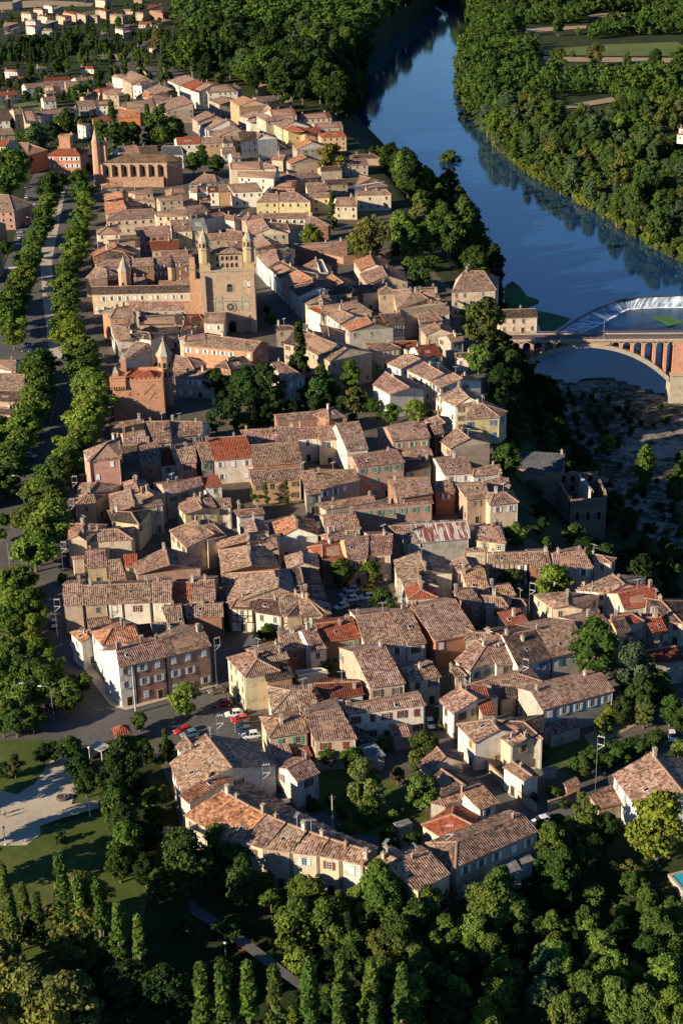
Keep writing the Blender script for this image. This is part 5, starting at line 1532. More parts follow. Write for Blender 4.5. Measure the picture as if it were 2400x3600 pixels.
def bridge():
    a = un(1770, 1197, 0); c = un(2330, 1194, 0); d = (c - a).normalized(); L1 = (un(2950, 1190, 0) - a).length
    root = empty('arch_bridge', a, 'long brick and stone bridge with a wide open-spandrel arch over the river', 'bridge', None, math.atan2(d.y, d.x))
    S = lambda x, y, z=0: (un(x, y, z) - a).dot(d)
    # s coordinate of the arch: crown and right springing at the near face
    sc0 = S(2070, 1208); sr = S(2356, 1338, -14.5) ; half = sr - sc0; zsp = -14.5; zcr = -1.7; WD = 8.0
    def arc(s, off=0.0):
        t = (s - sc0) / half; return zcr - (zcr - zsp) * t * t * (0.82 + .18 * t * t) + off
    b = MB(); b.box((L1 / 2, WD / 2, -.45), (L1, WD, .9), 0, 1); b.box((L1 / 2, -.15, -.25), (L1, .4, .35), 0, 1)
    dk = b.build('deck', ['wall_brick', 'stone'], root, (.50, .28, .19))
    b = MB(); b.box((L1 / 2, WD / 2, .03), (L1, WD - 2.4, .06), 0, 0); b.build('roadway', ['asphalt'], dk)
    b = MB()
    for y in (.12, WD - .12):
        b.box((L1 / 2, y, 1.0), (L1, .12, .1), 0, 1); b.box((L1 / 2, y, .55), (L1, .08, .08), 0, 1)
        for i in range(int(L1 / 2.2)): b.box((1 + i * 2.2, y, .5), (.16, .16, 1.0), 0, 1)
        b.box((L1 / 2, y, .14), (L1, .22, .28), 0, 0)
    b.build('parapet', ['stone', 'railing'], root)
    b = MB(); n = 40
    for yy0, yy1 in ((0.2, WD - .2),):
        for i in range(n):
            s0 = sc0 - half + 2 * half * i / n; s1 = sc0 - half + 2 * half * (i + 1) / n; th = lambda s: 1.3 + .9 * abs((s - sc0) / half)
            z0, z1 = arc(s0), arc(s1); y0, y1 = arc(s0) - th(s0), arc(s1) - th(s1)
            b.quad((s0, yy0, y0), (s1, yy0, y1), (s1, yy0, z1), (s0, yy0, z0)); b.quad((s1, yy1, y1), (s0, yy1, y0), (s0, yy1, z0), (s1, yy1, z1))
            b.quad((s0, yy0, z0), (s1, yy0, z1), (s1, yy1, z1), (s0, yy1, z0)); b.quad((s0, yy1, y0), (s1, yy1, y1), (s1, yy0, y1), (s0, yy0, y0))
    b.build('arch', ['stone'], root)
    # spandrel piers with small arches
    pitch = 4.05; k = int(half / pitch)
    cnt = 0
    for i in range(-k, k + 1):
        s = sc0 + i * pitch
        zt = arc(s)
        if zt > -2.9: continue
        b = MB(); b.box((s, WD / 2, (zt - 1.6) / 2 - .2), (1.05, WD - 1.0, -1.6 - zt + .4), 0, 0); b.v = [(x, y, z) for x, y, z in b.v]
        zc = (zt - .3 + -1.6) / 2; b = MB(); b.box((s, WD / 2, zc), (1.05, WD - 1.0, abs(-1.6 - zt) + .6), 0, 0); b.box((s, WD / 2, -2.2), (1.4, WD - .7, .35), 0, 1)
        b.build('spandrel_pier', ['wall_brick', 'stone'], root, (.55, .27, .18))
    b = MB()
    for i in range(-k - 1, k + 1):
        s = sc0 + (i + .5) * pitch; r = pitch / 2 - .52
        if arc(s) > -2.6: 
            b.box((s, WD / 2, -1.4), (pitch, WD - .8, 1.2), 0, 0); continue
        for y in (.45, WD - .45):
            P = [(s - pitch / 2, -.9), (s - pitch / 2, -2.4), (s - r, -2.4)] + [(s - r * math.cos(math.pi * j / 8), -2.4 + r * math.sin(math.pi * j / 8) * .85) for j in range(1, 8)] + [(s + r, -2.4), (s + pitch / 2, -2.4), (s + pitch / 2, -.9)]
            top = [(s - pitch / 2, -.9), (s + pitch / 2, -.9)]
            inner = P[2:-2]
            for j in range(len(inner) - 1):
                a0, a1 = inner[j], inner[j + 1]; b.quad((a0[0], y, a0[1]), (a1[0], y, a1[1]), (a1[0], y, -.9), (a0[0], y, -.9), 0)
            for j in range(len(inner) - 1):
                a0, a1 = inner[j], inner[j + 1]
                if y < 1: b.quad((a0[0], y, a0[1]), (a0[0], WD - .45, a0[1]), (a1[0], WD - .45, a1[1]), (a1[0], y, a1[1]), 1)
    b.build('spandrel_arch', ['wall_brick', 'stone'], root, (.52, .29, .2))
    # tall pier right, abutment left
    b = MB(); s = sr + 3.3; b.box((s, WD / 2, -7.0), (5.0, WD + .8, 12.4), 0, 0, .96); b.box((s, WD / 2, -13.4), (6.4, WD + 2.0, .7), 0, 1); b.box((s, WD / 2, -21.6), (6.4, WD + 2.0, 16), 0, 1, .9)
    for z in np.arange(-12.5, -1.2, 1.1): b.box((s - 2.5, -.38, z), (.5, .12, .5), 0, 1); b.box((s + 2.5, -.38, z), (.5, .12, .5), 0, 1)
    b.build('pier', ['wall_brick', 'stone'], root, (.55, .27, .18))
    b = MB(); sl = sc0 - half; b.box((sl / 2 - 4, WD / 2, -12.4), (sl + 4, WD - 1, 23), 0, 0); b.build('abutment', ['wall_brick', 'stone'], root, (.40, .24, .17))
    b = MB()
    for i in range(6):
        s = sr + 9 + i * 9.0; b.box((s, WD / 2, -13), (2.0, WD - .6, 24), 0, 0); b.box((s - 4, WD / 2, -1.6), (9, WD - .8, 1.4), 0, 0)
    b.build('viaduct_pier', ['wall_brick', 'stone'], root, (.52, .29, .2))
mk_plain('railing', .2, 2, .6, .3, (.28, .12, .10))
bridge()

RUIN = []
def ruin():
    # old gate building over the lane, and the roofless mill, both in the shade below the town
    z0 = -12.0
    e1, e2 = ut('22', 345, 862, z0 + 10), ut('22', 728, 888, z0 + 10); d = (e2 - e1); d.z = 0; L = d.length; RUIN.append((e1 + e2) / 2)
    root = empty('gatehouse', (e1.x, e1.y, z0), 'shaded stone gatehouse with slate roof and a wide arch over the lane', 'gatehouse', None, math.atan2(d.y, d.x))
    b = MB(); aw = 6.2; ax = L * .50; DP = 9
    P = arch_pts(aw, 6.5, 10)[2:]
    for y in (0, DP):
        for i in range(len(P) - 1):
            p, q = P[i], P[i + 1]; f = [(ax + p[0], y, p[1]), (ax + q[0], y, q[1]), (ax + q[0], y, 10), (ax + p[0], y, 10)]; b.poly(f if y else f[::-1], 0)
        for x0, x1 in ((0, ax - aw / 2), (ax + aw / 2, L)):
            f = [(x0, y, -8), (x1, y, -8), (x1, y, 10), (x0, y, 10)]; b.poly(f[::-1] if y else f, 0)
    for i in range(len(P) - 1):
        p, q = P[i], P[i + 1]; b.poly([(ax + p[0], 0, p[1]), (ax + p[0], DP, p[1]), (ax + q[0], DP, q[1]), (ax + q[0], 0, q[1])], 0)
    for x in (ax - aw / 2, ax + aw / 2): b.poly([(x, 0, -8), (x, DP, -8), (x, DP, 3.4), (x, 0, 3.4)], 0)
    for x in (0, L): b.poly([(x, 0, -8), (x, DP, -8), (x, DP, 10), (x, DP / 2, 13.4), (x, 0, 10)], 0)
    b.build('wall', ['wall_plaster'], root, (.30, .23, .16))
    b = MB(); e = .5; b.poly([(-e, -e, 9.8), (L + e, -e, 9.8), (L + e, DP / 2, 13.6), (-e, DP / 2, 13.6)]); b.poly([(L + e, DP + e, 9.8), (-e, DP + e, 9.8), (-e, DP / 2, 13.6), (L + e, DP / 2, 13.6)]); r = b.build('roof', ['slate_roof'], root, (1, 1, 1))
    inst(CHIM[0], 'chimney', r, (L - .5, DP / 2, 13.4), 0, None, (.4, .36, .3))
    for x in (ax - .6, ax + 3.0): inst(WIN_N, 'window', root, (x, -.01, 8.2), 0, None, (.5, .5, .5))
    z0 = -17.0
    e1, e2 = ut('22', 790, 1085, z0 + 11), ut('22', 1040, 1075, z0 + 11); d = (e2 - e1); d.z = 0; L = d.length; RUIN.append((e1 + e2) / 2)
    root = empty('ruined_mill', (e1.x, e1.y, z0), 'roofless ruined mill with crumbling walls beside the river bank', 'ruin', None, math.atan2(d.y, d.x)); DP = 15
    for (x0, y0, x1, y1, hh, seed) in ((0, 0, L, 0, 11, 1), (L, 0, L + .6, DP, 12, 2), (L + .6, DP, -1.5, DP, 13.5, 3), (-1.5, DP, 0, 0, 12, 4), (L * .62, 1, L * .5, DP - 1, 13, 5)):
        rr = random.Random(seed); b = MB(); n = 9; dx, dy = (x1 - x0), (y1 - y0); ll = math.hypot(dx, dy); nx, ny = -dy / ll * .35, dx / ll * .35
        hs = [hh - rr.random() * (1.0 if seed not in (1,5) else .3) for _ in range(n + 1)]
        for i in range(n):
            a, c = i / n, (i + 1) / n; A = (x0 + dx * a, y0 + dy * a); B_ = (x0 + dx * c, y0 + dy * c)
            for s in (1, -1):
                f = [(A[0] + nx * s, A[1] + ny * s, -5), (B_[0] + nx * s, B_[1] + ny * s, -5), (B_[0] + nx * s, B_[1] + ny * s, hs[i + 1]), (A[0] + nx * s, A[1] + ny * s, hs[i])]; b.poly(f, 0)
            b.poly([(A[0] + nx, A[1] + ny, hs[i]), (B_[0] + nx, B_[1] + ny, hs[i + 1]), (B_[0] - nx, B_[1] - ny, hs[i + 1]), (A[0] - nx, A[1] - ny, hs[i])], 0)
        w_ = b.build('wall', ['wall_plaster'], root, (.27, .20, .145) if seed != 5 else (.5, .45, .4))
        if seed == 1:
            for i in range(3): q = MB(); opening(q, (L * (.2 + .3 * i), -.36, 4.5), (1, 0, 0), 1.2, 2.4, .1, False, 3, 1, .15); q.build('opening', SB, w_, CB)
        if seed == 3:
            for i in range(4):
                for k in range(2): q = MB(); q.quad((-.5 + (i + .5) * L / 4 - .6, DP - .37, 7.2 + k * 3), (-.5 + (i + .5) * L / 4 + .6, DP - .37, 7.2 + k * 3), (-.5 + (i + .5) * L / 4 + .6, DP - .37, 9.2 + k * 3), (-.5 + (i + .5) * L / 4 - .6, DP - .37, 9.2 + k * 3), 3); q.build('opening', SB, w_, CB)
    # lane going down to the gatehouse
    P = [un(*p, -3) for p in ((1870, 1745), (1880, 1800), (1960, 1880), (2050, 1955), (2085, 1985), (2110, 1975), (2060, 1925), (1960, 1830), (1935, 1760))]
ruin()
# kiosk and shelter at the park corner
def kiosk():
    A, B = ut('40', 790, 372, 3.1), ut('40', 912, 350, 3.1); d = B - A; d.z = 0; L = d.length
    root = empty('kiosk', (A.x, A.y, 0), 'small square orange kiosk with pyramid tiled roof at the park corner', 'kiosk', None, math.atan2(d.y, d.x))
    b = MB(); e = .5; b.box((L / 2, L / 2, 1.55), (L - 1, L - 1, 3.1), 0, 0); b.box((L / 2 - .8, -.02, 1.5), (1.6, 1.0, .1), 0, 1); b.build('wall', ['wall_plaster', 'paint'], root, (.58, .16, .07))
    b = MB(); ap = (L / 2, L / 2, 4.6); q = [(0, 0, 3.05), (L, 0, 3.05), (L, L, 3.05), (0, L, 3.05)]
    for i in range(4): b.poly([q[i], q[(i + 1) % 4], ap])
    b.poly(q[::-1]); b.build('roof', ['new_roof_tile'], root, (.85, .8, .78))
    b = MB(); b.box((L / 2, .48, 1.0), (.9, .06, 2.0), 0, 0); b.build('door', ['timber'], root)
    A, B = ut('40', 700, 478, 2.6), ut('40', 765, 436, 2.6); D_ = ut('40', 655, 425, 2.6); d = B - A; d.z = 0; L = d.length; dp = (D_ - A).to_2d().length
    root = empty('bus_shelter', (A.x, A.y, 0), 'flat grey roofed shelter beside the orange kiosk', 'shelter', None, math.atan2(d.y, d.x))
    b = MB(); b.box((L / 2, dp / 2, 2.6), (L, dp, .2), 0, 0); b.build('roof', ['chimney_render'], root, (.42, .40, .36))
    b = MB(); b.box((L / 2, dp - .2, 1.25), (L - .4, .15, 2.5), 0, 0); b.build('wall', ['chimney_render'], root, (.4, .38, .34))
    for x in (.3, L - .3):
        b = MB(); b.box((x, .3, 1.25), (.14, .14, 2.5), 0, 0); b.build('post', ['pale_metal'], root)
kiosk()
# ------------------------------------------------------------------ vegetation
def fast_mesh(name, V, mats, mi=None, nv=4):
    n = len(V) // nv; me = bpy.data.meshes.new(name)
    me.vertices.add(len(V)); me.vertices.foreach_set('co', np.asarray(V, np.float32).ravel())
    me.loops.add(len(V)); me.loops.foreach_set('vertex_index', np.arange(len(V), dtype=np.int32))
    me.polygons.add(n); me.polygons.foreach_set('loop_start', np.arange(n, dtype=np.int32) * nv); me.polygons.foreach_set('loop_total', np.full(n, nv, np.int32))
    for m in mats: me.materials.append(MAT[m])
    if mi is not None: me.polygons.foreach_set('material_index', np.asarray(mi, np.int32))
    me.update(calc_edges=True); return me
def unit(v): return v / (np.linalg.norm(v, axis=-1, keepdims=True) + 1e-9)
def leaves(rng, cen, rad, n, size, up=0.25, jit=0.7, ctr=None):
    """n leaf faces on the shells of clumps"""
    k = len(cen); idx = rng.integers(0, k, n)
    d = unit(rng.normal(size=(n, 3))); d[:, 2] = np.where(d[:, 2] < -.55, -d[:, 2], d[:, 2])
    p = cen[idx] + d * (rad[idx] * rng.uniform(.55, 1.08, n))[:, None] * np.array([1, 1, .85])
    nrm = d * .8 + rng.normal(size=(n, 3)) * jit + np.array([0, 0, up])
    if ctr is not None: nrm += unit(p - ctr) * .5
    nrm = unit(nrm); t = unit(np.cross(nrm, rng.normal(size=(n, 3)))); b = np.cross(nrm, t)
    s = size * rng.uniform(.65, 1.3, n)[:, None] / 2; a = rng.uniform(.55, 1.0, n)[:, None]
    return np.stack([p - t * s - b * s * a * .6, p + t * s * .7 - b * s * a, p + t * s + b * s * a * .7, p - t * s * .6 + b * s * a], 1).reshape(-1, 3)
def tubes(segs, n=6):
    out = []
    for a, b, r0, r1 in segs:
        a = np.array(a, float); b = np.array(b, float); d = unit(b - a); x = unit(np.cross(d, [.3, .9, .2])); y = np.cross(d, x)
        for i in range(n):
            t0, t1 = 2 * math.pi * i / n, 2 * math.pi * (i + 1) / n
            c0 = x * math.cos(t0) + y * math.sin(t0); c1 = x * math.cos(t1) + y * math.sin(t1)
            out += [a + c0 * r0, a + c1 * r0, b + c1 * r1, b + c0 * r1]
    return np.array(out)
def crown_clumps(rng, kind):
    if kind == 'plane': W, H, z0, n = 11, 11, 3.2, 46
    elif kind == 'broad': W, H, z0, n = 12, 16, 3.0, 60
    elif kind == 'tall': W, H, z0, n = 9, 18, 2.5, 55
    elif kind == 'round': W, H, z0, n = 7.5, 8, 1.6, 40
    elif kind == 'acacia': W, H, z0, n = 11, 12, 3.0, 30
    elif kind == 'bush': W, H, z0, n = 3.2, 2.8, 0.2, 18
    elif kind == 'ball': W, H, z0, n = 3.4, 3.2, 0.3, 60
    elif kind == 'poplar': W, H, z0, n = 3.7, 21, 2.0, 60
    elif kind == 'conifer': W, H, z0, n = 6.5, 16, 1.0, 55
    elif kind == 'cypress': W, H, z0, n = 1.8, 7, .3, 26
    c = []; r = []
    lob = rng.uniform(0, 6.28, 3); la = rng.uniform(.05, .2, 3)
    while len(c) < n:
        t = rng.uniform(0, 1); a = rng.uniform(0, 2 * math.pi)
        z = z0 + t * (H - z0)
        if kind in ('poplar', 'cypress'): prof = (.35 + .65 * min(1, t * 4)) * (1 - max(0, t - .45) / .55) ** .6
        elif kind == 'conifer': prof = (1 - t) ** .85 * .98 + .02
        else: prof = max(0.0, 1 - (2 * t - .92) ** 2) ** .5 if t < .97 else .2
        if kind == 'acacia': prof *= .75 + .35 * math.sin(t * 9 + lob[0])
        rr = W / 2 * prof * (1 + la[0] * math.sin(2 * a + lob[0]) + la[1] * math.sin(3 * a + lob[1] + t * 3))
        q = rng.uniform(.35, 1) ** .45
        cr = {'plane': 1.35, 'broad': 1.55, 'tall': 1.25, 'round': 1.0, 'acacia': 1.25, 'bush': .6, 'ball': .35, 'poplar': .8, 'conifer': .85, 'cypress': .4}[kind] * rng.uniform(.7, 1.25)
        rr = max(0, rr - cr * .75) * q
        c.append((rr * math.cos(a), rr * math.sin(a), min(z, H - cr * .6))); r.append(cr)
    return np.array(c), np.array(r), W, H, z0
NLEAF = {'plane': (3000, .62), 'broad': (3600, .72), 'tall': (3200, .62), 'round': (2400, .46), 'acacia': (2100, .55), 'bush': (700, .30), 'ball': (1500, .2), 'poplar': (2600, .50), 'conifer': (2600, .50), 'cypress': (800, .26)}
TREE = {}; DIM = {}; TREE1 = {}
for kind in NLEAF:
    TREE[kind] = []; TREE1[kind] = []
    for v in range(5 if kind in ('plane', 'broad', 'tall', 'round') else 3):
        rng = np.random.default_rng(hash(kind) % 1000 if False else sum(map(ord, kind)) * 7 + v)
        c, r, W, H, z0 = crown_clumps(rng, kind); n, s = NLEAF[kind]
        ctr = np.array([0, 0, (H + z0) / 2])
        V = leaves(rng, c, r, n, s, ctr=ctr)
        core = leaves(rng, c * np.array([.72, .72, .9]) + np.array([0, 0, .05 * H]), r * .8, n // 6, s * 2.2, ctr=ctr)
        V = np.vstack([V, core])
        tr = .035 * H if kind not in ('bush', 'ball', 'cypress') else .05
        segs = [((0, 0, -.6), (0, 0, H * .3), tr, tr * .75), ((0, 0, H * .3), (.1, .05, H * .62), tr * .75, tr * .4)]
        for i in range(6):
            p = c[rng.integers(0, len(c))]; segs.append(((0, 0, H * rng.uniform(.2, .4)), tuple(p * np.array([.8, .8, 1])), tr * .45, tr * .12))
        T = tubes(segs)
        TREE[kind].append((fast_mesh('crown', V, ['leaf']), fast_mesh('trunk', T, ['trunk_bark'])))
        VV = np.vstack([V, T]); TREE1[kind].append(fast_mesh('tree', VV, ['leaf', 'trunk_bark'], [0] * (len(V) // 4) + [1] * (len(T) // 4)))
    DIM[kind] = (W, H, z0)
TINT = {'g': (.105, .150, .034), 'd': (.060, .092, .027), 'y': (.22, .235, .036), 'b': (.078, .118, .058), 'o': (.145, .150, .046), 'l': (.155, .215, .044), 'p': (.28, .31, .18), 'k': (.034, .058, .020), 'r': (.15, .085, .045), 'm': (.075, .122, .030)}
TINTW = {'g': 'green', 'd': 'dark green', 'y': 'yellow-green', 'b': 'blue-green', 'o': 'olive', 'l': 'bright green', 'p': 'pale blossoming', 'k': 'very dark green', 'r': 'reddish', 'm': 'deep green'}
def jt(t, a=.16):
    j = random.uniform(1 - a, 1 + a); return tuple(c * j * random.uniform(.93, 1.07) for c in TINT[t])
def base_for(x, y, w_px, kind):
    """crown centre pixel + crown width in photo px -> ground point and scale"""
    W, H, z0 = DIM[kind]; zb = 0.0; s = 1.0
    for _ in range(6):
        p = un(x, y, zb + s * (H + z0) / 2); s = (w_px / ppm(p)) / W; s = min(max(s, .3), 2.2); zb = zat(p.x, p.y)
    return Vector((p.x, p.y, zb)), s
def place_tree(loc, s, kind, tint, name, label, cat='tree', group=None, parts=True, sz=1.0):
    v = random.randrange(len(TREE[kind])); rz = random.uniform(0, 6.28)
    if parts:
        o = empty(name, loc, label, cat, group, rz); o.scale = (s, s, s * sz)
        inst(TREE[kind][v][1], 'trunk', o); inst(TREE[kind][v][0], 'crown', o, color=jt(tint))
    else:
        o = inst(TREE1[kind][v], name, None, loc, rz, (s * random.uniform(.9, 1.1), s * random.uniform(.9, 1.1), s * sz), jt(tint)); tag(o, label, cat, group)
    return o
# ---- plane trees along the promenade: tile then crown centres, one line per row
ROWS = {'right-hand promenade row': '10 555 130 560 205 550 290 530 365 515 445 500 525 480 600 455 690 445 780 430 870 420 950 430 1030 440 1110|20 540 30 560 110 575 190 605 270 625 340 615 415 590 490 565 560 545 630 520 700 470 760 430 830 370 890 325 950 285 1020 300 1090|30 330 30 200 40 315 115 270 215 230 260',
        'left-hand promenade row': '10 350 140 335 210 310 290 295 370 255 440 225 520 200 590 190 655 170 735 125 800 100 880 90 960 105 1040 85 1120|20 285 150 255 220 250 290 240 370 220 450 190 530 150 600 120 680 80 770 45 860 0 960 20 800'}
for nm, s in ROWS.items():
    k = 0
    for part in s.split('|'):
        v = part.split(); t = v[0]; v = [float(a) for a in v[1:]]
        for i in range(0, len(v), 2):
            x, y = tl(t, v[i] + random.uniform(-8, 8), v[i + 1] + random.uniform(-8, 8))
            W, H, z0 = DIM['plane']; s_ = random.uniform(1.08, 1.3); p = un(x + (10 if nm[0] == 'r' and t in ('10', '20') else 0), y, s_ * .8 * (H + z0) / 2)
            place_tree(Vector((p.x, p.y, 0)), s_, 'plane', random.choice('glllg'), 'plane_tree', f'leafy plane tree, {nth(k)} from the far end of the {nm}', 'tree', 'plane trees of the ' + nm, True, .8); k += 1
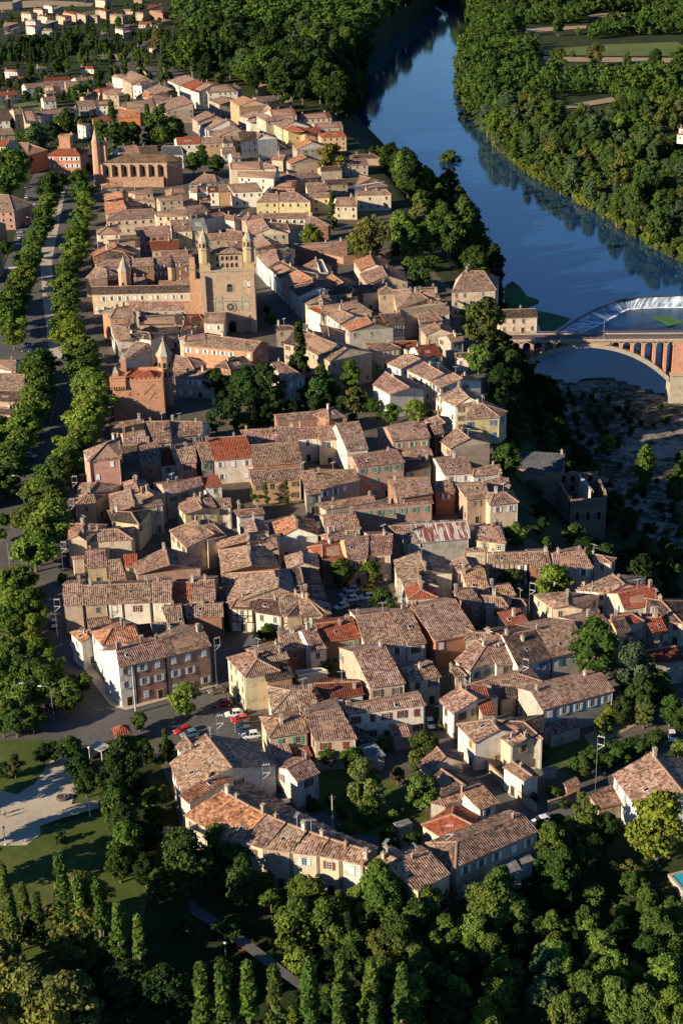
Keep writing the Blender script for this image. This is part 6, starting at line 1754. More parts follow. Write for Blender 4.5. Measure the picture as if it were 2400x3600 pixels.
# ---- individually placed trees: tile u v crown width kind tint
PLACED = '''
# leafy plane tree at the near end of the promenade
30 150 450 190 plane g|30 50 480 190 plane g|30 210 600 180 plane m|30 130 690 190 plane g|30 30 730 190 plane g|30 120 790 180 plane m|30 40 870 190 plane g|30 180 900 190 plane l|30 280 960 200 plane g|30 60 990 190 plane g|30 150 1060 190 plane m|30 320 1140 230 plane g|30 230 1090 180 plane g|30 10 1090 190 plane g|30 560 1170 150 plane g|40 60 50 210 plane g|40 30 190 190 plane g|40 110 260 180 plane m|40 200 50 200 plane g|40 225 235 180 plane g|40 430 60 220 plane g|40 480 110 160 plane m|40 20 280 150 plane g|30 20 50 110 plane g|30 10 150 90 plane g|30 250 690 170 plane g|30 80 600 180 plane l|30 10 580 170 plane g|30 220 780 170 plane l|30 110 930 180 plane g|30 360 1060 160 plane l|40 330 20 190 plane g|40 130 130 190 plane l|20 40 780 180 plane g|20 20 880 180 plane l|10 40 880 190 plane g|10 40 1000 190 plane g|20 10 590 180 plane g|20 30 690 170 plane m
# round tree on the street corner by the white terrace
40 1270 105 240 round l|40 960 262 135 round m
# tree beside the park path
40 300 480 140 plane d|40 375 465 130 plane d|40 480 440 160 plane m|40 545 570 150 plane m|40 590 680 180 plane d|40 100 560 170 acacia o|40 410 1065 105 bush d|40 30 600 120 round d
# dark tree in the belt between park and houses
40 850 520 300 broad d|40 990 470 170 round d|40 780 640 220 broad d|40 1150 450 140 round d|40 1140 430 110 conifer m|40 780 760 200 broad m|40 820 870 260 broad m|40 850 980 260 broad d|40 880 1090 280 broad m|50 820 60 220 broad d|40 1060 800 210 acacia m|40 1130 770 150 acacia g|40 950 700 200 round k|40 1050 950 220 round k|40 1000 1080 200 round k|50 1000 100 200 broad k|50 1090 200 190 broad m
# tree against the foot of the curved row
41 -70 1110 270 broad m|50 1480 170 180 broad d|51 50 50 230 broad d|51 250 190 150 round g|51 110 300 140 round d|51 300 340 190 round g|51 450 240 150 round m|51 580 290 230 broad g|51 765 420 150 conifer o|51 890 300 160 broad l|51 1090 250 260 broad y|51 1150 420 230 broad l|51 1360 360 260 broad g|51 1500 300 170 acacia r|51 660 330 120 round m|51 950 440 180 broad l
# tree in the dark wood below the curved row
51 500 520 200 acacia b|51 430 680 150 round k|51 860 720 220 broad d|51 1050 650 250 broad o|51 1200 650 250 broad o|51 1300 760 260 broad g|51 1500 560 270 broad g|51 1400 900 300 broad d|51 1530 1100 300 broad k|51 1430 640 200 broad g|51 1050 880 190 broad m|51 700 800 150 round k|51 640 560 150 round k|51 830 560 160 conifer k|52 300 240 260 broad g|52 240 430 280 broad g|52 420 420 260 broad g|52 140 560 280 broad l|52 260 690 260 broad g|52 660 510 230 broad g|52 780 490 110 round l|52 900 470 210 broad g|52 690 640 200 broad g|52 620 790 270 broad b|52 600 990 260 broad b|52 1000 660 260 broad l|52 1100 790 250 broad l|52 1230 830 180 round y|52 1370 500 260 broad g|52 1460 600 260 broad g|52 1310 330 180 broad g|52 1480 410 210 broad g|52 1440 830 280 broad l|52 900 960 280 broad g|52 1090 1000 280 broad l|52 1290 1040 280 broad g|52 1490 1060 290 broad g|52 290 1000 290 broad g|52 200 1120 250 broad l|52 760 1090 260 broad g|52 80 780 220 round k|52 400 860 200 broad l|52 30 980 220 broad k|52 1130 540 200 broad k|52 760 330 170 round d|52 540 330 160 round k|52 1530 430 200 broad g|52 960 800 200 broad k|52 1330 680 220 broad m|51 1300 1050 260 broad k|51 720 1050 200 round k|51 950 1100 200 broad k|51 1120 560 150 round y|51 1560 820 260 broad d|52 460 600 180 broad k|52 820 620 170 broad k
# tree in the gardens beside the curved row
52 740 90 260 broad m|52 860 50 200 broad d|52 950 30 160 round b|52 1080 110 120 round d|52 1200 130 170 acacia o|52 640 100 140 round d|42 900 940 290 acacia g|42 880 800 110 acacia g|42 660 1090 260 broad g|42 760 1110 200 broad d|42 590 980 100 round d|42 1050 1000 200 broad k|42 960 1120 200 round k|42 700 960 140 round d
# large rounded tree in front of the big farmhouse
42 1400 960 420 broad y
# tree in the gardens on the right
42 1270 80 260 broad d|42 1150 180 170 broad d|42 1300 200 170 broad o|42 1400 40 220 broad d|42 1060 210 140 round y|42 990 280 100 acacia y|42 1060 320 60 bush y|42 1000 360 70 bush y|42 1480 180 180 broad m|42 1540 450 130 round l|42 1370 400 140 round d|42 1280 460 120 round m|42 1130 500 130 round m|42 960 510 140 bush d|42 890 590 130 round d|42 820 560 110 round m|42 640 730 70 bush l|42 690 760 90 bush m|42 610 510 70 bush g|42 550 530 70 bush g|42 520 280 90 round m|42 540 790 80 bush d|42 1200 480 120 bush d|42 1050 540 140 bush d|42 1560 250 150 broad d|42 740 830 90 bush d|42 1490 520 120 round d
# tree or bush in the gardens inside the curved row
41 940 680 310 broad o|41 980 840 190 round l|41 1330 740 250 round l|41 930 950 130 ball d|41 690 510 160 round m|41 860 530 190 round m|41 1070 405 110 round l|41 1350 400 170 round d|41 1420 420 90 round d|41 1285 510 100 round l|41 1280 590 70 bush m|41 600 840 110 bush m|41 700 800 90 bush m|41 790 890 100 bush r|41 1100 1060 140 round d|41 1280 1100 150 round d|41 1140 910 90 ball l|41 1190 870 70 bush g|41 1170 640 130 round r|41 1150 1140 120 bush d|41 560 860 60 bush d|41 380 620 70 bush d|41 1450 230 90 bush l|41 1455 290 70 bush l
# tree on the shaded square
31 780 405 200 round m|31 985 415 170 round m|31 1060 610 210 round d|31 880 665 80 bush g
# tree among the old houses
31 280 820 120 round m|31 220 850 90 round k|31 660 1060 120 round m|32 670 470 270 round l|32 390 465 170 round d|32 320 470 100 round d|32 420 150 190 round m|32 630 210 90 round m|32 560 130 80 round k|30 430 455 90 bush d|21 200 1050 110 round m|21 265 1050 45 cypress d|21 405 1040 50 cypress d|21 360 1065 80 bush m|42 30 1050 10 bush d|11 300 1020 95 round m|11 270 960 60 bush k
# big tree at the edge of the town
32 960 930 380 broad m|32 1240 1080 340 broad b|32 1330 1150 200 broad b
# tree in the walled garden
21 495 90 200 conifer d|21 470 160 130 broad k|21 130 290 230 broad m|21 250 280 240 broad d|21 330 320 160 broad o|21 60 330 160 broad d|21 620 340 200 round m|21 540 350 120 round d|21 710 320 150 round d|21 760 230 130 round g|21 850 220 170 broad g|21 990 180 120 round p|21 870 390 180 round o|21 920 420 120 round d|21 780 430 110 round d|21 1000 440 110 round m|21 1130 490 140 round m|21 1290 470 165 round l|21 1040 510 60 ball m|21 405 480 55 ball l|21 490 475 80 bush g|21 860 520 80 bush d|21 1390 500 60 bush d|20 1490 270 160 broad d|20 1490 540 180 round b|20 1560 300 120 broad k|21 40 170 120 broad d|21 130 555 120 bush d|21 60 560 100 bush d|21 220 550 90 bush d|21 660 400 90 bush k|21 560 430 90 bush k|21 30 450 150 broad d|21 180 420 170 broad k|21 320 440 140 broad d|21 450 450 130 round k|21 270 500 120 round k|21 600 440 130 round d|20 1540 420 150 broad k|21 650 240 150 broad d|21 700 420 120 round k
# tree on the slope above the river bed
22 540 150 90 acacia y|22 160 110 190 round l|22 1060 700 140 acacia y|22 1000 710 90 acacia o|22 1310 850 170 tall g|22 1550 850 120 tall m|22 1520 970 150 tall m
# tree on the town terraces above the river
11 580 450 180 round g|11 720 270 110 conifer d|11 950 470 260 broad o|11 880 520 140 round d|11 1050 420 180 acacia o|11 1190 380 200 broad l|11 1320 340 200 broad o|11 1250 470 200 broad m|11 1400 430 220 broad g|11 1520 430 220 broad m|11 1480 330 180 broad m|11 1150 540 120 round d|11 1320 690 220 round m|11 1240 640 100 round l|11 1390 630 110 round d|11 1430 610 60 bush g|11 400 600 90 bush l|11 1010 320 50 bush l|12 210 1040 300 broad o|12 100 1000 160 round g|12 60 370 230 tall g|12 270 650 170 tall k|12 110 520 230 broad d|12 20 260 180 broad g|12 170 400 120 acacia g|12 180 780 120 broad k|01 710 1080 200 round o|01 400 700 90 round d|01 890 1120 90 acacia g|02 -40 1100 150 round m
# tree round the red brick mansion and churches
00 1110 860 220 broad m|00 780 890 160 conifer d|00 700 910 150 broad d|00 850 930 160 broad k|00 920 920 140 broad d|00 1220 900 150 broad d|00 1020 860 120 conifer d|00 250 950 190 broad b|00 330 910 140 round b|00 150 960 130 round d|00 60 1120 230 plane m|00 150 1120 160 plane m|10 60 60 210 plane g|10 540 40 120 plane m|10 370 80 170 plane d|10 300 80 100 plane d|00 1330 1110 130 plane m|00 1490 1120 120 plane m|00 1390 1040 90 round m|10 40 530 100 plane d|00 1400 1090 100 round d|00 610 1150 60 round m|00 560 1160 60 round m
# tree among the terraces and villas
00 270 650 110 round m|00 540 640 130 round m|00 490 640 80 round d|00 640 660 70 round b|00 680 520 90 round d|00 215 530 90 round d|00 60 570 70 round d|00 880 670 70 bush d|00 760 490 60 round d|00 840 385 60 bush y|00 540 830 70 round m|00 400 850 110 round m|00 180 660 80 round d|00 430 660 70 bush d|00 630 830 50 round m|00 690 870 60 round d
# tree at the top of the far street
00 1300 290 190 broad d|00 1320 360 220 broad g|00 1180 370 120 broad m|00 1130 420 130 conifer b|00 1240 290 120 broad k|00 1400 330 170 broad d|00 1420 460 150 broad k|00 990 380 90 broad d|00 960 430 80 conifer d|00 1080 280 90 broad o|00 1510 540 90 round g|00 1340 120 160 broad b|00 1270 150 110 broad d
'''
def placed():
    lab = ''
    for ln in PLACED.strip().split('\n'):
        if ln[0] == '#': lab = ln[1:].strip(); continue
        items = [q.split() for q in ln.split('|')]; pts = [tl(q[0], float(q[1]), float(q[2])) for q in items]
        order = sorted(range(len(items)), key=lambda i: pts[i][0]); rank = {i: k for k, i in enumerate(order)}
        where = lab.split('tree', 1)[1].replace('or bush', '').strip()
        for i, q in enumerate(items):
            kind, tint = q[4], q[5]; x, y = pts[i]
            loc, s = base_for(x, y, float(q[3]) / 1.96 * (1.16 if kind == 'plane' else 1), kind)
            nm = {'plane': 'plane_tree', 'conifer': 'conifer_tree', 'cypress': 'cypress_tree', 'bush': 'bush', 'ball': 'clipped_bush', 'poplar': 'poplar_tree', 'acacia': 'acacia_tree'}.get(kind, 'broadleaf_tree')
            shape = {'plane': 'leafy plane tree', 'conifer': 'pointed conifer', 'cypress': 'slim cypress', 'bush': 'bush', 'ball': 'clipped round bush', 'acacia': 'feathery open tree', 'tall': 'tall tree', 'broad': 'broad tree', 'round': 'rounded tree'}[kind]
            pos = 'the only one' if len(items) == 1 else nth(rank[i]) + ' from left'
            place_tree(loc, s, kind, tint, nm, f"{TINTW[tint]} {shape}, {pos} {where}" if len(items) > 1 else f"{TINTW[tint]} {shape} {where}", 'bush' if kind in ('bush', 'ball') else 'tree', 'trees ' + where, float(q[3]) > 60)
placed()
# ---- lombardy poplars: tile, top u v, height in m
POP = '50 410 60 20|50 525 190 17|50 665 230 17|50 800 360 16|50 945 460 16|50 250 280 11|50 20 110 15|50 150 215 12|50 60 300 14|50 1380 815 21|50 1525 805 21|51 130 795 21|51 315 830 20|51 555 780 22|51 780 730 19|51 985 770 20|51 1200 810 20|51 1010 1050 17|51 760 1010 17'
pl = [q.split() for q in POP.split('|')]
for i, q in enumerate(pl):
    x, y = tl(q[0], float(q[1]), float(q[2])); h = float(q[3]); zb = 0.0
    for _ in range(5):
        p = un(x, y, zb + h); zb = zat(p.x, p.y)
    park = i < 9; grp = [j for j in range(len(pl)) if (j < 9) == park]
    r = sorted(grp, key=lambda j: tl(pl[j][0], float(pl[j][1]), 0)[0]).index(i)
    place_tree(Vector((p.x, p.y, zb)), h / 21 * 1.06 if h > 14 else h / 21 * 1.3, 'poplar', random.choice('ggm'), 'poplar_tree', f"slim columnar poplar, {nth(r)} from left {'at the lawn edge of the park' if park else 'along the bottom edge'}", 'tree', 'poplars at the lawn edge' if park else 'poplars along the bottom edge', True, 21 / 21 if h > 14 else .78)
# ---- woods sampled inside photo polygons
HC = np.array([[*(sum((p.to_2d() for p in s['ins']), Vector((0, 0))) / 4)] for s in SPECS]); HR = np.array([max((p.to_2d() - Vector(HC[i])).length for p in s['ins']) for i, s in enumerate(SPECS)])
for q in (un(2400, 3110, -1), un(2420, 3160, -1), un(2390, 3200, -1)): HC = np.vstack([HC, [[q.x, q.y]]]); HR = np.append(HR, 6)
for q in RUIN:
    for dy, r_ in ((5, 10), (-8, 9), (-18, 8)): HC = np.vstack([HC, [[q.x, q.y + dy]]]); HR = np.append(HR, r_)
FEX = []
for s, m, z in FIELDS: FEX.append(PL(s, 0))
FEX.append(PL('-60 0 160 -12 360 0 350 44 160 46 -60 62', 0))
for s in ('2060 60 2160 25 2260 0 2300 -20 2400 -30 2330 0 2210 30 2190 60 2160 72', '1900 178 2120 160 2380 150 2420 180 2400 200 2140 200 1910 196', '1800 108 1930 98 2060 92 2060 102 1930 112 1810 122', '1910 203 2140 205 2420 208 2420 224 2140 222 1910 218', '1930 382 2000 372 2150 345 2170 360 2040 380 1950 390'): FEX.append(PL(s, ZR))
for s in ('1890 150 2430 120 2430 285 1890 292', '2050 20 2220 0 2300 -30 2420 -30 2230 90 2060 120', '1790 92 2070 85 2070 150 1790 160', '1920 340 2180 335 2170 420 1940 425', '2320 470 2430 460 2440 560 2330 560'): FEX.append(PL(s, ZR))
def sample(poly, step, seed, avoid=True, rim=0.0):
    rng = np.random.default_rng(seed); x0, y0 = poly.min(0); x1, y1 = poly.max(0)
    gx, gy = np.meshgrid(np.arange(x0, x1, step), np.arange(y0, y1, step)); X = (gx + rng.uniform(-.42, .42, gx.shape) * step).ravel(); Y = (gy + rng.uniform(-.42, .42, gy.shape) * step).ravel()
    ok = pip(X, Y, poly)
    for f in FEX: ok &= ~pip(X, Y, f)
    X, Y = X[ok], Y[ok]
    # inside the camera's view with a margin
    zz = height(X, Y); keep = np.zeros(len(X), bool)
    for i in range(len(X)):
        u, v = proj((X[i], Y[i], zz[i] + 5)); keep[i] = -60 < u < 2460 and -110 < v < 3700
    X, Y, zz = X[keep], Y[keep], zz[keep]
    if avoid and len(X):
        d = np.min(np.hypot(X[:, None] - HC[None, :, 0], Y[:, None] - HC[None, :, 1]) - HR[None, :], axis=1); k = d > 1.0; X, Y, zz = X[k], Y[k], zz[k]
    return X, Y, zz, rng
LOWV = []
for v in range(6):
    rng = np.random.default_rng(900 + v); c, r, W, H, z0 = crown_clumps(rng, 'broad'); c = c[:26]; LOWV.append(leaves(rng, c, r[:26] * 1.25, 330, 1.75, ctr=np.array([0, 0, 9.]), jit=.45))
def mass(name, X, Y, Z, S, cols_tint, label, cat, seed):
    if not len(X): return
    rng = np.random.default_rng(seed); out = []
    for i in range(len(X)):
        V = LOWV[rng.integers(0, 6)]; a = rng.uniform(0, 6.28); co, si = math.cos(a), math.sin(a); s = S[i]
        out.append(np.stack([(V[:, 0] * co - V[:, 1] * si) * s + X[i], (V[:, 0] * si + V[:, 1] * co) * s + Y[i], V[:, 2] * s * .95 + Z[i]], 1))
    o = bpy.data.objects.new(name, fast_mesh(name, np.vstack(out), ['leaf'])); C.objects.link(o); o.color = (*TINT[cols_tint], 1); tag(o, label, cat, kind='stuff')
def wood(poly, step, seed, kinds, tints, size, name, label, group, limit=300, massname=None, masslabel=None, szs=(.8, 1.15), front=False):
    X, Y, Z, rng = sample(poly, step, seed)
    if front and len(X):
        k = np.ones(len(X), bool)
        for dy in (9, 20, 32): k &= np.min(np.hypot(X[:, None] - HC[None, :, 0], Y[:, None] + dy - HC[None, :, 1]) - HR[None, :] * .8, axis=1) > 1.5
        X, Y, Z = X[k], Y[k], Z[k]
    o = np.argsort(Y); X, Y, Z = X[o], Y[o], Z[o]
    S = size * rng.uniform(.6, 1.35, len(X)) * (1 + .22 * np.sin(X * .05 + seed) * np.cos(Y * .037))
    for i in range(min(limit, len(X))):
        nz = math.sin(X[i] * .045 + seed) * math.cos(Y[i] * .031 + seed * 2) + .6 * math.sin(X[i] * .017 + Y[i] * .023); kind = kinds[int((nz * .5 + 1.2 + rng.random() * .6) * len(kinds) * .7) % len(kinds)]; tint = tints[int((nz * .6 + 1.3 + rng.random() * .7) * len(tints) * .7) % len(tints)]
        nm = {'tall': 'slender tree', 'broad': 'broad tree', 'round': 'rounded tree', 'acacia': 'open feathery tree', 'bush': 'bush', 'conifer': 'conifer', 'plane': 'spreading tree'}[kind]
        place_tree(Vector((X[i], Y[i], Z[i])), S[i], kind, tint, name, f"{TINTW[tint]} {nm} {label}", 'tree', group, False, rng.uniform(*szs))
    if len(X) > limit and massname:
        n = len(X) - limit; half = np.random.default_rng(seed + 5).random(n)
        mass(massname, X[limit:], Y[limit:], Z[limit:], S[limit:] * .95, 'm', masslabel, 'wood', seed + 9)
    print(name, len(X))
CLIPY = lambda poly: poly
# far bank
rp = rightpoly.copy(); rp = np.vstack([RB, PL('2900 1040 2900 -70 1560 -70', ZR)])
wood(rp, 11.5, 11, ['broad', 'tall', 'broad', 'acacia'], list('gmbdgmbo'), .95, 'far_bank_tree', 'in the woods on the far bank', 'trees on the far bank', 260, 'far_bank_woods', 'dense green woods receding along the far river bank')
# low growth right at the far water's edge
X, Y, Z, rng = sample(np.vstack([RB, RB[::-1] + np.array([7.0, 6.0])]), 4.5, 12, False)
for i in range(min(len(X), 150)):
    place_tree(Vector((X[i], Y[i], Z[i])), rng.uniform(.8, 1.7), 'bush', 'glogy'[rng.integers(0, 5)], 'bank_bush', "leafy bush at the water's edge of the far bank", 'bush', 'bushes along the far bank', False, 1.1)
wood(np.vstack([CL[:7], FL[:7][::-1]]), 11, 23, ['broad', 'tall'], list('kdkbd'), 1.35, 'river_tree', 'overhanging the dark water at the bend', 'trees overhanging the bend', 60, 'river_bend_bank_woods', 'dark trees crowding the shaded river bend bank')
# left bank woods beyond the town
lb = PL('1000 -60 1540 -60 1440 20 1380 60 1280 150 1190 250 1150 330 1240 370 1190 400 1110 380 960 350 880 335 830 295 740 270 690 170 620 60 640 20 760 -10', 0)
wood(lb, 14.5, 21, ['broad', 'broad', 'tall', 'plane'], list('mdkgkbd'), 1.6, 'wood_tree', 'in the dark woods where the river bends', 'trees of the woods at the river bend', 170, 'river_bend_woods', 'dark mass of trees on the near bank at the river bend')
sp_ = slopepoly[(slopepoly[:, 1] > 0)]
wood(np.vstack([CL[3:13], FL[4:12][::-1]]), 7.5, 31, ['broad', 'tall', 'round'], list('mdkg'), .85, 'slope_tree', 'on the steep bank below the upper town', 'trees on the steep near bank', 200)
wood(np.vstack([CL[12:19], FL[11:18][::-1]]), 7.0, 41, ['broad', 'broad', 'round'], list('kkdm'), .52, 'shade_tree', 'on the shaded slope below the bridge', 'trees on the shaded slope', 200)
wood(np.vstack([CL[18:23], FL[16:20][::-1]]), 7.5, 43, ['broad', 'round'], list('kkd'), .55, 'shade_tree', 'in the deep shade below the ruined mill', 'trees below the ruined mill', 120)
# suburbs
wood(PL('-60 420 -60 150 250 120 520 120 640 150 720 190 640 260 560 330 470 290 380 300 300 350 150 330 0 390', 0), 21, 51, ['broad', 'round', 'tall'], list('gmddb'), .6, 'suburb_tree', 'between the villas beyond the town', 'trees among the villas', 150, front=True)
wood(PL('-40 215 -40 140 110 120 240 128 330 145 440 160 480 180 400 195 200 225 60 225', 0), 9.5, 52, ['broad', 'tall', 'conifer'], list('dkmb'), .85, 'belt_tree', 'in the dark tree belt behind the villas', 'trees of the dark belt', 120)
wood(PL('-60 120 -60 40 200 30 420 30 640 10 640 150 430 140 250 110', 0), 25, 53, ['broad', 'round'], list('gmdb'), .55, 'suburb_tree', 'among the farthest scattered villas', 'trees among the farthest villas', 130, front=True)
wood(PL('-40 560 60 420 200 430 420 420 420 500 300 500 200 470 60 520', 0), 13, 54, ['round', 'broad', 'bush'], list('gmdb'), .62, 'garden_tree', 'in the gardens behind the brick mansion', 'trees behind the brick mansion', 80, front=True)
# the ravine at the bottom of the picture
wood(PL('900 3480 1000 3250 1250 3190 1500 3170 1900 3130 2100 3150 2440 3180 2440 3900 1500 3900 900 3800', -4.5), 6.2, 61, ['broad', 'broad', 'round'], list('mgkdgl'), .54, 'ravine_tree', 'in the wood filling the bottom corner', 'trees filling the bottom wood', 170)
wood(PL('-60 3380 300 3330 360 3420 380 3700 300 3950 -60 3950', -4.5), 7.0, 62, ['broad', 'acacia'], list('oogo'), .8, 'autumn_tree', 'turning olive-brown in the lower left corner', 'olive-brown trees in the corner', 40)
wood(PL('520 3230 640 3140 760 3170 900 3220 900 3420 700 3360 560 3330', -3), 8.5, 63, ['round', 'broad'], list('kkd'), .62, 'thicket_tree', 'in the dark thicket below the curved row', 'trees of the dark thicket', 40)
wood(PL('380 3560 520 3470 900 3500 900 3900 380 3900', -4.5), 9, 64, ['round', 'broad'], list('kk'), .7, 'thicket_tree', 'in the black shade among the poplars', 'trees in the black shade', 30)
# single trees standing in the far fields
for i, (x, y, w_, k, t) in enumerate(((2090, 235, 60, 'broad', 'o'), (2010, 205, 40, 'round', 'g'), (1960, 250, 60, 'broad', 'm'), (2200, 260, 50, 'tall', 'g'), (2300, 240, 50, 'broad', 'd'), (2380, 250, 60, 'broad', 'm'), (2150, 290, 40, 'acacia', 'o'), (1830, 130, 40, 'broad', 'd'), (1960, 128, 50, 'broad', 'm'), (2030, 125, 40, 'round', 'g'))):
    p = un(x, y, ZR); place_tree(Vector((p.x, p.y, ZR)), w_ / ppm(p) / 12, k, t, 'field_tree', f"{TINTW[t]} tree, {nth(i)} listed among the far river fields".replace(f', {nth(i)} listed', ''), 'tree', 'trees among the far fields', False)

X, Y, Z, rng = sample(gravelpoly, 5.5, 77, False)
for i in range(len(X)):
    u, v = proj((X[i], Y[i], Z[i]))
    if Z[i] > ZD + .25 and (math.sin(X[i] * .09) + math.cos(Y[i] * .07 + 1) + rng.normal() * .5 > .35): place_tree(Vector((X[i], Y[i], Z[i])), rng.uniform(.4, 1.2), 'bush', 'dkmd'[rng.integers(0, 4)], 'gravel_bush', 'low scrubby bush growing on the shaded gravel bank', 'bush', 'scrub on the gravel bank', False, rng.uniform(.6, 1))

for i, (x, y, k) in enumerate(((-90, 2985, 'tall'), (-70, 3140, 'broad'), (-200, 2870, 'tall'))):
    p = un(x, y, 0); place_tree(Vector((p.x, p.y, 0)), .8, k, 'g', 'park_tree', 'tall tree just beyond the left edge of the park lawn', 'tree', 'trees beyond the park edge', False)

rng = np.random.default_rng(5); gx, gy = np.meshgrid(np.arange(130, 700, 13.), np.arange(1925, 2230, 13.)); X = (gx + rng.uniform(-5, 5, gx.shape)).ravel(); Y = (gy + rng.uniform(-5, 5, gy.shape)).ravel()
Z = height(X, Y); k = (Z > ZR - 3) & (pip(X, Y, rightpoly) | pip(X, Y, farpoly)); mass('added_hill_woods', X[k], Y[k], Z[k], 1.35 * rng.uniform(.75, 1.3, k.sum()), 'd', 'dark wooded hill added beyond the river end for its reflection', 'wood', 6)  # woods on the added hill, there to darken the far water's reflection
# ------------------------------------------------------------------ cars, lamps, poles, walls, people and other small things
def car_proto():
    root = empty('parked_car', (0, 0, 0))
    b = MB(); L = 3.9; Wd = 1.66
    # (x, z-bottom, z-top, half width) sections of the lower hull
    sec = [(-1.95, .38, .62, .70), (-1.85, .28, .80, .78), (-1.2, .24, .86, .83), (0, .22, .88, .84), (.8, .24, .86, .83), (1.55, .27, .74, .79), (1.88, .32, .62, .72), (1.95, .40, .54, .64)]
    R_ = []
    for x, z0, z1, hw in sec: R_.append([(x, -hw * .94, z0), (x, -hw, (z0 + z1) / 2), (x, -hw * .93, z1), (x, hw * .93, z1), (x, hw, (z0 + z1) / 2), (x, hw * .94, z0)])
    for a, c in zip(R_, R_[1:]):
        for i in range(6):
            j = (i + 1) % 6; b.quad(a[i], c[i], c[j], a[j])
    b.poly(R_[0]); b.poly(R_[-1][::-1])
    # roof
    rf = [(-1.35, .60), (-1.15, .64), (.05, .64), (.30, .60)]
    for (x0, w0), (x1, w1) in zip(rf, rf[1:]):
        z0 = 1.36 if x0 in (-1.35, .30) else 1.42; z1 = 1.36 if x1 in (-1.35, .30) else 1.42
        b.quad((x0, -w0, z0), (x1, -w1, z1), (x1, w1, z1), (x0, w0, z0))
    for s in (-1, 1):
        for x0, x1 in ((-1.42, -1.28), (-.32, -.22), (.42, .55)):
            t = .35; P = [(x0 - .12, s * .775, .86), (x1 - .12 + .0, s * .775, .86), ((x1) * .82 - .05, s * .632, 1.37), ((x0) * .82 - .05, s * .632, 1.37)]
            b.poly([(p[0], p[1] * 1.005, p[2]) for p in P] if s < 0 else [(p[0], p[1] * 1.005, p[2]) for p in P][::-1])
    body = b.build('body', ['car_paint'], root); body['tinted'] = 1
    b = MB(); A = [(-1.66, -.77, .85), (-1.66, .77, .85), (.92, .77, .85), (.92, -.77, .85)]; T = [(-1.33, -.61, 1.37), (-1.33, .61, 1.37), (.28, .61, 1.37), (.28, -.61, 1.37)]
    for i in range(4):
        j = (i + 1) % 4; b.quad(A[j], A[i], T[i], T[j])
    b.build('windows', ['window_glass'], root)
    w_ = MB(); n = 14
    for i in range(n):
        a, c = 2 * math.pi * i / n, 2 * math.pi * (i + 1) / n; P = lambda r, t, y: (r * math.cos(t), y, r * math.sin(t))
        w_.quad(P(.30, a, -.1), P(.30, c, -.1), P(.30, c, .1), P(.30, a, .1), 0); w_.quad(P(.19, a, -.1), P(.19, c, -.1), P(.30, c, -.1), P(.30, a, -.1), 0); w_.quad(P(.30, a, .1), P(.30, c, .1), P(.19, c, .1), P(.19, a, .1), 0)
        w_.poly([(0, -.08, 0), P(.19, c, -.09), P(.19, a, -.09)][::-1], 1); w_.poly([(0, .08, 0), P(.19, a, .09), P(.19, c, .09)][::-1], 1)
    wm = w_.mesh('wheel', ['tyre', 'pale_metal'])
    for x in (-1.2, 1.22):
        for y in (-.74, .74): inst(wm, 'wheel', root, (x, y, .30))
    h = MB(); h.box((0, 0, 0), (.1, .34, .14)); hm = h.mesh('headlight', ['lamp_lens']); h2 = MB(); h2.box((0, 0, 0), (.1, .2, .24)); tm = h2.mesh('tail_light', ['red_lens'])
    for y in (-.52, .52): inst(hm, 'headlight', root, (1.88, y, .6)); inst(tm, 'tail_light', root, (-1.9, y * 1.15, .68))
    b = MB(); b.box((1.94, 0, .42), (.1, 1.3, .16)); b.box((-1.94, 0, .44), (.1, 1.3, .18)); b.build('bumper', ['dark_metal'], root)
    return root
CARC = {'w': (.72, .72, .71), 'r': (.50, .02, .015), 'd': (.03, .035, .045), 'n': (.03, .05, .11), 's': (.42, .44, .46), 'g': (.16, .17, .18), 't': (.12, .24, .27), 'b': (.2, .14, .09), 'm': (.20, .02, .03), 'y': (.62, .42, .03), 'e': (.05, .2, .12), 'l': (.25, .35, .5)}
CARW = {'w': 'white', 'r': 'bright red', 'd': 'black', 'n': 'navy', 's': 'silver', 'g': 'grey', 't': 'teal', 'b': 'brown', 'm': 'maroon', 'y': 'yellow', 'e': 'green', 'l': 'pale blue'}
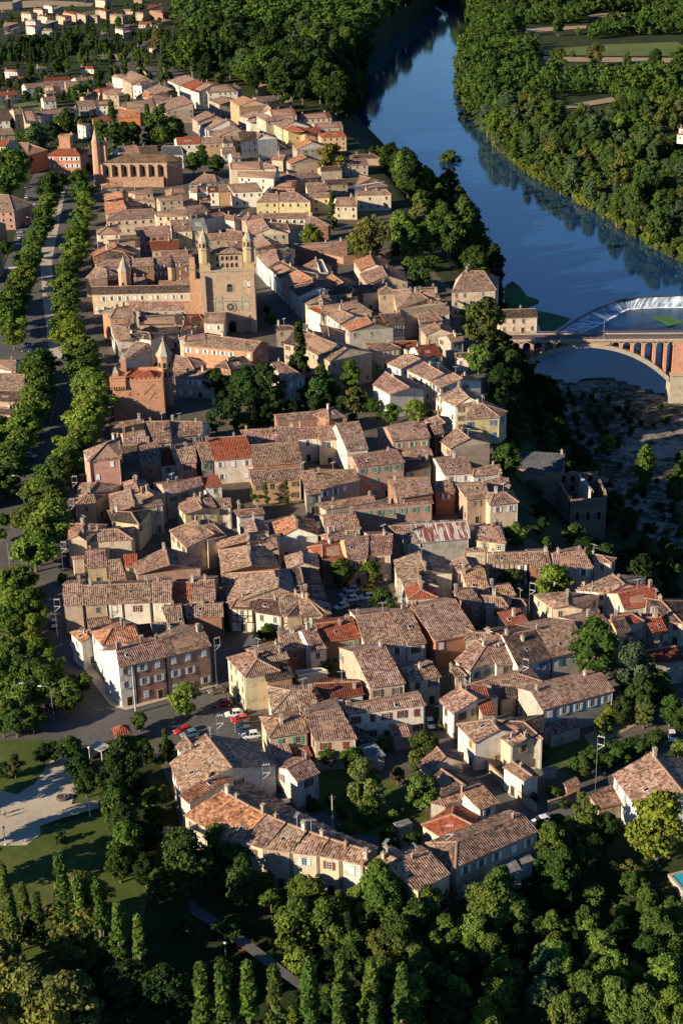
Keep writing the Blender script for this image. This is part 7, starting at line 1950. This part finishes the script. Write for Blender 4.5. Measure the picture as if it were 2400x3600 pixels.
CARS = '''row on the little square|41 45 210 -1 .12 w|41 88 248 -1 .12 r|41 112 285 -1 .12 d|41 115 322 -1 .12 n|41 162 358 -1 .12 w
far side of the square|40 1495 50 -1 .2 b|40 1535 138 -1 .15 m
park edge|40 1262 325 -1 .25 r|40 1308 350 -1 .25 t
park corner trees|40 375 158 -1 .1 m
narrow street behind the curved row|41 172 515 .42 1 w|41 275 655 .4 1 s|41 332 732 .45 1 l|41 368 785 .5 1 d|41 412 845 .5 1 b
garden lane|41 1395 278 .4 1 w|42 590 948 -1 .25 w|42 1490 365 .25 1 w
shaded square|31 785 645 -1 .35 w|31 848 594 -1 .12 w|31 825 565 -1 .12 s|31 962 578 -1 .1 w|31 965 522 -1 .02 y|31 850 527 -1 .05 s
side road along the promenade|30 378 765 0 1 s|30 92 628 .4 1 w|20 765 262 .3 1 d|20 680 600 .8 .3 w|20 690 90 1 -.1 d|20 215 782 1 .2 w|20 500 890 .5 -1 m|20 400 1075 .5 -1 w|20 50 1045 .2 1 d|10 330 437 1 -.1 w
main road beyond the promenade|10 172 342 .1 1 w|10 190 248 .1 1 w|10 183 178 .1 1 w|10 180 108 .1 1 g|10 148 414 .12 1 s|10 133 455 .12 1 w|10 160 375 .12 1 d|10 490 72 1 -.05 d|10 520 70 1 -.05 g|10 5 675 .2 1 w|20 180 55 1 0 d|20 200 20 1 0 g|10 150 480 .1 1 d
street beside the yellow mansion|11 92 300 -1 .2 s|11 78 318 -1 .2 w|11 58 345 -.5 1 w
far street by the school|01 280 1036 .3 1 s|01 287 1084 .1 1 r|01 168 1092 .5 1 d|01 290 1060 .2 1 g
yard by the orange house|00 860 842 -1 .02 w|00 905 842 -1 .02 e|00 820 838 -1 .02 s
far suburban road|00 865 415 .7 1 s|00 985 325 1 0 w|00 1157 228 .2 1 w|00 415 468 1 0 g|00 452 482 1 0 g|00 1140 200 .2 1 d'''
proto = car_proto(); remember(proto); first = True
for ln in CARS.split('\n'):
    it = ln.split('|'); where = it[0]; cs = [q.split() for q in it[1:]]; pts = [tl(q[0], float(q[1]), float(q[2])) for q in cs]
    cols = [q[5] for q in cs]; order = sorted(range(len(cs)), key=lambda i: pts[i][0])
    for i, q in enumerate(cs):
        x, y = pts[i]; p = un(x, y + 3, .5); e = un(x + float(q[3]) * 3, y + float(q[4]) * 3 + 3, .5); rz = math.atan2(e.y - p.y, e.x - p.x)
        col = CARC[q[5]]; same = [j for j in order if cols[j] == q[5]]
        lab = f"{CARW[q[5]]} car parked in the {where}" if len(same) == 1 else f"{CARW[q[5]]} car, {nth(same.index(i))} such from left in the {where}"
        lab = lab.replace('in the row on', 'in the row on').replace('parked in the park', 'parked at the park')
        loc = Vector((p.x, p.y, .045))
        if first:
            first = False; proto.location = loc; proto.rotation_euler = (0, 0, rz); c = proto
            for ch, g_ in ROOTKIDS[proto.name]:
                if ch.get('tinted'): ch.color = (*col, 1)
        else: c = dup(proto, loc, rz, None, col)
        tag(c, lab, 'car', 'cars in the ' + where)
# street lamps
def lamp_proto(kind):
    root = empty('street_lamp' if kind == 'street' else 'park_lamp', (0, 0, 0)); b = MB()
    if kind == 'street':
        b.tube((0, 0, 0), (0, 0, 7.6), .085, .06, 8); b.tube((0, 0, 7.6), (.5, 0, 8.3), .06, .055, 6); b.tube((.5, 0, 8.3), (1.9, 0, 8.5), .055, .05, 6); b.build('post', ['chimney_render'], root, (.3, .31, .31))
        b = MB(); b.box((2.2, 0, 8.5), (.9, .34, .18), 0, 0, .8); b.build('lamp_head', ['pale_metal'], root)
    else:
        b.tube((0, 0, 0), (0, 0, 3.5), .09, .06, 8); b.ngon(0, 0, .2, 8, 0, .25, 0); b.build('post', ['pale_metal'], root)
        b = MB(); b.ngon(0, 0, .16, 10, 3.5, 3.85, 0, 1.5); b.ngon(0, 0, .3, 10, 3.85, 3.98, 1, .6); b.build('lamp_head', ['lamp_lens', 'pale_metal'], root)
    return root
LAMPS = 'street|40 375 268 3.1|40 105 262 .3|10 303 215 3.1|10 268 325 3.1|10 232 440 3.1|10 168 548 3.1|20 170 1120 3.1|30 72 400 3.1|30 18 830 3|12 1018 1172 0|00 1190 242 0|00 980 460 0\npark|40 622 922 0|40 42 1118 0|40 625 560 0|50 1550 612 0|41 725 1046 0'
WHL = ['beside the dark planted verge at the street corner', 'among plane trees left of the street corner', 'first by the main road near the far crossing', 'second by the main road from the far crossing', 'third by the main road from the far crossing', 'fourth by the main road from the far crossing', 'by the dark road below the crossing', 'beside the lower promenade trees', 'left of the parked van on the side road', 'standing on the bridge deck', 'on the far suburban road', 'by the grey chapel'], ['at the lawn corner beside the sandy path', 'at the lower edge of the sandy path', 'beside the bus shelter', 'on the dark path in the wood', 'inside the garden of the curved row']
k0 = 0
for li, ln in enumerate(LAMPS.split('\n')):
    it = ln.split('|'); pr = lamp_proto(it[0]); remember(pr)
    for i, q in enumerate(it[1:]):
        t, u, v, rz = q.split(); p = ut(t, float(u), float(v), 0); p.z = zat(p.x, p.y) if t == '50' else 0.02
        c = pr if i == 0 else dup(pr, p, float(rz)); c.location = p; c.rotation_euler = (0, 0, float(rz))
        tag(c, f"{'tall grey street' if li == 0 else 'short white park'} lamp {WHL[li][i]}", 'lamp', it[0] + ' lamps')
# electricity frames standing above the roofs
def frame_proto():
    root = empty('power_frame', (0, 0, 0)); b = MB()
    b.tube((0, 0, 0), (0, 0, 12), .05, .05, 6); b.tube((1.3, 0, 10.0), (1.3, 0, 12), .05, .05, 6); b.build('post', ['chimney_render'], root, (.2, .2, .2))
    b = MB()
    for z in (10.2, 11.9): b.box((.65, 0, z), (1.45, .08, .08))
    b.tube((.05, 0, 9.0), (1.3, 0, 10.1), .04, .04, 5); b.build('cross_bar', ['pale_metal'], root)
    b = MB()
    for z in (10.15, 12.05):
        for x in (.3, .75, 1.2): b.ngon(x, 0, .07, 6, z - .05, z + .2, 0, .7)
    b.build('insulator', ['paint'], root, (.6, .6, .58)); return root
FR = '30 1475 872|30 418 206|30 372 602|40 1490 226|41 240 566|42 918 552|32 512 486|32 464 1008|20 496 930|20 476 1086|41 1500 985'.split('|')
FRL = ['on the right end of the brick terrace', 'by the side road behind the striped row', 'at the left end of the long striped row', 'above the parked cars on the little square', 'over the narrow street of parked cars', 'tall one standing by the big farmhouse sheds', 'beside the rounded tree below the dark slope', 'in front of the long front row', 'upper one left of the pink house', 'lower one left of the pink house', 'over the low gabled house in the gardens']
pr = frame_proto(); remember(pr)
for i, q in enumerate(FR):
    t, u, v = q.split(); p = ut(t, float(u), float(v), 12); p.z = 0
    if i == 5: p = ut(t, 962, 740, 0)
    c = pr if i == 0 else dup(pr, p, .3); c.location = p; c.rotation_euler = (0, 0, [.4, 0, 0, .1, .1, -.5, -.5, -.6, 0, 0, 0][i]); tag(c, 'white metal power frame ' + FRL[i], 'power frame', 'electricity frames above the roofs')
def pole_proto():
    root = empty('utility_pole', (0, 0, 0)); b = MB(); b.tube((0, 0, 0), (0, 0, 8.5), .17, .1, 8); b.build('post', ['chimney_render'], root, (.45, .42, .37))
    b = MB(); b.box((0, 0, 8.1), (1.3, .1, .12)); b.box((0, 0, 7.6), (.9, .1, .1)); b.build('cross_bar', ['dark_metal'], root); return root
PO = [('41', 726, 1046, 'in the garden of the curved row'), ('32', 932, 700, 'beside the blank white wall by the slope'), ('32', 1300, 845, 'between the low red roofs'), ('42', 1556, 352, 'beside the white car on the garden lane'), ('40', 938, 212, 'at the kerb by the white corner house'), ('30', 1092, 150, 'behind the striped row'), ('00', 717, 446, 'tall in the open plot by the far road'), ('00', 952, 322, 'by the far suburban road'), ('00', 517, 62, 'at the top beside the fields')]
pr = pole_proto(); remember(pr)
for i, (t, u, v, w_) in enumerate(PO):
    p = ut(t, u, v, 0); c = pr if i == 0 else dup(pr, p, .3); c.location = p; s = 1.3 if i in (6, 4, 8) else 1.0; c.scale = (s, s, s); tag(c, 'grey utility pole ' + w_, 'pole', 'utility poles')
# tall white pole with slanted arms by the school street
p = ut('01', 358, 1172, 0); r = empty('signal_mast', p, 'tall white mast with two slanted orange arms by the school street', 'mast')
b = MB(); b.tube((0, 0, 0), (0, 0, 13), .16, .1, 8); b.build('post', ['pale_metal'], r)
for a, c in (((0, 0, 13), (-1.2, 0, 16)), ((-1.2, 0, 16), (4.8, 0, 12.4))):
    b = MB(); b.tube(a, c, .1, .08, 6); b.build('arm', ['paint'], r, (.6, .3, .08))
# walls and hedges
def wall_line(name, pts, h, th, mat, col, label, cat, cap=True, t=None):
    P = [ut(t, pts[i], pts[i + 1], 0) for i in range(0, len(pts), 2)]; r = empty(name, P[0], label, cat); b = MB(); c = MB()
    for a, e in zip(P, P[1:]):
        m = (a + e) / 2 - P[0]; d = e - a; rz = math.atan2(d.y, d.x); b.box((m.x, m.y, h / 2), (d.length + th * .9, th, h), rz); c.box((m.x, m.y, h + .05), (d.length + th, th + .12, .1), rz)
    b.build('wall', [mat], r, col)
    if cap: c.build('coping', ['ridge_tile'], r)
wall_line('garden_wall', [175, 560, 330, 715, 490, 850, 552, 892], 1.9, .3, 'wall_plaster', (.45, .36, .27), 'tan garden wall running down beside the lane on the right', 'wall', True, '42')
wall_line('garden_wall', [640, 880, 740, 850, 825, 808], 2.0, .3, 'wall_plaster', (.36, .32, .27), 'grey garden wall closing the small shed garden', 'wall', True, '42')
wall_line('brick_wall', [800, 650, 1110, 622, 1345, 595], 4.0, .5, 'wall_brick', (.42, .24, .15), 'long brick terrace wall above the river trees', 'wall', True, '11')
wall_line('brick_wall', [590, 600, 800, 645], 3.0, .4, 'wall_brick', (.36, .22, .15), 'low brick wall meeting the long terrace wall', 'wall', True, '11')
wall_line('garden_wall', [560, 95, 610, 110, 690, 158], 2.0, .3, 'wall_plaster', (.6, .52, .4), 'cream garden wall at the right end of the curved row', 'wall', True, '52')
wall_line('garden_wall', [940, 470, 990, 500, 1030, 540], 2.0, .35, 'wall_plaster', (.45, .32, .2), 'orange wall bordering the bend of the far road', 'wall', True, '00')
def hedge(pts, w_, h, t, tint, label):
    P = [ut(t, pts[i], pts[i + 1], 0) for i in range(0, len(pts), 2)]; rng = np.random.default_rng(len(pts) * 31 + int(pts[0])); cen = []
    for a, e in zip(P, P[1:]):
        n = max(2, int((e - a).length / .55))
        for k in range(n):
            for z in (h * .3, h * .62, h * .85):
                q = a.lerp(e, k / n) - P[0]; cen.append((q.x + rng.normal() * w_ * .22, q.y + rng.normal() * w_ * .22, z))
    cen = np.array(cen); V = leaves(rng, cen, np.full(len(cen), w_ * .42), len(cen) * 40, .26)
    o = bpy.data.objects.new('hedge', fast_mesh('hedge', V, ['leaf'])); C.objects.link(o); o.location = P[0]; o.color = (*TINT[tint], 1); tag(o, label, 'hedge')
hedge([760, 1030, 880, 1035, 1010, 985, 1150, 935], 1.3, 1.5, '41', 'l', 'clipped green hedge curving across the garden of the curved row')
hedge([800, 800, 850, 850, 905, 855], .9, 1.0, '41', 'l', 'low clipped hedge beside the olive garden tree')
hedge([860, 540, 1000, 490, 1160, 450, 1270, 420], 1.6, 1.9, '42', 'm', 'long loose hedge beside the vegetable plot')
hedge([1040, 560, 1180, 500, 1330, 430, 1420, 380], 1.8, 2.2, '42', 'd', 'dark hedge between the plots and the big farmhouse')
hedge([60, 560, 140, 550, 250, 545], 1.6, 2.2, '21', 'd', 'dark clipped hedge below the courtyard of the castle')
hedge([440, 440, 600, 432, 800, 425], 2.0, 2.4, '00', 'd', 'dark hedge along the open plot by the far road')
# low shrubs and planting in the gardens
# gas tank, fountain, pool, bench, river boom
p = ut('40', 1155, 1048, 0); r = empty('gas_tank', p, 'white horizontal gas tank beside the dark trees', 'tank', None, .12); b = MB()
for x0, x1, r0, r1 in ((-1.25, -1.15, .25, .45), (-1.15, -.95, .45, .55), (-.95, .95, .55, .55), (.95, 1.15, .55, .45), (1.15, 1.25, .45, .25)): b.tube((x0, 0, .95), (x1, 0, .95), r0, r1, 16)
b.box((0, 0, 1.55), (.5, .4, .2)); b.build('tank', ['paint'], r, (.75, .75, .73)); 
for x in (-.7, .7):
    b = MB(); b.box((x, 0, .25), (.2, .9, .5)); b.build('foot', ['chimney_render'], r, (.4, .4, .38))
p = ut('40', 437, 800, 0); r = empty('stone_basin', p, 'round dark stone planter basin on the sandy park path', 'planter'); b = MB(); n = 20
for i in range(n):
    a, c = 2 * math.pi * i / n, 2 * math.pi * (i + 1) / n; P = lambda q, t, z: (q * math.cos(t), q * math.sin(t) * .8, z)
    b.quad(P(1.35, a, 0), P(1.35, c, 0), P(1.25, c, .55), P(1.25, a, .55)); b.quad(P(1.25, a, .55), P(1.25, c, .55), P(.95, c, .55), P(.95, a, .55)); b.quad(P(.95, a, .55), P(.95, c, .55), P(.9, c, .3), P(.9, a, .3))
b.build('rim', ['chimney_render'], r, (.12, .10, .09)); b = MB(); b.ngon(0, 0, .9, 20, .25, .32, 0); b.v = [(x, y * .8, z) for x, y, z in b.v]; b.build('soil', ['yard_earth'], r)
b = MB()
for i in range(7): b.box((math.cos(i * .9) * .5, math.sin(i * .9) * .4, .45), (.5, .4, .4), i, 0, .5)
b.build('rocks', ['chimney_render'], r, (.16, .12, .10))
P = [ut('52', *q, -1.0) for q in ((1488, 192), (1620, 160), (1700, 262), (1568, 285))]; r = empty('swimming_pool', (P[0].x, P[0].y, zat(P[0].x, P[0].y)), 'turquoise swimming pool with stone border at the right edge', 'pool')
zz = max(zat(q.x, q.y) for q in P) + .25 - r.location.z; ce = sum(P, Vector()) / 4; b = MB(); c = MB(); Q = [q - r.location for q in P]; ce = ce - r.location
Q = [Vector((q.x, q.y, zz)) for q in Q]; O = [Vector((ce.x + (q.x - ce.x) * 1.28, ce.y + (q.y - ce.y) * 1.28, zz)) for q in Q]
for i in range(4):
    j = (i + 1) % 4; f = [O[i], O[j], Q[j], Q[i]]; b.poly(f if ccw(f) else f[::-1]); b.poly([O[i] - Vector((0, 0, 6)), O[j] - Vector((0, 0, 6)), O[j], O[i]]); b.poly([Q[i], Q[j], Q[j] - Vector((0, 0, .3)), Q[i] - Vector((0, 0, .3))])
f = [q - Vector((0, 0, .12)) for q in Q]; c.poly(f if ccw(f) else f[::-1]); b.build('border', ['stone'], r); c.build('water', ['pool_water'], r)
p = ut('51', 90, 662, -3); r = empty('park_bench', (p.x, p.y, zat(p.x, p.y) + .05), 'orange wooden bench beside the dark path in the wood', 'bench', None, -.5)
b = MB(); b.box((0, 0, .45), (2.0, .5, .06)); b.build('seat', ['paint'], r, (.45, .2, .08)); b = MB(); b.box((0, .28, .8), (2.0, .06, .4)); b.build('backrest', ['paint'], r, (.45, .2, .08))
for x in (-.8, .8):
    b = MB(); b.box((x, .05, .22), (.1, .5, .44)); b.build('leg', ['dark_metal'], r)
a, e = un(1520, 20, ZW), un(1574, 58, ZW); d = e - a; b = MB(); m = d / 2; b.box((m.x, m.y, .35), (d.length, 3.0, .9), math.atan2(d.y, d.x), 0, .8); o = b.build('floating_boom', ['paint'], None, (.35, .62, .60), a); tag(o, 'long teal floating barrier lying on the far dark water', 'barrier')
# zebra crossings and centre lines
def stripes(t, u0, v0, u1, v1, n, length, wd):
    A, B_ = ut(t, u0, v0, 0), ut(t, u1, v1, 0); d = (B_ - A); b = MB(); nrm = Vector((-d.y, d.x, 0)).normalized()
    for i in range(n):
        c = A.lerp(B_, (i + .5) / n); b.poly([tuple(c + d.normalized() * sx * wd / 2 + nrm * sy * length / 2 + Vector((0, 0, .024))) for sx, sy in ((-1, -1), (1, -1), (1, 1), (-1, 1))])
    o = b.build('road_markings', ['paint'], None, (.7, .7, .68)); tag(o, kind='structure')
stripes('10', 108, 505, 160, 502, 5, 3.2, .6); stripes('10', 195, 232, 245, 230, 5, 3.2, .6); stripes('10', 60, 672, 125, 664, 6, 3.4, .6); stripes('00', 850, 445, 900, 440, 5, 3, .6)
stripes('20', 420, 300, 330, 620, 14, .14, 2.0)
# people on the park path
def person(loc, rz, shirt, label):
    r = empty('person', loc, label, 'person', None, rz)
    V = [(0, 0, .95), (0, 0, 1.15), (0, 0, 1.38), (0, 0, 1.5), (0, -.01, 1.62), (0, -.01, 1.74), (-.19, 0, 1.40), (-.26, .03, 1.12), (-.25, -.08, .86), (.19, 0, 1.40), (.26, -.03, 1.12), (.25, -.12, .88), (-.1, 0, .9), (-.11, .10, .5), (-.11, .18, .06), (-.11, .06, .03), (.1, 0, .9), (.11, -.12, .5), (.11, -.14, .06), (.11, -.26, .03)]
    E = [(0, 1), (1, 2), (2, 3), (3, 4), (4, 5), (2, 6), (6, 7), (7, 8), (2, 9), (9, 10), (10, 11), (0, 12), (12, 13), (13, 14), (14, 15), (0, 16), (16, 17), (17, 18), (18, 19)]
    RD = [.15, .13, .15, .055, .095, .085, .06, .045, .035, .06, .045, .035, .09, .06, .045, .04, .09, .06, .045, .04]
    def skin(name, vs, es, rad, mat, col, parent):
        me = bpy.data.meshes.new(name); me.from_pydata(vs, es, []); o = bpy.data.objects.new(name, me); C.objects.link(o); o.parent = parent; me.materials.append(MAT[mat])
        if col: o.color = (*col, 1)
        o.modifiers.new('skin', 'SKIN'); 
        for i, q in enumerate(me.skin_vertices[0].data): q.radius = (rad[i], rad[i]); q.use_root = i == 0
        s = o.modifiers.new('sub', 'SUBSURF'); s.levels = s.render_levels = 1; return o
    skin('body', V, E, RD, 'skin', None, r)
    skin('shirt', [V[i] for i in (1, 2, 6, 9)], [(0, 1), (1, 2), (1, 3)], [.17, .175, .085, .085], 'paint', shirt, r)
    skin('trousers', [V[i] for i in (0, 12, 13, 16, 17)], [(0, 1), (1, 2), (0, 3), (3, 4)], [.165, .105, .08, .105, .08], 'paint', (.04, .05, .09), r)
    skin('hair', [(0, .02, 1.72), (0, .04, 1.78)], [(0, 1)], [.10, .085], 'paint', (.05, .03, .02), r)
person(ut('40', 36, 932, .03), .4, (.7, .68, .66), 'person in a pale shirt walking on the sandy park path'); person(ut('40', 3, 915, .03), 2.6, (.08, .15, .35), 'person in a blue shirt at the left picture edge')
print('objects', len(sc.objects))
